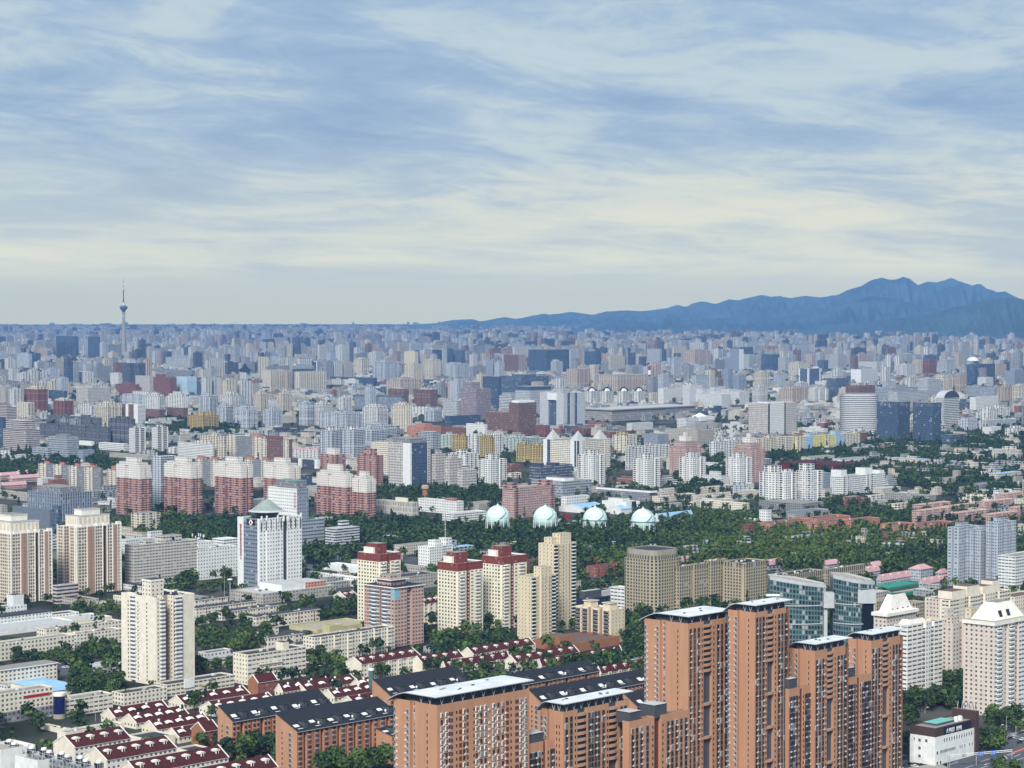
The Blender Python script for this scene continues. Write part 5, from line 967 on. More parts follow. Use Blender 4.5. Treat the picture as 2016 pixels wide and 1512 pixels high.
m = MB(); m.poly([(w * .25, l * .35, h + .35), (w * .72, l * .35, h + .35), (w * .72, l * .9, h + .35), (w * .25, l * .9, h + .35)], 'roof_teal'); m.box(w * .25, w * .72, l * .35, l * .9, s.zr, h + .3, 'metal_dark'); m.build('roof_light', s.root)
for k in range(4):
    m = MB(); u, v = w * (.72 + .05 * k), l * (.3 + .1 * (k % 2)); m.box(u - 1, u + 1, v - .8, v + .8, s.zr, h + 1.6, 'white_paint'); m.build('rooftop_unit', s.root)
for k in range(7):
    m = MB(); u, v = w * 1.02 + rnd.uniform(-1.5, 1.5), l * (.1 + .1 * k); m.bar((u, v, h + 4.4), (u + 1, v, h + 9), .13, 'metal_light'); m.bar((u + 2, v, h + 4.4), (u + 1, v, h + 9), .13, 'metal_dark'); m.build('roof_frame', s.root)
m = MB(); m.box(-.9, -.05, l * .84, l * .98, 0, h - 7, 'white_wall'); m.build('side_bay', s.root)
s = bld('dark brown low wing of the restaurant with white lettering', 1735, 1752, 1832, 1272, 1330, 'brown_panel', 'low_block', 'restaurant wing', d=12, roof='roof_teal'); sign('大鸭梨 烤鸭', s.root, (s.wr * .5, -.15, s.h - 4), 0, 2.6, 'sign_white', label='white lettering')
s = bld('red entrance porch in front of the restaurant', 1478, 1530, 1580, 1400, 1440, 'sign_red', 'entrance_porch', 'porch', d=6, roof='dark_red'); sign('大鸭梨', s.root, (-.1, s.wl * .5, s.h - 2.4), -math.pi / 2, 1.6, 'sign_white', label='pale lettering')
s = bld('low shop with dark sign fascia below the rightmost terracotta tower', 1140, 1165, 1352, 1450, 1500, 'glass_grey', 'shop', 'shop', d=14, roof='roof_grey', top=(2.6, 'purple_sign'), units=12)
sign('北京特色餐饮美食城', s.root, (s.wr * .32, -.15, s.h - 2.2), 0, 2.0, 'sign_white', label='row of white characters'); m = MB(); m.box(s.wr * .7, s.wr * .95, -.3, -.02, .2, s.h - 2.8, 'glass_green'); m.build('shop_window', s.root)
gable('pale greenish glazed roof hall at the bottom edge below the shop', 960, 1225, 1330, 1500, 1540, 'metal_light', 'roof_ltgrey', 3, 0, 'glazed_hall', cat='hall', hip=True, verge='metal_light')
# ================================================================ middle distance, left
region(0, 600)
def T(label, xl, xc, xr, yt, yb, sty, pent=None, **k):
    k.setdefault('name', 'building_block'); k.setdefault('roof', 'roof_grey')
    mm = lambda q: 'm_' + q if 'm_' + q in STY else q
    if pent: k['pent'] = [(*q[:5], mm(q[5]), *q[6:]) if len(q) > 5 else q for q in pent]
    for f in ('R', 'L'):
        if isinstance(k.get(f), list): k[f] = [(a, o, mm(m)) for a, o, m in k[f]]
    if 'top' in k: k['top'] = (k['top'][0], mm(k['top'][1]))
    if 'bot' in k: k['bot'] = (k['bot'][0], mm(k['bot'][1]))
    sty = mm(sty)
    return bld(label, xl, xc, xr, yt, yb, sty, **k)
P1 = lambda st, h=6: ((.25, .7, .2, .75, h, st),)
CR = lambda st, a=6, b=11: ((.06, .9, .08, .9, a, st), (.25, .7, .25, .7, b, st))
PKT = dict(name='pink_tower', cat='apartment tower', group='pink towers with white tops', top=(17, 'pink_top'), R=[(.5, 0, 'pink'), (.14, -3, 'pink_r'), (.36, 0, 'pink')], L=[(.5, 0, 'pink'), (.12, -2.5, 'pink_r'), (.38, .0, 'pink')])
for a, b, c, yt, yb, q in ((660, 795, 858, 912, 1198, 'leftmost, standing alone'), (930, 1085, 1148, 910, 1195, 'second from left, beside the thin pale slab'), (1218, 1368, 1436, 908, 1190, 'third from left, above the dark wood'), (1495, 1640, 1705, 915, 1200, 'mostly hidden behind the pale office tower')):
    T('pink brick tower with white upper floors, ' + q, a, b, c, yt, yb, 'pink', CR('pink_top', 3, 9), **PKT)
region(660, 600)
T('pink brick tower with white upper floors, wide one behind the pale office tower', -105, 60, 100, 960, 1200, 'pink', CR('pink_top', 3, 11), **PKT)
T('pink brick tower with white upper floors, rightmost at the end of the wood', 98, 180, 232, 990, 1205, 'pink', CR('pink_top', 3, 9), **PKT)
T('all-pink tower behind the rightmost white-topped pink tower', 122, 228, 272, 855, 1050, 'pink', P1('pink', 9), name='pink_tower', cat='apartment tower')
region(0, 600)
T('small pink tower peeping out left of the wide pink tower', 1815, 1900, 1962, 850, 980, 'pink', P1('pink_top', 9), name='pink_tower', cat='apartment tower')
T('thin pale blue-white slab between two pink towers', 862, 912, 1010, 862, 1168, 'bluewhite', R=3)
T('blue-grey office block with close vertical fins, behind the brown towers', 155, 342, 522, 1072, 1232, 'grey_fin', ((.1, .75, .1, .8, 7, 'court'),), cat='office building', units=3)
T('windowless blue-grey hall in front of the finned office', 72, 282, 300, 1162, 1275, 'grey_panel', cat='hall', par=.5)
T('blue glass stair block between the finned office and the brown tower', 296, 330, 352, 1140, 1290, 'glass_office', cat='office building')
s = T('cream and dark apartment slab with four red hat roofs', 222, 572, 584, 925, 1062, 'court', cat='apartment block', L=sum([[(.5, -.8, 'court'), (.5, .8, 'cream')] for _ in range(4)], []))
for q in (.14, .38, .63, .88): m = MB(); v = s.wl * q; m.box(s.wr * .1, s.wr * .9, v - 5, v + 5, s.zr, s.h + 4, 'salmon', 'roof_red'); m.box(s.wr * .02, s.wr * .98, v - 6, v + 6, s.h + 4, s.h + 5, 'roof_red'); m.build('hat_roof', s.root)
T('cream end of a slab with a red hat roof, left of the leftmost pink tower', 605, 655, 712, 938, 1062, 'cream', P1('salmon', 5), cat='apartment block')
T('cream and brown slab between the first two pink towers', 1110, 1232, 1250, 880, 1032, 'court', ((.1, .9, .05, .3, 4, 'salmon', 'roof_red'), (.1, .9, .7, .95, 4, 'salmon', 'roof_red')), cat='apartment block', L=[(.3, 0, 'cream'), (.4, -1, 'court'), (.3, 0, 'cream')])
T('cream and brown slab behind the third pink tower', 1388, 1522, 1538, 882, 1032, 'court', ((.1, .9, .05, .3, 4, 'salmon', 'roof_red'), (.1, .9, .7, .95, 4, 'salmon', 'roof_red')), cat='apartment block', L=[(.3, 0, 'cream'), (.4, -1, 'court'), (.3, 0, 'cream')])
for a, b, c, yt, yb, q in ((1815, 1880, 1950, 716, 885, 'left of the trio'), (1938, 2005, 2070, 712, 885, 'middle of the trio')): T('white slab tower with deep vertical ribs, ' + q, a, b, c, yt, yb, 'bluewhite', P1('white'), R=3, L=2, cat='apartment tower')
T('long white ribbon-windowed office left of the cream slabs', 1008, 1205, 1216, 790, 882, 'white_band', ((.1, .9, .1, .5, 5, 'white'),), cat='office building')
T('cream slab directly behind the long white office', 1135, 1268, 1288, 748, 882, 'cream', ((.1, .9, .3, .6, 4, 'cream'),), L=3)
T('cream and dark brown slab right of the cream one', 1288, 1482, 1512, 750, 882, 'cream', ((.1, .9, .1, .35, 5, 'salmon'),), L=[(.25, 0, 'cream'), (.5, -1, 'court'), (.25, 0, 'cream')])
T('dark brown slab with cream pillars before the white ribbed towers', 1482, 1640, 1656, 765, 905, 'brown_office', ((.1, .9, .3, .8, 5, 'brick'),), L=[(.2, .5, 'cream'), (.6, 0, 'brown_office'), (.2, .5, 'cream')])
s = T('small white block under a salmon pitched roof', 1655, 1805, 1818, 828, 875, 'white', roof='roof_pink')
for q in (.15, .45, .75): pyramid(s, 'roof_cap', 0, 1, q - .13, q + .15, s.h, 4, 'roof_pink', .3)
for a, b, c, yt, yb, q in ((268, 560, 578, 640, 700, 'upper long one'), (225, 612, 628, 695, 795, 'front long one'), (622, 745, 768, 648, 800, 'stepped right end')): T('dark grey terrace-roofed apartment slab, ' + q, a, b, c, yt, yb, 'dark_row', ((.1, .8, .2, .35, 4, 'dark_row'), (.1, .8, .6, .75, 4, 'dark_row')), L=5, group='dark grey apartment slabs', roof='roof_dark')
for a, b, c, yt, yb, q in ((733, 752, 826, 700, 838, 'left twin'), (862, 880, 953, 695, 832, 'right twin')): T('slim white tower with dark window bands, ' + q, a, b, c, yt, yb, 'white_band', P1('white', 4), group='slim white twin towers', R=[(.2, .4, 'white_wall'), (.3, 0, 'mall_band'), (.12, .4, 'white_wall'), (.3, 0, 'mall_band'), (.08, .4, 'white_wall')], cat='apartment tower')
T('mustard yellow apartment tower group with stepped top', 1064, 1150, 1240, 630, 728, 'yellow', ((.1, .4, .1, .5, 8, 'yellow'), (.6, .9, .1, .5, 8, 'yellow')), R=3, L=3, cat='apartment tower')
T('brown and white banded department store at the left edge', 18, 150, 226, 712, 832, 'mall_band', ((.05, .85, .1, .9, 17, 'mall_band'),), cat='department store', roof='roof_ltgrey')
T('dark navy glass slab at the very left edge behind the banded store', -40, 18, 34, 640, 810, 'glass_navy', cat='office building')
T('grey office with raised centre, right of the banded store', 275, 382, 447, 752, 892, 'grey_band', P1('court', 4), cat='office building'); T('left wing of the grey office with raised centre', 183, 270, 292, 812, 892, 'grey_band', cat='office wing'); T('dark right wing of the grey office with raised centre', 440, 470, 536, 825, 895, 'grey_sq', cat='office wing')
T('dark brown tower with white bands at the left edge', -30, 40, 92, 580, 700, 'mall_band', P1('mall_band'), cat='office building'); T('cream slab tower beside the brown banded tower', 90, 160, 198, 555, 650, 'cream', R=2)
T('maroon and beige apartment tower, larger of two on the left', 137, 215, 272, 480, 608, 'brick', CR('cream', 5, 9), R=2, L=3, cat='apartment tower'); T('maroon and beige apartment tower, smaller of two on the left', 302, 365, 418, 545, 632, 'brick', CR('cream', 4, 7), R=2, L=3, cat='apartment tower')
T('low navy glass block between the two maroon towers', 270, 365, 380, 487, 548, 'glass_navy', cat='office building')
T('broad pinkish-grey office with small windows', 433, 500, 622, 472, 572, 'stone_office', ((.3, .6, .2, .8, 5, 'stone_office'),), cat='office building')
T('small bright white block in front of the pinkish-grey office', 436, 520, 546, 572, 630, 'white', P1('white', 5))
T('cream tower with white balconies, right of the small white block', 546, 610, 692, 572, 692, 'cream', CR('cream', 5, 9), R=2, L=2, cat='apartment tower'); T('brown and white striped slab beside the cream balcony tower', 690, 782, 826, 566, 692, 'white_band', L=[(.25, 0, 'white_wall'), (.35, -1, 'brown_office'), (.15, 0, 'white_wall'), (.25, -1, 'brown_office')], cat='apartment tower')
T('white stepped apartment group with red-brown lower front, left one', 826, 905, 932, 520, 668, 'white', CR('white', 5, 9), bot=(30, 'brown_office'), R=2); T('white stepped apartment group with red-brown lower front, right one', 946, 1042, 1066, 518, 664, 'white', CR('white', 5, 10), bot=(32, 'brown_office'), R=2)
T('white slabs in a row behind the red-brown fronted pair', 692, 860, 932, 512, 600, 'bluewhite', P1('white', 8), L=4)
for a, b, c, yt, yb, st_, q in ((1125, 1190, 1236, 520, 655, 'bluewhite', 'pale blue, with stepped top'), (1250, 1312, 1362, 512, 655, 'white', 'bright white with tall crown'), (1437, 1476, 1520, 508, 612, 'cream', 'cream, left of a pair'), (1570, 1606, 1655, 508, 614, 'cream', 'cream, right of a pair'), (1230, 1282, 1322, 582, 692, 'bluewhite', 'behind the mustard yellow one'), (1330, 1402, 1460, 592, 702, 'bluewhite', 'wide, right of the mustard yellow one'), (1490, 1542, 1602, 602, 712, 'bluewhite', 'in front of the cream pair'), (1695, 1742, 1778, 562, 685, 'bluewhite', 'left edge of a white cluster'), (1776, 1832, 1888, 566, 685, 'white', 'in the middle of a white cluster')):
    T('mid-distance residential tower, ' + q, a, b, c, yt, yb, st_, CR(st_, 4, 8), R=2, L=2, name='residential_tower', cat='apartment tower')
T('long pale slab before the white cluster, right part of the left third', 1810, 1962, 2022, 615, 705, 'bluewhite', L=4)
T('wide cream slab pair, left one', 1488, 1536, 1628, 372, 482, 'cream', R=3, group='wide cream slab pair'); T('wide cream slab pair, right one', 1670, 1702, 1850, 380, 492, 'cream', R=4, group='wide cream slab pair')
s = T('white tower with a dark pagoda roof', 1358, 1396, 1420, 375, 428, 'white', cat='tower'); pyramid(s, 'pagoda_roof', -.3, 1.3, -.3, 1.3, s.h, 12, 'roof_black', .2); pyramid(s, 'lantern', .2, .8, .2, .8, s.h + 9, 18, 'roof_black', .1)
T('broad white banded office with curved front', 940, 1078, 1092, 300, 372, 'band_office', P1('band_office', 6), cat='office building'); T('pale green-white tower at the left edge', 94, 165, 182, 278, 362, 'bluewhite', P1('bluewhite', 5), cat='office building')
T('dark glass slab tower left of the television tower', 500, 560, 568, 180, 312, 'glass_navy', cat='office building'); T('tall mauve office tower with bright white right edge', 342, 408, 432, 198, 298, 'mauve_office', P1('white', 8), R=[(1, 0, 'white')], cat='office building'); T('dark wide slab behind the tall mauve tower', 318, 430, 446, 178, 300, 'glass_navy', cat='office building')
T('brick red office complex with stepped wings', 870, 965, 1002, 412, 518, 'brick', ((.1, .6, .5, .9, 9, 'brick'),), cat='office building'); T('light blue and white striped tower', 1000, 1062, 1116, 408, 516, 'cyan_stripe', cat='apartment tower'); T('plain grey office left of the brick red complex', 768, 850, 872, 404, 496, 'stone_office', cat='office building'); T('flat brick red block below the plain grey office', 655, 770, 792, 452, 518, 'brick', P1('brick', 5), cat='office building')
T('white and dark striped block on the left', 418, 500, 532, 382, 450, 'white', L=3); T('white and dark striped block nearer the middle', 625, 672, 692, 386, 456, 'white_band', L=2); T('long dark stadium-like block behind the brick complex', 862, 1090, 1106, 372, 412, 'court', cat='hall')
for a, b, c, yt, yb, q in ((60, 72, 228, 985, 1012, 'longest'), (100, 115, 226, 955, 975, 'rear'), (-10, 8, 105, 968, 992, 'left edge'), (5, 20, 150, 1025, 1048, 'front')): gable('low house row with salmon pink roof, ' + q, a, b, c, yt, yb, 'pinkrow', 'roof_pink', 4, 0, 'pink_roof_house', 'low pink-roofed rows at the left edge', cat='house', d=10)
T('low grey flat-roofed depot at the left edge', -20, 200, 226, 1072, 1118, 'grey_row', cat='depot', roof='roof_ltgrey', units=3); T('white low hall with round roof light, left of the pink towers', 325, 455, 472, 880, 908, 'white_wall', cat='hall', roof='roof_white'); T('white hall before the dark grey slabs', 448, 520, 534, 775, 800, 'white_wall', cat='hall', roof='roof_white')
T('white low block at the left edge under the trees', -20, 52, 62, 828, 885, 'white', roof='roof_white'); T('white block with a dark recessed front beside a pink tower', 1690, 1800, 1816, 878, 930, 'white_wall', L=[(.15, 0, 'white_wall'), (.7, -3, 'dark_grey'), (.15, 0, 'white_wall')]); T('grey apartment block cut by the left edge beside the blue hall', -60, 10, 42, 1138, 1235, 'grey_row')
T('low white roofed hall in the trees behind the cream tower pair', 560, 700, 730, 790, 830, 'white_band', cat='hall', roof='roof_ltgrey'); T('pale low block right of the slim white twins', 945, 990, 1010, 812, 845, 'white'); T('long low brown-roofed building before the slim twins', 620, 840, 865, 855, 880, 'grey_row', roof='roof_brown'); T('green-roofed long market hall behind the slim twins', 1250, 1470, 1500, 715, 740, 'mint', cat='hall', roof='roof_green')
# ================================================================ middle distance, centre
region(660, 600)
s = T('stone office tower with navy glass right face', 303, 425, 540, 785, 1062, 'stone_office', ((.1, .9, .1, .9, 6, 'court'),), R=[(.08, 0, 'white_wall'), (.78, -.6, 'glass_navy'), (.14, .3, 'stone_office')], L=[(.34, 0, 'white_wall'), (.66, -.3, 'stone_office')], cat='office tower', name='office_tower')
T('cream ribbon-windowed slab behind the stone office tower', 203, 300, 332, 785, 968, 'cream_band'); T('tall thin stone pier block right of the navy glass face', 492, 528, 545, 852, 1050, 'white_wall', cat='office wing'); T('stone office wing with square windows, tallest of the cluster', 545, 570, 628, 848, 1052, 'stone_office', P1('stone_office', 5), cat='office wing'); T('stone office wing with square windows, middle of the cluster', 622, 650, 716, 872, 1062, 'stone_office', P1('stone_office', 5), cat='office wing'); T('low stone office wing at the right end of the cluster', 690, 724, 802, 938, 1078, 'stone_office', cat='office wing')
WT = dict(name='white_tower', cat='apartment tower', group='white balcony towers', R=[(.42, 0, 'white_bal'), (.16, -2, 'white_r'), (.42, 0, 'white')], L=[(.45, 0, 'white_bal'), (.2, -2, 'white_r'), (.35, 0, 'white')])
for ox, L_ in ((660, ((812, 880, 973, 878, 1042, 'left of the pink ribbon slab'), (1375, 1462, 1533, 855, 1022, 'before the big cream office with pyramid roofs'), (1688, 1768, 1846, 876, 1052, 'behind the black and white low hall'))), (1316, ((60, 138, 214, 868, 1032, 'in front of the left salmon tower'), (325, 402, 478, 870, 1035, 'in front of the right salmon tower')))):
    region(ox, 600)
    for a, b, c, yt, yb, q in L_: T('white balcony tower with small roof hut, ' + q, a, b, c, yt, yb, 'white_bal', P1('white', 7), **WT)
for a, b, c, yt, yb, q in ((5, 98, 186, 810, 968, 'left one'), (362, 472, 544, 820, 1008, 'right one')): T('salmon apartment tower with stepped white crown, ' + q, a, b, c, yt, yb, 'pinkrow', ((.1, .85, .1, .85, 9, 'pinkrow'), (.25, .65, .25, .65, 17, 'pink_top'), (.35, .5, .35, .5, 23, 'pink_top')), group='salmon towers with stepped crowns', R=2, L=2, cat='apartment tower')
region(660, 600)
T('long white slab right of the pyramid-roofed office', 1645, 1662, 1896, 805, 938, 'white', ((.05, .2, .1, .9, 4, 'white'), (.45, .6, .1, .9, 4, 'white')), R=4)
s = T('cream ribbon office with grey pyramid roofs and dark corner shafts', 1180, 1368, 1558, 772, 952, 'cream_band', R=[(.07, .8, 'glass_navy'), (.1, .5, 'white_wall'), (.66, 0, 'cream_band'), (.17, .5, 'cream_band')], L=[(.06, .5, 'glass_navy'), (.12, .4, 'white_wall'), (.6, 0, 'cream_band'), (.1, .5, 'glass_navy'), (.12, .5, 'white_wall')], cat='office building')
for u, v in ((.02, .0), (.02, .75), (.72, .05)): pyramid(s, 'pyramid_roof', u, u + .26, v, v + .22, s.h, 15, 'roof_ltgrey', .05)
T('brown brick office, lower front block', 853, 1038, 1062, 616, 748, 'brown_office', ((.1, .9, .1, .3, 3, 'white_wall'),), cat='office building', L=[(1, 0, 'brown_office')]); T('brown brick office, taller rear block with white parapet', 985, 1042, 1140, 556, 748, 'brown_office', ((.05, .95, .1, .8, 4, 'white_paint', 'roof_white'),), cat='office building')
s = T('white office tower with a tall glass gateway recess', 1160, 1294, 1416, 500, 698, 'stripe_office', ((.3, .7, .3, .7, 9, 'grey_office'),), L=[(.3, 0, 'stripe_office'), (.35, -3, 'glass_office'), (.35, 0, 'stripe_office')], R=[(.18, 0, 'stripe_office'), (.14, -.8, 'glass_office'), (.2, 0, 'stripe_office'), (.14, -.8, 'glass_office'), (.34, 0, 'stripe_office')], cat='office tower', name='office_tower', coping='white_paint')
m = MB(); m.box(-.5, .8, s.wl * .28, s.wl * .67, s.h - 16, s.h - .2, 'white_wall'); m.build('lintel', s.root)
s = T('very long grey stone museum-like block with colonnade', 1415, 1568, 2042, 600, 662, 'museum', cat='museum', name='museum_building', roof='roof_ltgrey', ); m = MB(); m.box(s.wr * .62, s.wr * .82, -2, 6, 0, s.h - 3, 'court'); m.build('portico', s.root); m = MB(); m.box(-3, s.wr + 3, -3, s.wl + 3, s.h, s.h + 2.5, 'concrete', 'roof_ltgrey', True); m.build('eaves', s.root)
T('tall mauve gridded office with lower wing', 712, 800, 882, 476, 652, 'mauve_office', ((.2, .8, .5, .95, 14, 'mauve_office'),), cat='office tower'); T('grey-white gridded office before the mauve one', 610, 690, 756, 545, 648, 'grey_office', cat='office building'); T('low dark glass block left of the brown brick office', 620, 650, 826, 632, 682, 'glass_navy', cat='office building'); T('slim pale tower left of the mauve office', 645, 692, 740, 430, 548, 'bluewhite', P1('bluewhite', 5), R=2)
T('navy glass slab tower behind the white gateway office', 835, 925, 942, 408, 592, 'glass_navy', cat='office building'); T('long dark glass office behind the white gateway office', 930, 1060, 1210, 408, 560, 'glass_office', P1('glass_office', 5), cat='office building'); T('grey gridded office with dark top beside the gateway office', 1020, 1106, 1223, 465, 625, 'grey_office', top=(9, 'glass_navy'), cat='office building'); T('white banded low office before the navy glass slab', 920, 1002, 1080, 515, 595, 'band_office', ((.1, .6, .2, .8, 6, 'band_office'),), cat='office building')
for a, b, c, yt, yb, q in ((110, 225, 240, 520, 602, 'left one'), (238, 375, 390, 522, 608, 'right one')): T('dark grey finned office with flat overhanging roof, ' + q, a, b, c, yt, yb, 'grey_fin', ((-.02, 1.02, -.02, 1.02, 1.5, 'glass_navy'),), group='twin dark finned offices', cat='office building')
for a, b, c, yt, yb, st_, q in ((155, 238, 302, 582, 682, 'white', 'white, below the twin finned offices'), (320, 402, 438, 572, 722, 'cream', 'cream with a tall crown'), (0, 62, 156, 622, 722, 'bluewhite', 'blue-white at the foot of the twin finned offices'), (505, 560, 606, 602, 662, 'bluewhite', 'blue-white, small, with dark base'), (140, 270, 348, 692, 772, 'bluewhite', 'long blue-white slab'), (-60, 30, 100, 722, 880, 'bluewhite', 'ribbed white, right member of the trio'), (130, 205, 292, 706, 872, 'bluewhite', 'ribbed white, before the long blue-white slab')):
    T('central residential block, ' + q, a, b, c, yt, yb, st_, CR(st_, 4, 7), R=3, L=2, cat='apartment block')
T('low salmon block with stepped roof', 405, 500, 600, 692, 752, 'salmon', P1('salmon', 5)); T('low brick red block beside the brown brick office', 605, 735, 748, 698, 742, 'brick', roof='roof_brown'); T('white small-windowed block left of the brown brick office', 742, 848, 862, 678, 748, 'white_sq', ((.1, .5, .1, .5, 4, 'white'),))
T('wide beige-grey residential cluster behind the finned offices', 288, 372, 490, 430, 522, 'apricot', CR('apricot', 4, 8), R=3); T('brown and white towers left of the mauve office, left one', 298, 388, 416, 478, 572, 'brown_office', P1('cream', 4), L=3); T('brown and white towers left of the mauve office, right one', 445, 540, 580, 482, 578, 'brown_office', P1('cream', 4), L=3)
for a, q in ((1417, 'first from the left'), (1503, 'second from the left'), (1598, 'third from the left'), (1685, 'rightmost')):
    s = T('white apartment tower with dark curved crown, ' + q, a, a + 36, a + 76, 490, 562, 'white', R=2, group='white towers with dark crowns', cat='apartment tower'); pyramid(s, 'crown', .1, .9, .1, .9, s.h, 11, 'roof_black', .3); pyramid(s, 'crown_trim', .0, .5, .0, .4, s.h, 7, 'white_paint', .5)
p = ground(660 + 1781 / 2.88, 600 + 492 / 2.88); t = empty('chimney', p); tag(t, 'tall chimney banded red and white', 'chimney'); hh = height_at(p.x, p.y, 600 + 347 / 2.88)
for k in range(6): m = MB(); f = lambda q: 6.5 - 2.6 * q; m.lathe([(f(k / 6), hh * k / 6), (f((k + 1) / 6), hh * (k + 1) / 6)], 14, 'sign_red' if k in (5, 3) else 'white_paint'); m.build('band', t)
T('white square-windowed office right of the chimney', 1830, 1862, 1973, 476, 562, 'white_sq', P1('white', 4), cat='office building'); T('low cream block at the foot of the chimney', 1773, 1800, 1834, 500, 558, 'cream')
T('pinkish ribbed slab tower behind the dark-crowned towers', 1310, 1372, 1447, 365, 472, 'apricot', R=3, L=2, cat='apartment tower'); T('tall cream tower beside the pinkish ribbed slab', 1440, 1470, 1496, 340, 435, 'cream', R=2, cat='apartment tower'); T('long beige residential row behind the dark-crowned towers', 1488, 1600, 1770, 400, 492, 'apricot', R=5, L=3)
T('huge navy glass block, the darkest on the skyline centre', 1095, 1196, 1326, 256, 388, 'glass_navy', cat='office building'); T('brown office twin left of the navy glass block, left one', 958, 1040, 1082, 285, 385, 'brown_office', cat='office building', R=[(1, 0, 'apricot')]); T('brown office twin left of the navy glass block, right one', 1084, 1165, 1182, 298, 380, 'brown_office', P1('apricot', 5), cat='office building'); T('white office with small dome before the navy glass block', 1200, 1252, 1291, 320, 388, 'grey_office', P1('white', 6), cat='office building')
T('dark glass cube right of the navy block', 1413, 1482, 1509, 265, 348, 'glass_navy', cat='office building'); T('slim dark blue tower among pale blocks, right of centre', 1660, 1690, 1701, 270, 348, 'glass_navy', cat='office building'); T('white gridded slab right of the slim dark tower', 1768, 1840, 1852, 250, 328, 'grey_office', cat='office building')
T('steel blue glass tower left of centre skyline', 650, 712, 736, 258, 348, 'glass_office', cat='office building'); T('sand-coloured rounded tower left of centre', 390, 452, 471, 266, 348, 'beige', P1('beige', 4), cat='office building')
for a, b, c, yt, yb, st_, q in ((105, 150, 192, 310, 402, 'cream', 'cream, above the long navy hall'), (185, 232, 266, 274, 345, 'white', 'white with two dark stripes'), (215, 282, 362, 328, 438, 'bluewhite', 'grey-blue and white, right of the navy hall'), (390, 445, 500, 342, 442, 'cream', 'cream with light crown'), (505, 552, 602, 315, 425, 'cream', 'tall cream with several crowns'), (598, 680, 762, 340, 425, 'bluewhite', 'grey-blue in a wide cluster'), (0, 40, 80, 235, 330, 'white', 'pale at the left of the centre')):
    T('far residential tower, ' + q, a, b, c, yt, yb, st_, CR(st_, 4, 8), R=2, L=2, cat='apartment tower')
T('long low navy glass hall behind the finned offices', -30, 220, 237, 415, 458, 'glass_navy', cat='hall', roof='roof_dark')
T('white and purple striped block left of the yellow ones', 470, 552, 592, 722, 832, 'bluewhite', R=2, L=3); T('pale mint and white block behind the yellow ones', 590, 662, 702, 738, 815, 'mint')
for a, b, c, yt, yb, q in ((662, 735, 752, 745, 832, 'left one'), (820, 886, 906, 755, 872, 'middle one'), (1026, 1166, 1183, 798, 898, 'wide right one')): T('yellow ochre apartment block, ' + q, a, b, c, yt, yb, 'yellow', ((.1, .9, .1, .3, 4, 'yellow'), (.1, .9, .65, .85, 4, 'yellow')), L=2 if c - a < 100 else 3, group='yellow ochre blocks')
T('white and brown slim slab between two yellow blocks', 755, 802, 850, 736, 852, 'white', R=2); T('white and brown slim slab behind the middle yellow block', 866, 930, 953, 730, 852, 'white', L=2); T('pale mint apartment row right of the yellow blocks', 948, 1060, 1152, 758, 838, 'mint', ((.1, .4, .2, .8, 5, 'mint'),), R=3)
T('pink slab with long white balcony ribbons behind the gas spheres', 950, 1012, 1243, 1040, 1212, 'pinkrow', ((-.02, .12, .1, .9, 6, 'pink'), (.82, .98, .1, .9, 6, 'pink')), R=[(.1, .6, 'pink'), (.78, 0, 'pinkrow'), (.12, .6, 'pink')], units=4)
T('dark grey office with pale window strips, upper rear one', 1100, 1168, 1346, 918, 1002, 'dark_band', ((.02, .12, .1, .9, 5, 'dark_grey'), (.5, .62, .1, .9, 4, 'dark_grey')), cat='office building'); T('grey office with white window bands, in front of the dark grey one', 1112, 1290, 1452, 1003, 1098, 'grey_band', ((.3, .6, .2, .8, 3, 'white_wall'),), cat='office building'); T('white block with square windows beside the blue shed roofs', 1280, 1312, 1442, 1090, 1158, 'white_sq', cat='office building')
T('low black and white flat hall with wide overhang', 1488, 1780, 1816, 1062, 1118, 'court', ((-.03, 1.03, -.03, 1.03, 1.6, 'white_paint', 'roof_dark'),), cat='hall'); T('white factory hall with red-edged parapet', 468, 690, 728, 1115, 1190, 'white_sq', ((.1, .6, .1, .3, 3, 'salmon'),), cat='factory'); T('cream pilastered hall left of the white factory', 232, 440, 472, 1122, 1198, 'stone_pale', ((.2, .5, .2, .5, 5, 'cream_wall'),), cat='hall'); T('white open-sided parking deck left of the gas spheres', 607, 672, 862, 1186, 1238, 'white_band', cat='parking deck', roof='roof_ltgrey', ); T('grey-roofed low sheds behind the parking deck', 715, 815, 948, 1130, 1165, 'grey_row', cat='shed')
for a, b, c, yt, yb, q in ((1268, 1400, 1535, 1155, 1182, 'left of the third gas sphere'), (1560, 1620, 1700, 1160, 1190, 'behind the third gas sphere'), (1808, 1830, 2025, 1205, 1240, 'right of the fourth gas sphere')): gable('low shed with pale blue metal roof, ' + q, a, b, c, yt, yb, 'white_wall', 'roof_blue', 4, 0, 'blue_shed', 'pale blue sheds by the gas spheres', cat='shed', hip=False)
T('white boxy workshop with a dark gate behind the third gas sphere', 1512, 1650, 1728, 1120, 1185, 'white_wall', ((.1, .6, .2, .8, 4, 'white_wall'),), cat='workshop', R=[(.4, 0, 'white_wall'), (.45, -3, 'navy_panel'), (.15, 0, 'white_wall')]); T('small bright red container between the second and third gas spheres', 1285, 1300, 1325, 1190, 1215, 'sign_red', cat='container', name='red_container')
T('deep red brick block behind the gateway office, lower left', 1136, 1192, 1217, 684, 748, 'brick'); T('low brick red hall before the museum-like block, left', 1393, 1410, 1532, 700, 740, 'brick', d=30, cat='hall'); T('low brick red hall before the museum-like block, right', 1538, 1556, 1682, 722, 765, 'brick', d=30, cat='hall'); T('low white pavilion in trees before the museum-like block', 1652, 1682, 1802, 672, 715, 'white_band', cat='hall')
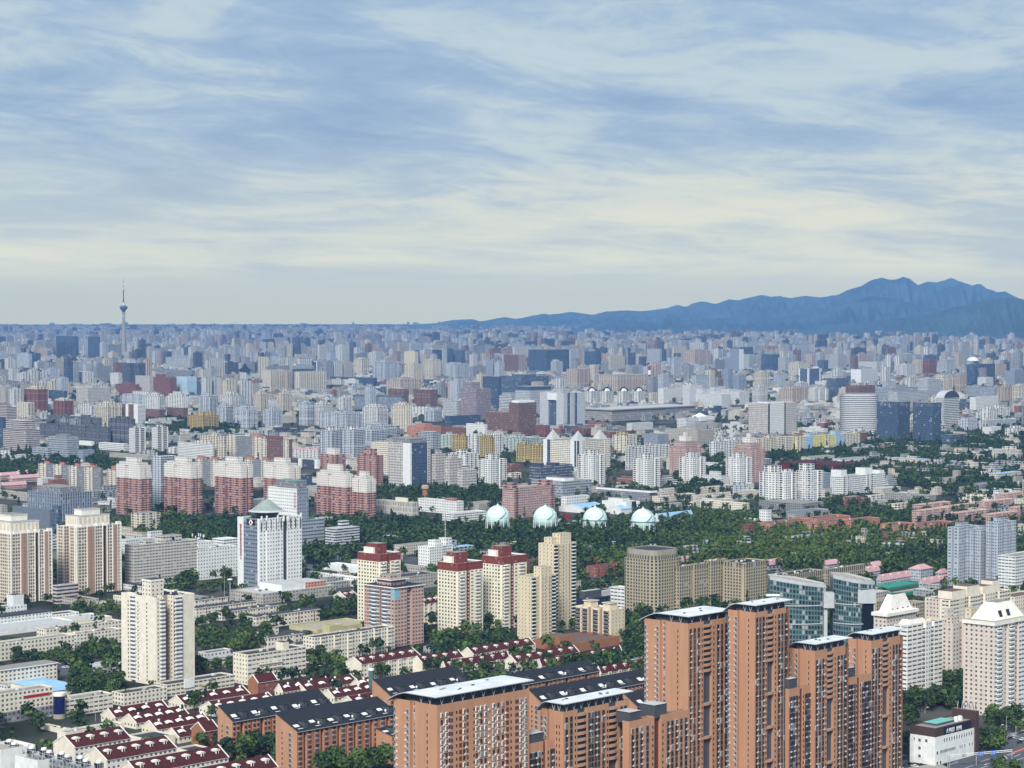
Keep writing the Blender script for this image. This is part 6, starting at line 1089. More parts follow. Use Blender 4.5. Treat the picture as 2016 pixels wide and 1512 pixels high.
T('pale yellow block behind the long white slab', 1572, 1652, 1713, 740, 842, 'cream', ((.1, .4, .2, .8, 5, 'yellow'),)); T('white and brown block below the low stone office wing', 640, 742, 813, 845, 940, 'white', ((.1, .4, .2, .6, 6, 'white'),)); T('low red and cream shop row under the yellow blocks', 975, 1000, 1052, 905, 945, 'brick', d=20, cat='shop row'); T('cream low block in trees under the white balcony tower', 970, 1000, 1058, 955, 985, 'cream')
# ================================================================ middle distance, right
region(1316, 600)
T('white gridded office tower with black vertical slots', 452, 566, 727, 560, 752, 'stone_office', ((.05, .6, .1, .6, 3, 'white_wall'),), R=[(.06, -.8, 'black_paint'), (.5, 0, 'white_sq'), (.06, -.8, 'black_paint'), (.38, 0, 'stone_office')], L=[(1, 0, 'stone_office')], cat='office tower', name='office_tower', coping='white_paint')
rounded('oval white office tower with dark ribbon windows', 972, 1186, 518, 745, 'band_office', 'oval_tower', 'office tower', None, (.93, 4, 'metal_light'), pw=2.4, ratio=.8)
T('dark glass office with a tall gateway gap, left leg', 1180, 1300, 1368, 572, 795, 'glass_navy', ((-.01, 1.01, -.01, 1.01, 7, 'glass_office'),), cat='office building', bot=(1, 'glass_navy')); T('dark glass office with a tall gateway gap, right leg', 1385, 1500, 1546, 578, 805, 'glass_navy', ((-.01, 1.01, -.01, 1.01, 7, 'glass_office'),), cat='office building')
s = T('pale office tower under a barrel-vaulted glass top', 1514, 1562, 1648, 530, 712, 'band_office', cat='office tower', L=[(1, 0, 'grey_office')]); m = MB(); n = 14
for i in range(n):
    a, b = math.pi * i / n, math.pi * (i + 1) / n; f = lambda t: (s.wr * (.5 - .5 * math.cos(t)), 15 * math.sin(t)); (u0, z0), (u1, z1) = f(a), f(b)
    m.poly([(u0, 0, s.h + z0), (u0, s.wl, s.h + z0), (u1, s.wl, s.h + z1), (u1, 0, s.h + z1)][::-1], 'metal_light'); m.poly([(u0, 0, s.h), (u1, 0, s.h), (u1, 0, s.h + z1), (u0, 0, s.h + z0)], 'glass_grey')
m.build('vault', s.root)
s = T('long white apartment slab, left end of the pastel row', 258, 268, 502, 775, 868, 'white', ((.1, .2, .1, .9, 4, 'white'), (.5, .6, .1, .9, 4, 'white')), d=14, R=5); T('long cream apartment slab, middle of the pastel row', 498, 512, 726, 760, 866, 'cream', ((.3, .4, .1, .9, 4, 'cream'),), d=14, R=5); T('pastel yellow and light blue apartment slab, right end of the row', 718, 730, 1086, 752, 850, 'yellowpastel', ((.2, .28, .1, .9, 4, 'bluepastel'), (.6, .7, .1, .9, 7, 'bluepastel')), d=14, R=[(.12, 0, 'cream'), (.12, .4, 'bluepastel'), (.2, 0, 'yellowpastel'), (.06, .4, 'cream'), (.1, 0, 'yellowpastel'), (.14, .4, 'bluepastel'), (.26, 0, 'cream')]); T('brick-coloured end block of the pastel row', 1082, 1092, 1126, 728, 800, 'brown_office', d=14)
WP = dict(name='white_tower', cat='apartment tower', R=[(.4, 0, 'white_bal'), (.2, -2, 'white_r'), (.4, 0, 'white')], L=[(.25, 0, 'white'), (.15, -2, 'white_r'), (.35, 0, 'white_bal'), (.1, -1, 'white_r'), (.15, 0, 'white')])
T('broad bright white tower pair with many balconies, left one', 514, 662, 728, 955, 1148, 'white_bal', ((.2, .8, .5, .9, 8, 'white'), (.3, .9, .1, .3, 4, 'white')), **WP); T('broad bright white tower pair with many balconies, right one', 722, 808, 874, 945, 1132, 'white_bal', ((.2, .8, .4, .95, 9, 'white'),), **WP); T('grey podium under the bright white tower pair', 512, 760, 880, 1128, 1175, 'court', cat='podium', roof='roof_grey')
T('white slab with two raised ends right of the bright white pair', 920, 988, 1229, 975, 1078, 'white_band', ((-.01, .12, .1, .95, 9, 'white_wall'), (.56, .72, .1, .95, 9, 'white_wall'), (.9, 1.0, .1, .9, 4, 'white_wall')), R=[(.13, .6, 'white'), (.42, 0, 'white_band'), (.16, .6, 'white'), (.29, 0, 'white_band')]); T('blue-grey block squeezed between the white pair and the white slab', 868, 880, 925, 955, 1040, 'grey_sq', d=20)
T('dark maroon flat-roofed hall in the trees', 618, 945, 1112, 915, 958, 'maroon', ((.0, .95, .0, .95, 1.5, 'dark_red', 'roof_red'),), cat='hall', name='exhibition_hall', roof='roof_red', units=6)
for a, b, c, yt, yb, q in ((558, 585, 826, 1242, 1295, 'left front one'), (822, 845, 1032, 1215, 1272, 'upper one'), (826, 842, 1030, 1240, 1288, 'front one with a white stub'), (1018, 1034, 1213, 1228, 1270, 'middle one'), (1198, 1275, 1396, 1250, 1295, 'brighter one with dark windows'), (1390, 1404, 1622, 1255, 1290, 'rightmost, running behind the grey-blue towers')): T('low salmon-orange row above the wood, ' + q, a, b, c, yt, yb, 'salmon', d=22, group='low salmon-orange rows', roof='roof_brown', units=3, cat='low row')
T('narrow red brick tower block in the wood', 420, 452, 488, 1248, 1335, 'brick'); T('white low office with square tower before the salmon rows', 422, 560, 590, 1222, 1270, 'white_sq', ((.1, .9, .02, .35, 12, 'white_sq'),), cat='office building'); T('long blue-grey roofed hall behind the salmon rows', 590, 720, 960, 1188, 1215, 'grey_row', cat='hall', roof='grey_panel')
for a, b, c, yt, yb, q in ((1413, 1432, 1602, 1168, 1238, 'front left'), (1592, 1612, 1816, 1185, 1240, 'front middle'), (1810, 1828, 1992, 1190, 1242, 'front right'), (1418, 1432, 1606, 1135, 1180, 'rear left'), (1560, 1578, 1792, 1146, 1192, 'rear middle'), (1786, 1802, 1962, 1118, 1172, 'rear with white frames'), (1885, 1900, 2060, 1075, 1125, 'far right red'), (1960, 1975, 2100, 1150, 1210, 'cut by the right edge')): T('rose-coloured walk-up row with pale bands, ' + q, a, b, c, yt, yb, 'pinkrow', d=13, group='rose-coloured rows at the right', cat='apartment row', R=4, roof='roof_sand')
T('concrete-grey college complex tower block', 1620, 1640, 1657, 940, 1020, 'concrete', cat='college building', d=9); T('low concrete college wing', 1535, 1600, 1770, 985, 1022, 'concrete', cat='college building', units=5); T('grey college block with square windows', 1630, 1655, 1758, 1035, 1082, 'grey_row', cat='college building'); T('blue-windowed long college range', 1756, 1775, 1922, 1018, 1058, 'court', cat='college building', d=20)
s = T('concrete block with a round clock at the right edge', 1952, 1972, 2010, 975, 1052, 'concrete', cat='clock tower', name='clock_block'); m = MB(); m.lathe([(2.6, 0), (2.6, .4), (0, .4)], 16, 'white_paint'); o = m.build('clock', s.root); o.location = (s.wr * .35, -.1, s.h - 9); o.rotation_euler = (math.pi / 2, 0, 0)
for a, b, c, yt, yb, q in ((-40, -32, 182, 1048, 1078, 'upper left'), (168, 180, 486, 1040, 1078, 'upper middle with blue-grey roof'), (-60, -50, 152, 1088, 1122, 'second row left'), (140, 152, 512, 1085, 1118, 'second row right'), (130, 142, 360, 1120, 1150, 'third row'), (180, 440, 460, 1125, 1172, 'end block facing left')): T('weathered cream walk-up row, ' + q, a, b, c, yt, yb, 'cream_row', d=None if b > 400 else 13, group='weathered cream rows beside the white pair', cat='apartment row', units=4)
T('long cream and glass row beside the salmon gardens', 1276, 1300, 1442, 1132, 1172, 'cream', d=14, cat='low row'); T('grey low flat block in trees right of the white pair', 1118, 1200, 1292, 1120, 1150, 'grey_row', cat='low row'); T('brown brick low block below the white slab', 935, 1012, 1147, 1108, 1148, 'brick', P1('brick', 3)); T('long white two-storey row below the white slab', 1142, 1158, 1368, 1085, 1122, 'white', d=13, cat='low row')
T('white classical low building, larger one at the right edge', 1828, 1985, 2010, 825, 890, 'stone_pale', ((.1, .8, .2, .6, 5, 'cream'),), cat='hall', roof='roof_white'); T('white classical low building, smaller one in the trees', 1532, 1770, 1792, 850, 888, 'stone_pale', cat='hall', roof='roof_white'); T('low dark glass block at the foot of the glass gateway office', 1544, 1600, 1692, 738, 808, 'glass_office', cat='office building')
T('pale blue ribbon block right of the barrel-vaulted tower', 1650, 1702, 1753, 645, 728, 'bluewhite'); T('long pale ribbon block at the right', 1750, 1802, 1972, 658, 708, 'bluewhite', d=20); T('white square-windowed slab right of the vaulted tower', 1708, 1742, 1868, 525, 598, 'white_sq', P1('white', 3)); T('white stepped apartment block at the right', 1766, 1822, 1936, 592, 658, 'white', ((.1, .3, .1, .8, 5, 'white'), (.5, .7, .1, .8, 8, 'white')), R=3); T('small white block with dark windows at the right', 1780, 1830, 1886, 695, 745, 'white_sq'); T('white block group at the right edge', 1908, 1955, 2030, 700, 752, 'white', P1('white', 4), R=2)
T('grey-white office with cross-shaped crown, behind the glass gateway', 1410, 1472, 1556, 436, 522, 'grey_office', CR('grey_office', 5, 12), cat='office building'); T('grey-green banded office behind the glass gateway', 1174, 1270, 1413, 470, 572, 'grey_band', P1('grey_band', 5), cat='office building'); T('blue-grey office block just above the glass gateway', 1245, 1300, 1482, 492, 575, 'grey_office', cat='office building'); T('pinkish-brown apartment cluster behind the oval tower', 1004, 1082, 1172, 458, 562, 'brown_office', ((.1, .3, .1, .8, 6, 'apricot'), (.5, .7, .1, .8, 6, 'apricot')), R=3, L=3, cat='apartment tower')
T('dark-fronted office in a white frame', 740, 792, 862, 362, 468, 'glass_office', coping='white_paint', L=[(.1, 0, 'white_wall'), (.8, -.5, 'glass_office'), (.1, 0, 'white_wall')], R=[(.1, 0, 'white_wall'), (.8, -.5, 'glass_office'), (.1, 0, 'white_wall')], cat='office building'); T('wide grey glass office with roof plant', 895, 942, 1028, 418, 508, 'glass_office', P1('grey_office', 6), cat='office building'); T('bright white office of two joined slabs', 1034, 1092, 1186, 368, 452, 'white_band', L=[(1, 0, 'white_wall')], cat='office building'); T('white colonnaded office box behind the two joined slabs', 1078, 1180, 1202, 325, 378, 'stripe_office', cat='office building', coping='white_paint')
T('cream ribbed tower standing alone above trees', 488, 532, 572, 382, 468, 'cream', P1('cream', 5), R=2, L=2, cat='apartment tower'); T('slim blue-grey tower pair, left taller one', 310, 340, 366, 365, 482, 'grey_sq', cat='apartment tower'); T('slim blue-grey tower pair, right lower one', 364, 402, 441, 398, 492, 'grey_sq', R=2, cat='apartment tower')
T('white stepped slab with sloping skyline, tall left end', 80, 122, 192, 458, 578, 'white_fine', P1('white', 6)); T('white stepped slab with sloping skyline, long middle', 112, 302, 352, 508, 582, 'white_fine', ((.1, .9, .6, .95, 12, 'white_fine'),)); T('white stepped slab with sloping skyline, right part', 192, 402, 458, 492, 568, 'white_fine', ((.1, .9, .7, .95, 9, 'white_fine'), (.1, .9, .3, .5, 5, 'white_fine')))
T('dark teal glass block in the right skyline', 525, 592, 631, 282, 382, 'glass_navy', cat='office building'); T('grey gridded block beside the dark teal glass', 620, 662, 706, 298, 382, 'grey_office', cat='office building'); T('tall grey slab with white edge, left in the right skyline', 353, 400, 426, 252, 392, 'grey_sq', R=[(1, 0, 'white_wall')], cat='office building'); T('grey office with rounded shoulder next to the tall grey slab', 420, 458, 490, 282, 375, 'grey_office', cat='office building'); T('grey stepped office with bright left edge', 904, 962, 1011, 288, 362, 'grey_office', CR('grey_office', 5, 10), cat='office building'); T('pale pinkish tower left of the stepped grey office', 773, 812, 836, 278, 352, 'apricot', cat='office building'); T('dark glass block left of the stepped grey office', 843, 880, 906, 315, 382, 'glass_office', cat='office building')
T('near-black glass tower group on the right skyline', 1690, 1738, 1852, 338, 458, 'glass_navy', cat='office building'); T('mauve gridded tower in front of the near-black glass group', 1738, 1792, 1806, 358, 458, 'mauve_office', cat='office building'); T('white low office before the mauve gridded tower', 1752, 1800, 1842, 412, 462, 'white_band', cat='office building'); T('grey gridded tower at the right edge', 1904, 1962, 2032, 375, 468, 'grey_sq', P1('grey_sq', 6), cat='office building'); T('long grey-white ribbon office on the right', 1688, 1850, 1870, 468, 522, 'grey_band', cat='office building')
for a, b, c, yt, yb, st_, q in ((1624, 1656, 1692, 398, 502, 'apricot', 'apricot with rounded crown'), (1498, 1562, 1624, 410, 502, 'cream', 'cream cluster left of the apricot one'), (1868, 1910, 1952, 470, 545, 'apricot', 'apricot pair near the right edge'), (1948, 1990, 2040, 462, 545, 'cream', 'cream at the right edge'), (714, 752, 792, 446, 495, 'white', 'white pair before the framed dark office'), (628, 702, 792, 480, 555, 'apricot', 'apricot cluster left of the white banded office'), (794, 832, 907, 478, 548, 'white_band', 'white banded office-like one'), (474, 520, 562, 470, 555, 'white', 'white behind the gridded office tower'), (680, 740, 790, 332, 405, 'cream', 'cream cluster under the dark teal glass'), (85, 150, 240, 262, 345, 'apricot', 'pinkish ribbed cluster, far left'), (1290, 1350, 1400, 345, 405, 'white', 'white and grey, above the glass gateway'), (1380, 1420, 1460, 320, 392, 'cream', 'cream slim, far'), (1440, 1480, 1520, 318, 400, 'brick', 'maroon and white, far'), (1525, 1580, 1630, 322, 385, 'grey_office', 'blue-grey wide, far')):
    T('right-hand skyline block, ' + q, a, b, c, yt, yb, st_, CR(st_, 4, 7), R=2, L=2, cat='apartment tower')
s = T('white hall with a small tent-like roof in trees', 118, 180, 262, 635, 660, 'white_wall', cat='hall'); pyramid(s, 'tent_roof', .1, .6, .1, .9, s.h, 8, 'white_paint', .05); T('white office strip behind the weathered grey block', 48, 100, 172, 645, 700, 'white_band', cat='office building'); T('weathered grey block with blank end wall', -20, 165, 258, 712, 805, 'grey_row', P1('grey_row', 4)); T('blue-grey low office left of the weathered grey block', -140, -60, 10, 735, 800, 'grey_sq', cat='office building')
s = T('grey low hall with white dome roof, far right', 1690, 1720, 1762, 318, 335, 'grey_office', cat='hall'); m = MB(); m.lathe([(28, 0), (25, 8), (18, 14), (9, 17), (0, 18)], 18, 'white_paint'); o = m.build('dome', s.root); o.location = (s.wr / 2, s.wl / 2, s.h - 1)
# ================================================================ television tower, gas spheres and other landmarks
def tv_tower():
    px = 244; p = ground(px, 712); D = p.length; t = empty('television_tower', p); tag(t, 'tall slender television tower with round pod and needle, far left on the skyline', 'television tower')
    z = lambda py: height_at(p.x, p.y, py); k = p.y / F
    def part(n, prof, m): b = MB(); b.lathe(prof, 24, m); b.build(n, t)
    part('shaft', [(5.2 * k, -3), (4.3 * k, z(665)), (3.0 * k, z(640)), (2.6 * k, z(622))], 'concrete')
    part('collar', [(3.0 * k, z(621)), (3.2 * k, z(615)), (3.0 * k, z(614.5))], 'concrete')
    part('pod', [(3.0 * k, z(614.5)), (4.2 * k, z(611)), (7.0 * k, z(608)), (8.0 * k, z(605.5)), (7.6 * k, z(603.6)), (5.0 * k, z(602.6)), (4.6 * k, z(602))], 'glass_office')
    part('upper_pod', [(4.6 * k, z(602)), (4.7 * k, z(600.3)), (3.6 * k, z(599)), (2.0 * k, z(597)), (1.4 * k, z(595))], 'metal_light')
    for a, b, r0, r1, m in ((595, 583, 1.3, 1.0, 'metal_dark'), (583, 570, 1.0, .8, 'metal_dark'), (570, 566, .7, .7, 'white_paint'), (566, 562, .7, .6, 'metal_dark'), (562, 557, .55, .5, 'white_paint'), (557, 546, .45, .12, 'metal_dark')): part('antenna', [(r0 * k, z(a)), (r1 * k, z(b))], m)
    RECTS.append((236, 252, 546, 712, D, p.x, p.y, 1, 0, 30, 30))
tv_tower()
for cx, yb_, q in ((980, 1058, 'leftmost of four'), (1073.5, 1058, 'second from left'), (1171.5, 1060, 'third from left, with ring walkway'), (1266, 1057, 'rightmost, on clearly visible white legs')):
    r_px = 23.8; p = ground(cx, yb_ if cx > 1200 else yb_ + 2); k = p.y / F; r = r_px * k; cyy = {980: 1018.5, 1073.5: 1020, 1171.5: 1022, 1266: 1025}[cx]; zc = height_at(p.x, p.y, cyy)
    t = empty('gas_sphere', p); tag(t, 'pale mint spherical gas tank, ' + q, 'gas tank', 'pale mint gas spheres')
    m = MB(); n = 20; prof = [(r * math.cos(a), zc + r * math.sin(a)) for a in [(-.5 + i / n) * math.pi for i in range(n + 1)]]; prof[0] = (0, zc - r); prof[-1] = (0, zc + r); m.lathe(prof, 40, 'mint_paint'); m.build('tank', t, True)
    for i in range(12):
        a = 2 * math.pi * i / 12; m = MB(); m.bar((r * .98 * math.cos(a), r * .98 * math.sin(a), -1), (r * .98 * math.cos(a), r * .98 * math.sin(a), zc), .3, 'white_paint'); m.build('leg', t)
    if cx > 1100: m = MB(); m.lathe([(r * 1.0, zc - .35), (r * 1.08, zc - .35), (r * 1.08, zc + .1), (r * 1.0, zc + .1)], 40, 'mint_dark'); m.build('walkway', t)
    for q in (-.3, .0, .32, .6, .85):
        m = MB(); a = q * 1.2; m.lathe([(r * math.cos(a - .006) * 1.003, zc + r * math.sin(a - .006)), (r * math.cos(a + .006) * 1.003, zc + r * math.sin(a + .006))], 40, 'mint_dark'); m.build('plate_seam', t)
    m = MB(); Q = []
    for i in range(15):
        f = i / 14; lat = math.pi * .46 * f - .02; az = -math.pi / 2 + .15 + 1.0 * math.sin(f * 2.4) * (1 - .5 * f); Q.append(((r + .35) * math.cos(lat) * math.cos(az), (r + .35) * math.cos(lat) * math.sin(az), zc + (r + .35) * math.sin(lat)))
    for a, b in zip(Q, Q[1:]): m.bar(a, b, .5, 'mint_dark')
    m.build('stairway', t); m = MB(); m.lathe([(1.2, zc + r - .2), (1.2, zc + r + 1.2), (.2, zc + r + 1.4), (.2, zc + r + 3)], 8, 'white_paint'); m.build('vent', t)
    RECTS.append((cx - 24, cx + 24, cyy - 24, cyy + (24 if cx > 1200 else 15 if cx > 1100 else 9), p.length, p.x - r, p.y, 1, 0, 2 * r, r))
region(660, 600)
p = ground(660 + 510 / 2.88, 600 + 1130 / 2.88); t = empty('water_tower', p); tag(t, 'brown concrete water tower with flared head in trees', 'water tower'); z = lambda q: height_at(p.x, p.y, 600 + q / 2.88)
m = MB(); m.lathe([(4.2, -2), (3.6, z(1050))], 16, 'brown_brick'); m.build('shaft', t); m = MB(); m.lathe([(3.6, z(1050)), (5.2, z(1042)), (5.2, z(1026)), (3, z(1022)), (0, z(1021))], 16, 'tan_panel'); m.build('tank', t)
# lamps and masts
def lamp(px, pyb, pyt, label, arm=1, group='street lamps', two=False):
    p = ground(px, pyb); h = height_at(p.x, p.y, pyt); o = empty('street_lamp', p, rnd.uniform(-.6, .6)); tag(o, label, 'street lamp', group)
    m = MB(); m.lathe([(.16, 0), (.1, h - 1)], 8, 'pole_grey'); m.build('pole', o)
    for sg in ((1, -1) if two else (arm,)): m = MB(); m.bar((0, 0, h - 1), (sg * 1.6, 0, h), .08, 'pole_grey'); m.box(sg * 1.6 - .5, sg * 1.6 + .7, -.25, .25, h - .1, h + .16, 'white_paint', bottom=True); m.build('lamp_head', o)
for x, yb_, yt, q, two in ((1776, 1412, 1395, 'bent over, right of the terracotta towers', 0), (1821, 1405, 1392, 'bent over, behind the restaurant roof', 0), (1969, 1455, 1427, 'tall one at the crossing right of the restaurant', 0), (945, 1078, 1067, 'beside the ring road, left of the wood edge', 0), (1046, 1080, 1062, 'double headed, left of the station canopy', 1), (1125, 1072, 1057, 'double headed at the wood edge, first', 1), (1139, 1076, 1062, 'double headed at the wood edge, second', 1), (1171, 1067, 1055, 'double headed in the wood, centre', 1), (1182, 1070, 1059, 'double headed in the wood, right', 1), (1288, 1075, 1058, 'single pole right of the last gas sphere', 0), (188, 1420, 1393, 'on the school street, left', 0), (95, 1412, 1409, 'short one at the school corner', 0), (626, 1330, 1310, 'beside the low red terraces', 0), (362, 1160, 1148, 'behind the tall cream tower', 1), (628, 1126, 1113, 'beside the white factory range', 1), (895, 1262, 1248, 'in the trees before the ivory towers', 0), (985, 1262, 1252, 'in the trees under the beige tower', 0)):
    lamp(x, yb_, yt, 'grey street lamp, ' + q, two=bool(two))
def pole(px, pyb, pyt, label, name='flagpole', cat='pole', r=.16, head=False):
    p = ground(px, pyb); h = height_at(p.x, p.y, pyt); o = empty(name, p); tag(o, label, cat)
    m = MB(); m.lathe([(r * 1.4, 0), (r * .8, h)], 8, 'white_paint' if name == 'flagpole' else 'pole_grey'); m.build('pole', o)
    if head: m = MB(); m.lathe([(.4, h - 1.2), (2.4, h - .6), (2.4, h), (.4, h + .5)], 10, 'white_paint'); m.build('lamp_ring', o)
pole(1002, 1260, 1208, 'white flagpole in front of the ivory tower, taller right one'); pole(987, 1260, 1217, 'thin grey pole left of the white flagpole', 'mast', 'mast'); pole(453, 1185, 1140, 'white high-mast light with ring head beside the white tower podium', 'light_mast', 'light mast', .35, True); pole(442, 1175, 1132, 'dark thin mast left of the high-mast light', 'mast', 'mast')
pole(1559, 1092, 1068, 'thin striped aerial mast standing in the wood on the right', 'mast', 'mast'); pole(1240, 1058, 1036, 'white post with a square head left of the last gas sphere', 'light_mast', 'light mast', .4); pole(1981, 1462, 1410, 'tall thin mast at the street corner bottom right', 'mast', 'mast'); pole(2000, 1455, 1428, 'signal mast near the right edge of the crossing', 'mast', 'mast'); pole(1640, 1012, 999, 'pale chimney post among the weathered rows', 'mast', 'mast')
# ================================================================ street, bottom right
sheet('road', [(1830, 1530), (1905, 1480), (2060, 1428), (2120, 1440), (2120, 1530)], .02, 'asphalt'); sheet('pavement', [(1860, 1482), (1990, 1450), (2060, 1420), (2060, 1400), (1960, 1432), (1830, 1480)], .024, 'pavement'); sheet('road', [(1962, 1452), (2080, 1418), (2080, 1408), (1950, 1440)], .03, 'asphalt')
sheet('forecourt', [(1772, 1514), (1850, 1502), (1880, 1520), (1780, 1540)], .05, 'pavement'); sheet('red_lane', [(1990, 1480), (2012, 1471), (2030, 1474), (2000, 1484)], .03, 'red_lane')
def kerb(a, b):
    P, Q = ground(*a), ground(*b); m = MB(); m.bar((P.x, P.y, .06), (Q.x, Q.y, .06), .09, 'kerb_stone'); tag(m.build('kerb'), kind='structure')
kerb((1905, 1481), (2060, 1429)); kerb((1962, 1453), (2070, 1421))
def mark(a, b, w=.18, z=.034):
    P, Q = ground(*a), ground(*b); d = (Q - P).normalized(); n = Vector((-d.y, d.x, 0)) * w; me = bpy.data.meshes.new('lane_marking')
    me.from_pydata([(v.x, v.y, z) for v in (P - n, Q - n, Q + n, P + n)], [], [(0, 1, 2, 3)]); me.uv_layers.new(name='UVMap'); me.materials.append(mat('road_paint')); return tag(link(bpy.data.objects.new('lane_marking', me)), kind='structure')
for a, b in (((1930, 1500), (1948, 1494)), ((1960, 1496), (1975, 1491)), ((1985, 1488), (1998, 1483)), ((1996, 1490), (2009, 1485)), ((1960, 1508), (1978, 1502)), ((1990, 1500), (2016, 1492)), ((1980, 1487), (2016, 1474)), ((1868, 1506), (1886, 1500)), ((1900, 1512), (1916, 1507)), ((1925, 1514), (1945, 1508))): mark(a, b)
for a, b in (((1975, 1494.5), (1984, 1494)), ((1977, 1488), (1983, 1493)), ((1938, 1506), (1944, 1503.5)), ((1946, 1504), (1954, 1504))): mark(a, b, .3)
# sign gantry
A, Bq = ground(1866, 1512), ground(1998, 1512); t = empty('sign_gantry', A); tag(t, 'white lattice sign gantry with blue direction signs across the street', 'sign gantry'); dv = Bq - A; dv = Vector((dv.x * 1.05, dv.y + 16, 0)); L_ = dv.length; t.rotation_euler = (0, 0, math.atan2(dv.y, dv.x)); h = 7.3
for x in (0, 1.2, L_ * .44, L_): m = MB(); m.bar((x, 0, 0), (x, 0, h), .14, 'pole_grey'); m.build('post', t)
for zz in (h - .9, h): 
    for y in (-.35, .35): m = MB(); m.bar((0, y, zz), (L_, y, zz), .09, 'white_paint'); m.build('chord', t)
m = MB()
for k in range(int(L_ / 1.2)): m.bar((k * 1.2, -.35, h - .9 if k % 2 else h), (k * 1.2 + 1.2, -.35, h if k % 2 else h - .9), .045, 'pole_grey')
m.build('lattice', t)
for x, w_, h_, c in ((L_ * .46, 3.6, 2.6, 'blue_sign'), (L_ * .66, 3.2, 2.6, 'blue_sign'), (L_ * .2, 3.6, 2.4, 'white_wall')):
    m = MB(); m.box(x, x + w_, -.6, -.5, h - 1.9, h - 1.9 + h_, c, bottom=True); sg = m.build('sign_panel', t)
    if c == 'blue_sign':
        m = MB()
        for q in range(3): m.box(x + .4 + q * w_ * .3, x + .55 + q * w_ * .3, -.63, -.605, h - 1.6, h - .4, 'sign_white'); m.box(x + .25 + q * w_ * .3, x + .9 + q * w_ * .3, -.63, -.605, h - .2, h + .1, 'sign_white')
        m.build('marking', sg)
    else:
        m = MB()
        for q in range(4): m.box(x + .3 + q * .85, x + .75 + q * .85, -.63, -.605, h - 1.7, h + .2, 'metal_dark')
        m.build('louvre', sg)
# cars
def car_mesh(col):
    def body(m):
        prof = [(-2.2, .35), (2.2, .35), (2.25, .75), (1.3, .9), (.7, 1.42), (-1.1, 1.45), (-1.9, .95), (-2.25, .8)]; hw = .88; n = len(prof)
        for i in range(n):
            a, b = prof[i], prof[(i + 1) % n]; gl = i in (3, 5); m.poly([(a[0], -hw, a[1]), (a[0], hw, a[1]), (b[0], hw, b[1]), (b[0], -hw, b[1])][::-1], 'glass_dark' if gl else col)
        m.poly([(x, -hw, z) for x, z in prof], col); m.poly([(x, hw, z) for x, z in reversed(prof)], col)
    def side(m):
        for y, s in ((-.89, 1), (.89, -1)): q = [(1.1, y, .95), (.65, y, 1.35), (-1.05, y, 1.37), (-1.6, y, .95)]; m.poly(q if s < 0 else q[::-1], 'glass_dark')
    def wheel(m):
        for k in range(12):
            a, b = 2 * math.pi * k / 12, 2 * math.pi * (k + 1) / 12; P = lambda t, y: (.33 * math.cos(t), y, .33 * math.sin(t)); m.poly([P(a, -.1), P(b, -.1), P(b, .1), P(a, .1)], 'tyre_rubber'); m.poly([(0, -.1, 0), P(b, -.1), P(a, -.1)], 'car_silver'); m.poly([(0, .1, 0), P(a, .1), P(b, .1)], 'car_silver')
    return shared(('body', col), body), shared(('side_window',), side), shared(('wheel',), wheel)
def car(px, py, col, label, ang, group=None, base=0.03):
    p = ground(px, py); p.z = base; o = empty('parked_car' if group else 'car', p, ang); tag(o, label, 'car', group); b, s_, w = car_mesh(col); inst('body', b, o, (0, 0, 0)); inst('side_window', s_, o, (0, 0, 0))
    for x in (-1.35, 1.35):
        for y in (-.8, .8): inst('wheel', w, o, (x, y, .33))
GA = math.atan2(math.cos(AZR), math.sin(AZR))
for x, y, c, q in ((1973, 1451, 'car_white', 'white car queuing at the crossing, leftmost'), (1980, 1455.5, 'car_white', 'white car in the second row of the crossing queue'), (1989, 1455, 'car_black', 'black car behind the white ones at the crossing'), (1997, 1453, 'car_white', 'white car half behind a signal pole'), (2004, 1455, 'car_silver', 'silver car near the right edge of the photo'), (1985, 1449, 'car_silver', 'silver car at the back of the crossing queue'), (2008, 1463, 'car_black', 'black van-like car at the right edge by the pavement'), (2013, 1457, 'car_white', 'white car cut by the right edge'), (1801, 1510, 'car_white', 'white car on the forecourt below the restaurant'), (1791, 1506, 'car_black', 'black car beside the white one on the forecourt')): car(x, y, c, q, GA + rnd.uniform(-.1, .1) + (math.pi / 2 if y > 1500 else 0))
cols = ['car_white', 'car_silver', 'car_black', 'car_red', 'car_blue', 'car_white']
for k in range(30):
    r_, c_ = divmod(k, 10); x = 118 + c_ * 5.4 + r_ * 4; y = 1302 + r_ * 6.5 - c_ * .7; c = cols[rnd.randrange(6)]
    car(x, y, c, {'car_white': 'white', 'car_silver': 'silver', 'car_black': 'black', 'car_red': 'dark red', 'car_blue': 'blue'}[c] + ' parked car in the yard left of the tall cream tower', GA + math.pi / 2, 'cars parked in the yard')
sheet('car_park', [(108, 1306), (175, 1294), (192, 1316), (120, 1330)], .015, 'asphalt')
for k, (x, y) in enumerate(((1978, 1470), (1987, 1474), (1994, 1472), (2002, 1468))):
    p = ground(x, y); o = empty('parked_scooter', p + Vector((0, 0, .03)), rnd.uniform(0, 3)); tag(o, 'small dark parked scooter on the pavement by the crossing', 'scooter', 'scooters parked on the pavement')
    for xx in (-.6, .6):
        m = MB(); m.lathe([(.26, -.06), (.26, .06)], 10, 'tyre_rubber'); w = m.build('wheel', o); w.location = (xx, 0, .26); w.rotation_euler = (math.pi / 2, 0, 0)
    m = MB(); m.obox((0, 0, .45), (.6, 0, 0), (0, .14, 0), (0, 0, .14), 'car_black'); m.box(-.5, .1, -.14, .14, .58, .74, 'cloth_dark'); m.bar((.55, 0, .4), (.42, 0, 1.05), .05, 'metal_dark'); m.bar((.42, -.3, 1.05), (.42, .3, 1.05), .03, 'metal_dark'); m.build('body', o)
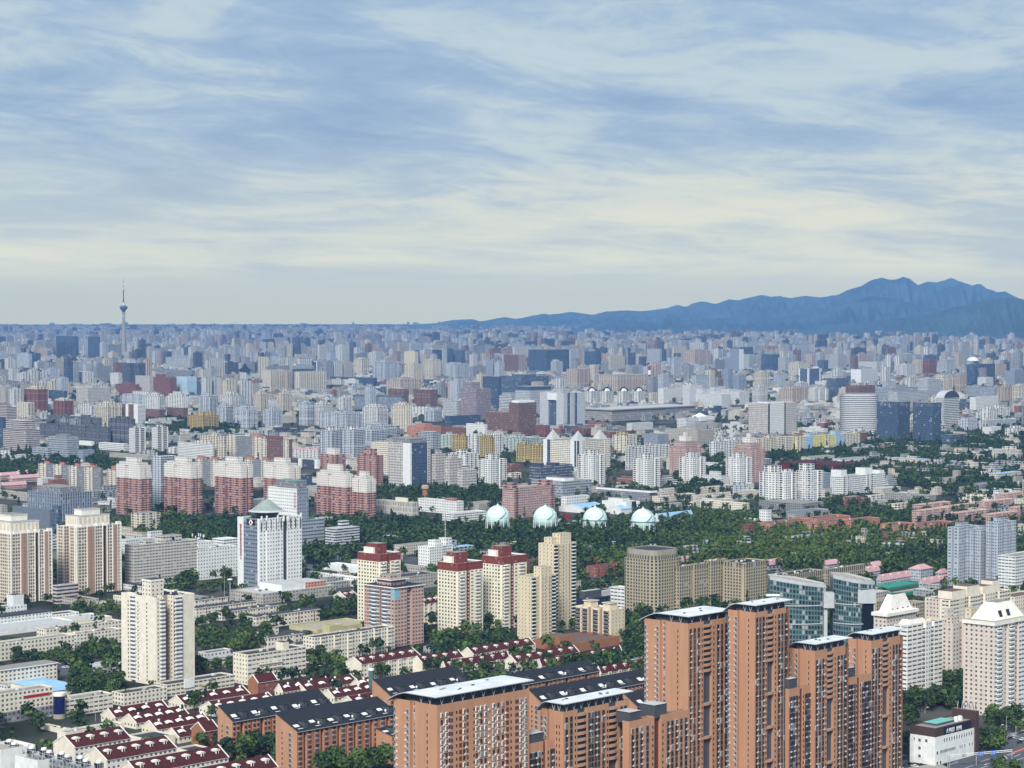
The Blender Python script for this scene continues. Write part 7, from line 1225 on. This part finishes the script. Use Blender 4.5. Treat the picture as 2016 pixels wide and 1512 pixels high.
# ================================================================ trees
def leaf_mat(name, lo, mid, hi):
    m = bpy.data.materials.new(name); m.use_nodes = True; nt = m.node_tree; b = nt.nodes['Principled BSDF']; N = nt.nodes.new; L = nt.links.new
    g = N('ShaderNodeNewGeometry'); at = N('ShaderNodeAttribute'); at.attribute_name = 'tint'; oi = N('ShaderNodeObjectInfo')
    a = N('ShaderNodeMath'); a.operation = 'MULTIPLY_ADD'; L(g.outputs['Random Per Island'], a.inputs[0]); a.inputs[1].default_value = .45; L(at.outputs['Fac'], a.inputs[2])
    c = N('ShaderNodeMath'); c.operation = 'MULTIPLY_ADD'; L(oi.outputs['Random'], c.inputs[0]); c.inputs[1].default_value = .35; L(a.outputs[0], c.inputs[2])
    r = N('ShaderNodeValToRGB'); L(c.outputs[0], r.inputs[0]); e = r.color_ramp.elements; e[0].position = .15; e[0].color = (*lin(lo), 1); e[1].position = 1.15 / 1.3; e[1].color = (*lin(hi), 1); q = e.new(.55); q.color = (*lin(mid), 1)
    L(r.outputs[0], b.inputs['Base Color']); b.inputs['Roughness'].default_value = .8; b.inputs['Specular IOR Level'].default_value = .15
    MATS[name] = m
leaf_mat('foliage', '17271e', '283f28', '52652f'); leaf_mat('foliage_light', '223422', '3d5430', '627238')
def crown_quads(n, w, h, base, seed, size, shape='round'):
    """n leaf clumps spread over several lobes of a crown: vertices (n*4, 3)"""
    r = np.random.RandomState(seed); lobes = []
    if shape == 'round':
        for k in range(9): a = r.uniform(0, 6.28); d = r.uniform(.15, .62); lobes.append((math.cos(a) * d * w / 2, math.sin(a) * d * w / 2, base + h * r.uniform(.25, .78), w * r.uniform(.22, .34), h * r.uniform(.2, .3)))
        lobes.append((0, 0, base + h * .62, w * .32, h * .36))
    elif shape == 'poplar':
        for k in range(6): lobes.append((r.uniform(-.1, .1) * w, r.uniform(-.1, .1) * w, base + h * (.12 + .15 * k), w * (.42 - .05 * k), h * .15))
    else:
        for k in range(6): lobes.append((0, 0, base + h * (.08 + .16 * k), w * (.5 - .075 * k), h * .1))
    P = np.empty((n, 3)); Nn = np.empty((n, 3))
    for i in range(n):
        l = lobes[r.randint(len(lobes))]; v = r.randn(3); v /= np.linalg.norm(v); v[2] = v[2] if v[2] > -.5 else -v[2]; rr = r.uniform(.72, 1.05)
        P[i] = (l[0] + v[0] * l[3] * rr, l[1] + v[1] * l[3] * rr, l[2] + v[2] * l[4] * rr); Nn[i] = v + r.randn(3) * .45
    Nn /= np.linalg.norm(Nn, axis=1)[:, None]; t = np.cross(Nn, r.randn(n, 3)); t /= np.linalg.norm(t, axis=1)[:, None]; u = np.cross(Nn, t); s = size * r.uniform(.6, 1.25, (n, 1))
    k = [(-1, -.7), (1, -.9), (.8, .8), (-.7, 1)]
    return np.stack([P + t * s * a + u * s * b for a, b in k], 1).reshape(-1, 3)
def quads_mesh(name, V, mtl, tint=None):
    n = len(V) // 4; me = bpy.data.meshes.new(name); me.vertices.add(n * 4); me.vertices.foreach_set('co', V.astype(np.float32).ravel()); me.loops.add(n * 4); me.loops.foreach_set('vertex_index', np.arange(n * 4, dtype=np.int32))
    me.polygons.add(n); me.polygons.foreach_set('loop_start', np.arange(0, n * 4, 4, dtype=np.int32)); me.polygons.foreach_set('loop_total', np.full(n, 4, np.int32)); me.materials.append(mat(mtl))
    a = me.attributes.new('tint', 'FLOAT', 'FACE'); a.data.foreach_set('value', (tint if tint is not None else np.full(n, .2)).astype(np.float32)); me.update(calc_edges=True); me.validate(); return me
CROWNS = []
for k in range(4):
    for lt in ('foliage', 'foliage_light'): CROWNS.append(('tree', quads_mesh('crown', crown_quads(330, 9.5, 8.5, 2.4, 40 + k, .62), lt)))
POPLAR = quads_mesh('crown', crown_quads(240, 5, 15, 1.5, 77, .55, 'poplar'), 'foliage_light'); CONE = quads_mesh('crown', crown_quads(220, 5, 10, .6, 78, .5, 'cone'), 'foliage')
def trunk_mesh(h):
    def f(m):
        m.lathe([(.32, -.3), (.2, h)], 7, 'trunk_bark')
        for k in range(4): a = k * 1.6; m.bar((0, 0, h * .7), (math.cos(a) * 2.2, math.sin(a) * 2.2, h * 1.25), .09, 'trunk_bark')
    return shared(('trunk', h), f)
NT = [0]
QUEUE = []; SPARE = []
def tree(*a): QUEUE.append(a)
def plant(p, label, group, sc=1.0, kind='round', light=.3):
    if NT[0] >= 300: SPARE.append((p, sc)); return
    NT[0] += 1; me = POPLAR if kind == 'poplar' else CONE if kind == 'cone' else CROWNS[rnd.randrange(4) * 2 + (1 if rnd.random() < light else 0)][1]
    o = empty({'poplar': 'poplar_tree', 'cone': 'conifer_tree'}.get(kind, 'tree'), p, rnd.uniform(0, 6.28)); o.scale = (sc, sc, sc * rnd.uniform(.9, 1.15)); tag(o, label, 'tree', group); inst('crown', me, o, (0, 0, 0)); inst('trunk', trunk_mesh(4.5), o, (0, 0, 0))
FP = np.array([r[5:] for r in RECTS])          # x, y, er.x, er.y, wr, wl of all that stands
def blocked(x, y, m):
    dx, dy = x - FP[:, 0], y - FP[:, 1]; u = dx * FP[:, 2] + dy * FP[:, 3]; v = -dx * FP[:, 3] + dy * FP[:, 2]
    return bool(((u > -m) & (u < FP[:, 4] + m) & (v > -m) & (v < FP[:, 5] + m)).any())
def clump(x0, x1, y0, y1, n, where, sc=1.0, light=.3, kind='round', gap=4.0):
    pl = []; tries = 0
    while len(pl) < n and tries < n * 14:
        tries += 1; p = ground(rnd.uniform(x0, x1), rnd.uniform(y0, y1))
        if blocked(p.x, p.y, 2.5) or any((p - q).length < gap for q in pl): continue
        pl.append(p)
    for p in pl: tree(p, 'dark green tree in the clump ' + where, 'trees ' + where, sc * rnd.uniform(.8, 1.2), kind, light)
for a in ((445, 540, 1486, 1502, 8, 'at the foot of the leftmost black-roofed terracotta block', 1.25, .5), (588, 680, 1514, 1532, 8, 'below the white-panelled black-roofed block', 1.2, .3), (692, 768, 1514, 1532, 7, 'left of the broad terracotta slab', 1.2, .2), (543, 552, 1508, 1516, 2, 'beside the lowest dormered terrace', .9, 1), (372, 384, 1400, 1404, 1, 'between two low red terraces', 1.1, .1), (412, 422, 1414, 1417, 1, 'before the black roof ridge', .9, 1), (392, 402, 1468, 1474, 2, 'beside the lower brick house', .9, .6), (70, 84, 1436, 1444, 2, 'behind the rooftop fans', 1, .4), (140, 170, 1420, 1428, 3, 'in the school yard', .9, .6),
          (130, 247, 1338, 1388, 24, 'left of the foot of the tall cream tower', 1.1, .25), (15, 165, 1300, 1314, 20, 'in a row along the parked cars', .9, .1), (160, 238, 1288, 1318, 14, 'between car yard and tall cream tower', 1.1, .6), (108, 240, 1202, 1222, 15, 'below the brown podium strip', 1, .6), (385, 525, 1252, 1293, 30, 'right of the tall cream tower', 1.15, .5), (385, 500, 1222, 1236, 10, 'above the big clump', .9, .2), (548, 702, 1190, 1228, 24, 'below the stone podium', 1.05, .4), (330, 465, 1150, 1176, 20, 'behind the tall cream tower', 1, .2), (385, 460, 1318, 1336, 9, 'before the cream office with stair tower', .9, .1), (600, 640, 1304, 1320, 5, 'right of the cream office with stair tower', 1, .2), (642, 680, 1316, 1334, 6, 'left of the tall gabled terrace', 1.1, 1),
          (728, 760, 1332, 1340, 3, 'at the gable of the tall terrace', 1, .1), (940, 962, 1324, 1328, 2, 'behind the black ridge', 1, .2), (835, 1018, 1232, 1280, 24, 'below the ivory towers', 1.0, .25), (1226, 1280, 1212, 1300, 16, 'left of the terracotta towers', 1.05, .3), (660, 706, 1188, 1228, 9, 'left of the first ivory tower', 1, .5), (1135, 1240, 1130, 1150, 10, 'before the dark red brick row', 1, .4), (1785, 1948, 1352, 1402, 26, 'behind the restaurant', 1.15, .1), (1777, 1800, 1405, 1480, 6, 'between terracotta tower and restaurant', .9, .3), (1858, 1972, 1462, 1488, 22, 'along the street before the restaurant', .95, .5), (1940, 2010, 1418, 1446, 14, 'below the pinkish white tower', .9, .5), (1958, 2030, 1518, 1532, 7, 'in the bottom right corner', .8, .9), (1928, 1952, 1276, 1292, 2, 'behind the beige stepped tower', .9, .3), (178, 206, 1184, 1190, 3, 'at the foot of the second brown tower', .9, .1)):
    clump(*a[:5], a[5], a[6], a[7])
tree(ground(702, 1338), 'dark pointed conifer beside the tall gabled terrace', None, .9, 'cone')
for q in sorted(QUEUE, key=lambda q: q[0].length): plant(*q)
# ---------------------------------------------------------------- what may be hidden by the rest of the city
need = np.full((756, 1008), np.inf)
for r in RECTS:
    x0, x1, y0, y1, D = r[:5]; y1 = y1 - (y1 - y0) * (.14 if D > 1900 else .05); a, b, c, d = (int(max(0, v / 2)) for v in (x0, x1, y0, y1))
    if x1 > 0: need[c:d + 1, a:b + 1] = np.minimum(need[c:d + 1, a:b + 1], D)
def hides(x, y, w, h, slack=1.0):
    px0, pyt = project(x - w / 2, y, h); px1, pyb = project(x + w / 2, y, 0); D = math.hypot(x, y)
    if px1 < -260 or px0 > 2276: return True
    if px1 < 0 or px0 > 2015: return False
    a, b, c, d = (int(v / 2) for v in (max(0, px0), min(2015, px1), max(0, pyt), min(1511, pyb)))
    if b < a or d < c: return False
    q = need[c:d + 1, a:b + 1]; return bool(((q > D * slack + 5) & np.isfinite(q)).any())
# ---------------------------------------------------------------- woodland and the scattered trees further off
def wood():
    r = np.random.RandomState(5); V = []; Tn = []; base = [crown_quads(46, 10, 9, 1.5, 200 + k, 1.15) for k in range(8)] + [crown_quads(40, 5.5, 15, 1, 230 + k, .9, 'poplar') for k in range(3)]
    def inside(px, py, pg):
        c = False; n = len(pg)
        for i in range(n):
            (x0, y0), (x1, y1) = pg[i], pg[i - 1]
            if (y0 > py) != (y1 > py) and px < (x1 - x0) * (py - y0) / (y1 - y0) + x0: c = not c
        return c
    def put(p, sc, pop, t):
        k = 8 + r.randint(3) if r.rand() < pop else r.randint(8); a = r.uniform(0, 6.28); c, s = math.cos(a), math.sin(a); q = base[k]
        V.append(np.stack([(q[:, 0] * c - q[:, 1] * s) * sc + p.x, (q[:, 0] * s + q[:, 1] * c) * sc + p.y, q[:, 2] * sc + p.z], 1)); Tn.append(np.full(len(q) // 4, t))
    def field(pg, area, sc, pop, lo, hi, free=False):
        g = [ground(*q) for q in pg]; x0, x1, y0, y1 = min(q.x for q in g), max(q.x for q in g), min(q.y for q in g), max(q.y for q in g); n = int((x1 - x0) * (y1 - y0) / area); gp = [(q.x, q.y) for q in g]
        for _ in range(n):
            x, y = r.uniform(x0, x1), r.uniform(y0, y1)
            if not inside(x, y, gp) or blocked(x, y, 3): continue
            s = sc * r.uniform(.7, 1.3)
            if hides(x, y, 7 * s, 7 * s): continue
            f = .5 + .5 * math.sin(x * .021 + 1.3 * math.sin(y * .013)) * math.cos(y * .017 + x * .006); put(Vector((x, y, 0)), s, pop, lo + (hi - lo) * (.75 * f + .25 * r.rand()))
    for p, sc in SPARE: put(p, sc, 0, r.uniform(-.1, .3))
    field([(945, 1047), (1110, 1047), (1110, 1056), (945, 1056)], 22, 1.15, .1, -.15, .1)
    field([(170, 1046), (300, 1036), (470, 1034), (640, 1036), (720, 1044), (650, 1092), (590, 1108), (500, 1085), (240, 1065)], 50, 1.15, .1, -.12, .22)
    field([(590, 1044), (760, 1036), (860, 1044), (930, 1052), (1190, 1054), (1235, 1066), (1300, 1068), (1240, 1098), (1130, 1135), (1060, 1108), (960, 1082), (760, 1088), (640, 1112), (590, 1112)], 50, 1.2, .1, -.15, .15)
    field([(1130, 1072), (1190, 1056), (1235, 1066), (1290, 1070), (1310, 1050), (1450, 1046), (1890, 1062), (1900, 1135), (1560, 1128), (1240, 1140), (1140, 1110)], 48, 1.1, .45, -.12, .6)
    field([(1480, 890), (1700, 868), (2030, 850), (2030, 975), (1900, 985), (1760, 955), (1560, 928)], 75, 1.1, .1, -.15, .15)
    field([(-10, 900), (170, 893), (240, 925), (225, 955), (-10, 935)], 60, 1.1, .1, -.1, .15); field([(780, 980), (940, 950), (990, 985), (900, 1010), (780, 1000)], 60, 1.1, .1, -.1, .1); field([(1330, 940), (1420, 905), (1440, 960), (1340, 985)], 60, 1.1, 0, -.15, .1)
    field([(1280, 1020), (1480, 1010), (1500, 1040), (1290, 1048)], 70, 1.0, .2, 0, .3); field([(1640, 990), (1830, 1000), (1830, 1030), (1650, 1020)], 60, 1.0, 0, -.1, .15); field([(280, 825), (480, 840), (440, 862), (280, 850)], 70, 1.1, 0, -.15, .1)
    for _ in range(40000):                      # street and courtyard trees
        py = 690 + 830 * r.rand() ** 1.25; p = ground(r.uniform(-220, 2236), py)
        f = math.sin(p.x * .004 + 2 * math.sin(p.y * .0021)) + math.sin(p.y * .0047 + p.x * .0031 + 1.1)
        if f < .15 and r.rand() < (.8 if py < 1100 else .45): continue
        if py > 1150 and p.x < -60 and r.rand() < .8: continue
        q = project(p.x, p.y, 0)
        if q[0] > 1760 and q[1] > 1395: continue
        if blocked(p.x, p.y, 2.5): continue
        s = r.uniform(.75, 1.25) * (1.4 if py < 800 else 1)
        if hides(p.x, p.y, 8 * s, 8 * s): continue
        put(p, s, .05, r.uniform(-.15, .3))
    me = quads_mesh('woodland', np.concatenate(V), 'foliage', np.concatenate(Tn)); tag(link(bpy.data.objects.new('woodland', me)), kind='stuff'); return len(V)
NW = wood()
# ================================================================ the city that fills the plain
def city():
    r = np.random.RandomState(21); ST = ['f_white', 'f_bluewhite', 'f_cream', 'f_grey', 'f_apricot', 'f_rose', 'f_brown', 'f_stone', 'f_band', 'f_dark', 'f_navy', 'f_low', 'f_lowgrey', 'f_brick', 'f_lowwhite']
    PW = np.array([20, 18, 8, 15, 5, 2, 3, 10, 8, 6, 5, 0, 0, 0, 0.]); PL = np.array([5, 3, 3, 5, 0, 0, 0, 6, 9, 2, 1, 22, 14, 6, 16.]); PL = PL / PL.sum(); PW = PW / PW.sum(); RF = ['roof_grey', 'roof_ltgrey', 'roof_dark', 'roof_brown', 'roof_sand', 'roof_red', 'roof_blue']
    V = []; UV = []; MI = []; cells = {}; count = [0]
    def box(cx, cy, a, w, l, z0, h, si, ri):
        ca, sa = math.cos(a), math.sin(a); q = [(-w / 2, -l / 2), (w / 2, -l / 2), (w / 2, l / 2), (-w / 2, l / 2)]; q = [(cx + x * ca - y * sa, cy + x * sa + y * ca) for x, y in q]; s_ = STY[ST[si]]; nf = max(1, round((h - z0) / s_['fl']))
        for k in range(4):
            p, n = q[k], q[(k + 1) % 4]; nb = max(1, round((w if k % 2 == 0 else l) / s_['bay']))
            V.extend(((*p, z0), (*n, z0), (*n, h), (*p, h))); UV.extend(((0, 0), (nb, 0), (nb, nf), (0, nf))); MI.append(si)
        V.extend((*p, h) for p in q); UV.extend(((0, 0),) * 4); MI.append(len(ST) + ri)
    def add(x, y, w, l, h, a, far=False):
        key = (int(x // 120), int(y // 120)); R_ = max(w, l) * .5
        for i in (-1, 0, 1):
            for j in (-1, 0, 1):
                for (X, Y, Q) in cells.get((key[0] + i, key[1] + j), ()):
                    if (X - x) ** 2 + (Y - y) ** 2 < ((Q + R_) * .86) ** 2: return
        if y < 14000 and blocked(x, y, R_ * .8): return
        if y < 2000 and project(x, y, 0)[0] > 1700 and project(x, y, 0)[1] > 1320: return
        if hides(x, y, (w + l) * .6, h): return
        cells.setdefault(key, []).append((x, y, R_)); si = r.choice(len(ST), p=PW if h > 24 else PL); ri = r.choice(7, p=[.34, .24, .16, .1, .1, .03, .03])
        box(x, y, a, w, l, -4, h, si, ri); count[0] += 1
        if r.rand() < .75:
            for _ in range(1 if r.rand() < .6 else 2):
                u, v = r.uniform(.2, .45), r.uniform(.25, .5); ox, oy = r.uniform(-.2, .2) * w, r.uniform(-.15, .15) * l; ca, sa = math.cos(a), math.sin(a); box(x + ox * ca - oy * sa, y + ox * sa + oy * ca, a, w * u, l * v, h - .3, h + r.uniform(2.5, 7), si, ri)
    def zone(d0, d1, n, dens, hts, clus, fov=.29):
        for _ in range(int(n * 1.22)):
            d = math.sqrt(r.uniform(d0 * d0, d1 * d1)); a = r.uniform(-fov, fov); x, y = d * math.sin(a), d * math.cos(a); f = math.sin(x * .0016 / clus + 1.7 * math.sin(y * .0009 / clus)) + math.sin(y * .0023 / clus + x * .0011 / clus + .6)
            if f < -.9 and r.rand() < .75: continue
            if ((x * math.sin(AZR) + y * math.cos(AZR)) % 640 < 46 or (x * math.cos(AZR) - y * math.sin(AZR)) % 720 < 46) and d < 14000: continue   # avenues
            big = (f > .3 and r.rand() < hts[2]) or r.rand() < hts[2] * .35; ang = math.pi / 2 - AZR + (0 if r.rand() < .85 else r.uniform(-.5, .5))
            if big:
                h = min(hts[3], abs(r.normal(hts[1], hts[1] * .32)) + 14)
                m = 1 + (r.rand() < .5) * r.randint(1, 4); w, l = (r.uniform(20, 30), r.uniform(18, 26)) if r.rand() < .5 else (r.uniform(34, 95), r.uniform(13, 18)); sx = r.rand() < .5
                for k in range(m):
                    st_ = k * (w + r.uniform(9, 14)); add(x + st_ * math.cos(ang + (0 if sx else math.pi / 2)), y + st_ * math.sin(ang + (0 if sx else math.pi / 2)), w, l, h * r.uniform(.93, 1.07), ang)
            else:
                h = r.uniform(*hts[0]); w, l = r.uniform(18, 75), r.uniform(11, 18)
                if r.rand() < .35: w, l = l, w
                for k in range(1 + r.randint(3)): add(x - k * (l + 14) * math.sin(ang), y + k * (l + 14) * math.cos(ang), w, l, h, ang)
    zone(1300, 2300, 90, 1, ((3, 7), 12, .0, 12), .6); zone(2300, 3200, 420, 1, ((4, 14), 24, .06, 30), .6)
    zone(3200, 4600, 1300, 1, ((6, 18), 30, .02, 40), .8); zone(4600, 7000, 2700, 1, ((9, 22), 46, .26, 75), 1); zone(7000, 10500, 4600, 1, ((10, 22), 52, .42, 95), 1.2); zone(10500, 16000, 6500, 1, ((10, 24), 52, .44, 100), 1.7); zone(16000, 24000, 5200, 1, ((8, 20), 36, .32, 58), 3); zone(24000, 31000, 2200, 1, ((6, 16), 28, .2, 40), 4)
    n = len(V) // 4; me = bpy.data.meshes.new('distant_buildings'); me.vertices.add(n * 4); me.vertices.foreach_set('co', np.array(V, np.float32).ravel()); me.loops.add(n * 4); me.loops.foreach_set('vertex_index', np.arange(n * 4, dtype=np.int32)); me.polygons.add(n)
    me.polygons.foreach_set('loop_start', np.arange(0, n * 4, 4, dtype=np.int32)); me.polygons.foreach_set('loop_total', np.full(n, 4, np.int32))
    for q in ST + RF: me.materials.append(mat(q))
    me.polygons.foreach_set('material_index', np.array(MI, np.int32)); ul = me.uv_layers.new(name='UVMap'); ul.data.foreach_set('uv', np.array(UV, np.float32).ravel()); me.update(calc_edges=True)
    tag(link(bpy.data.objects.new('distant_buildings', me)), kind='stuff'); return count[0]
NC = city()
print('things', len(RECTS), 'trees', NT[0], 'wood', NW, 'city', NC)
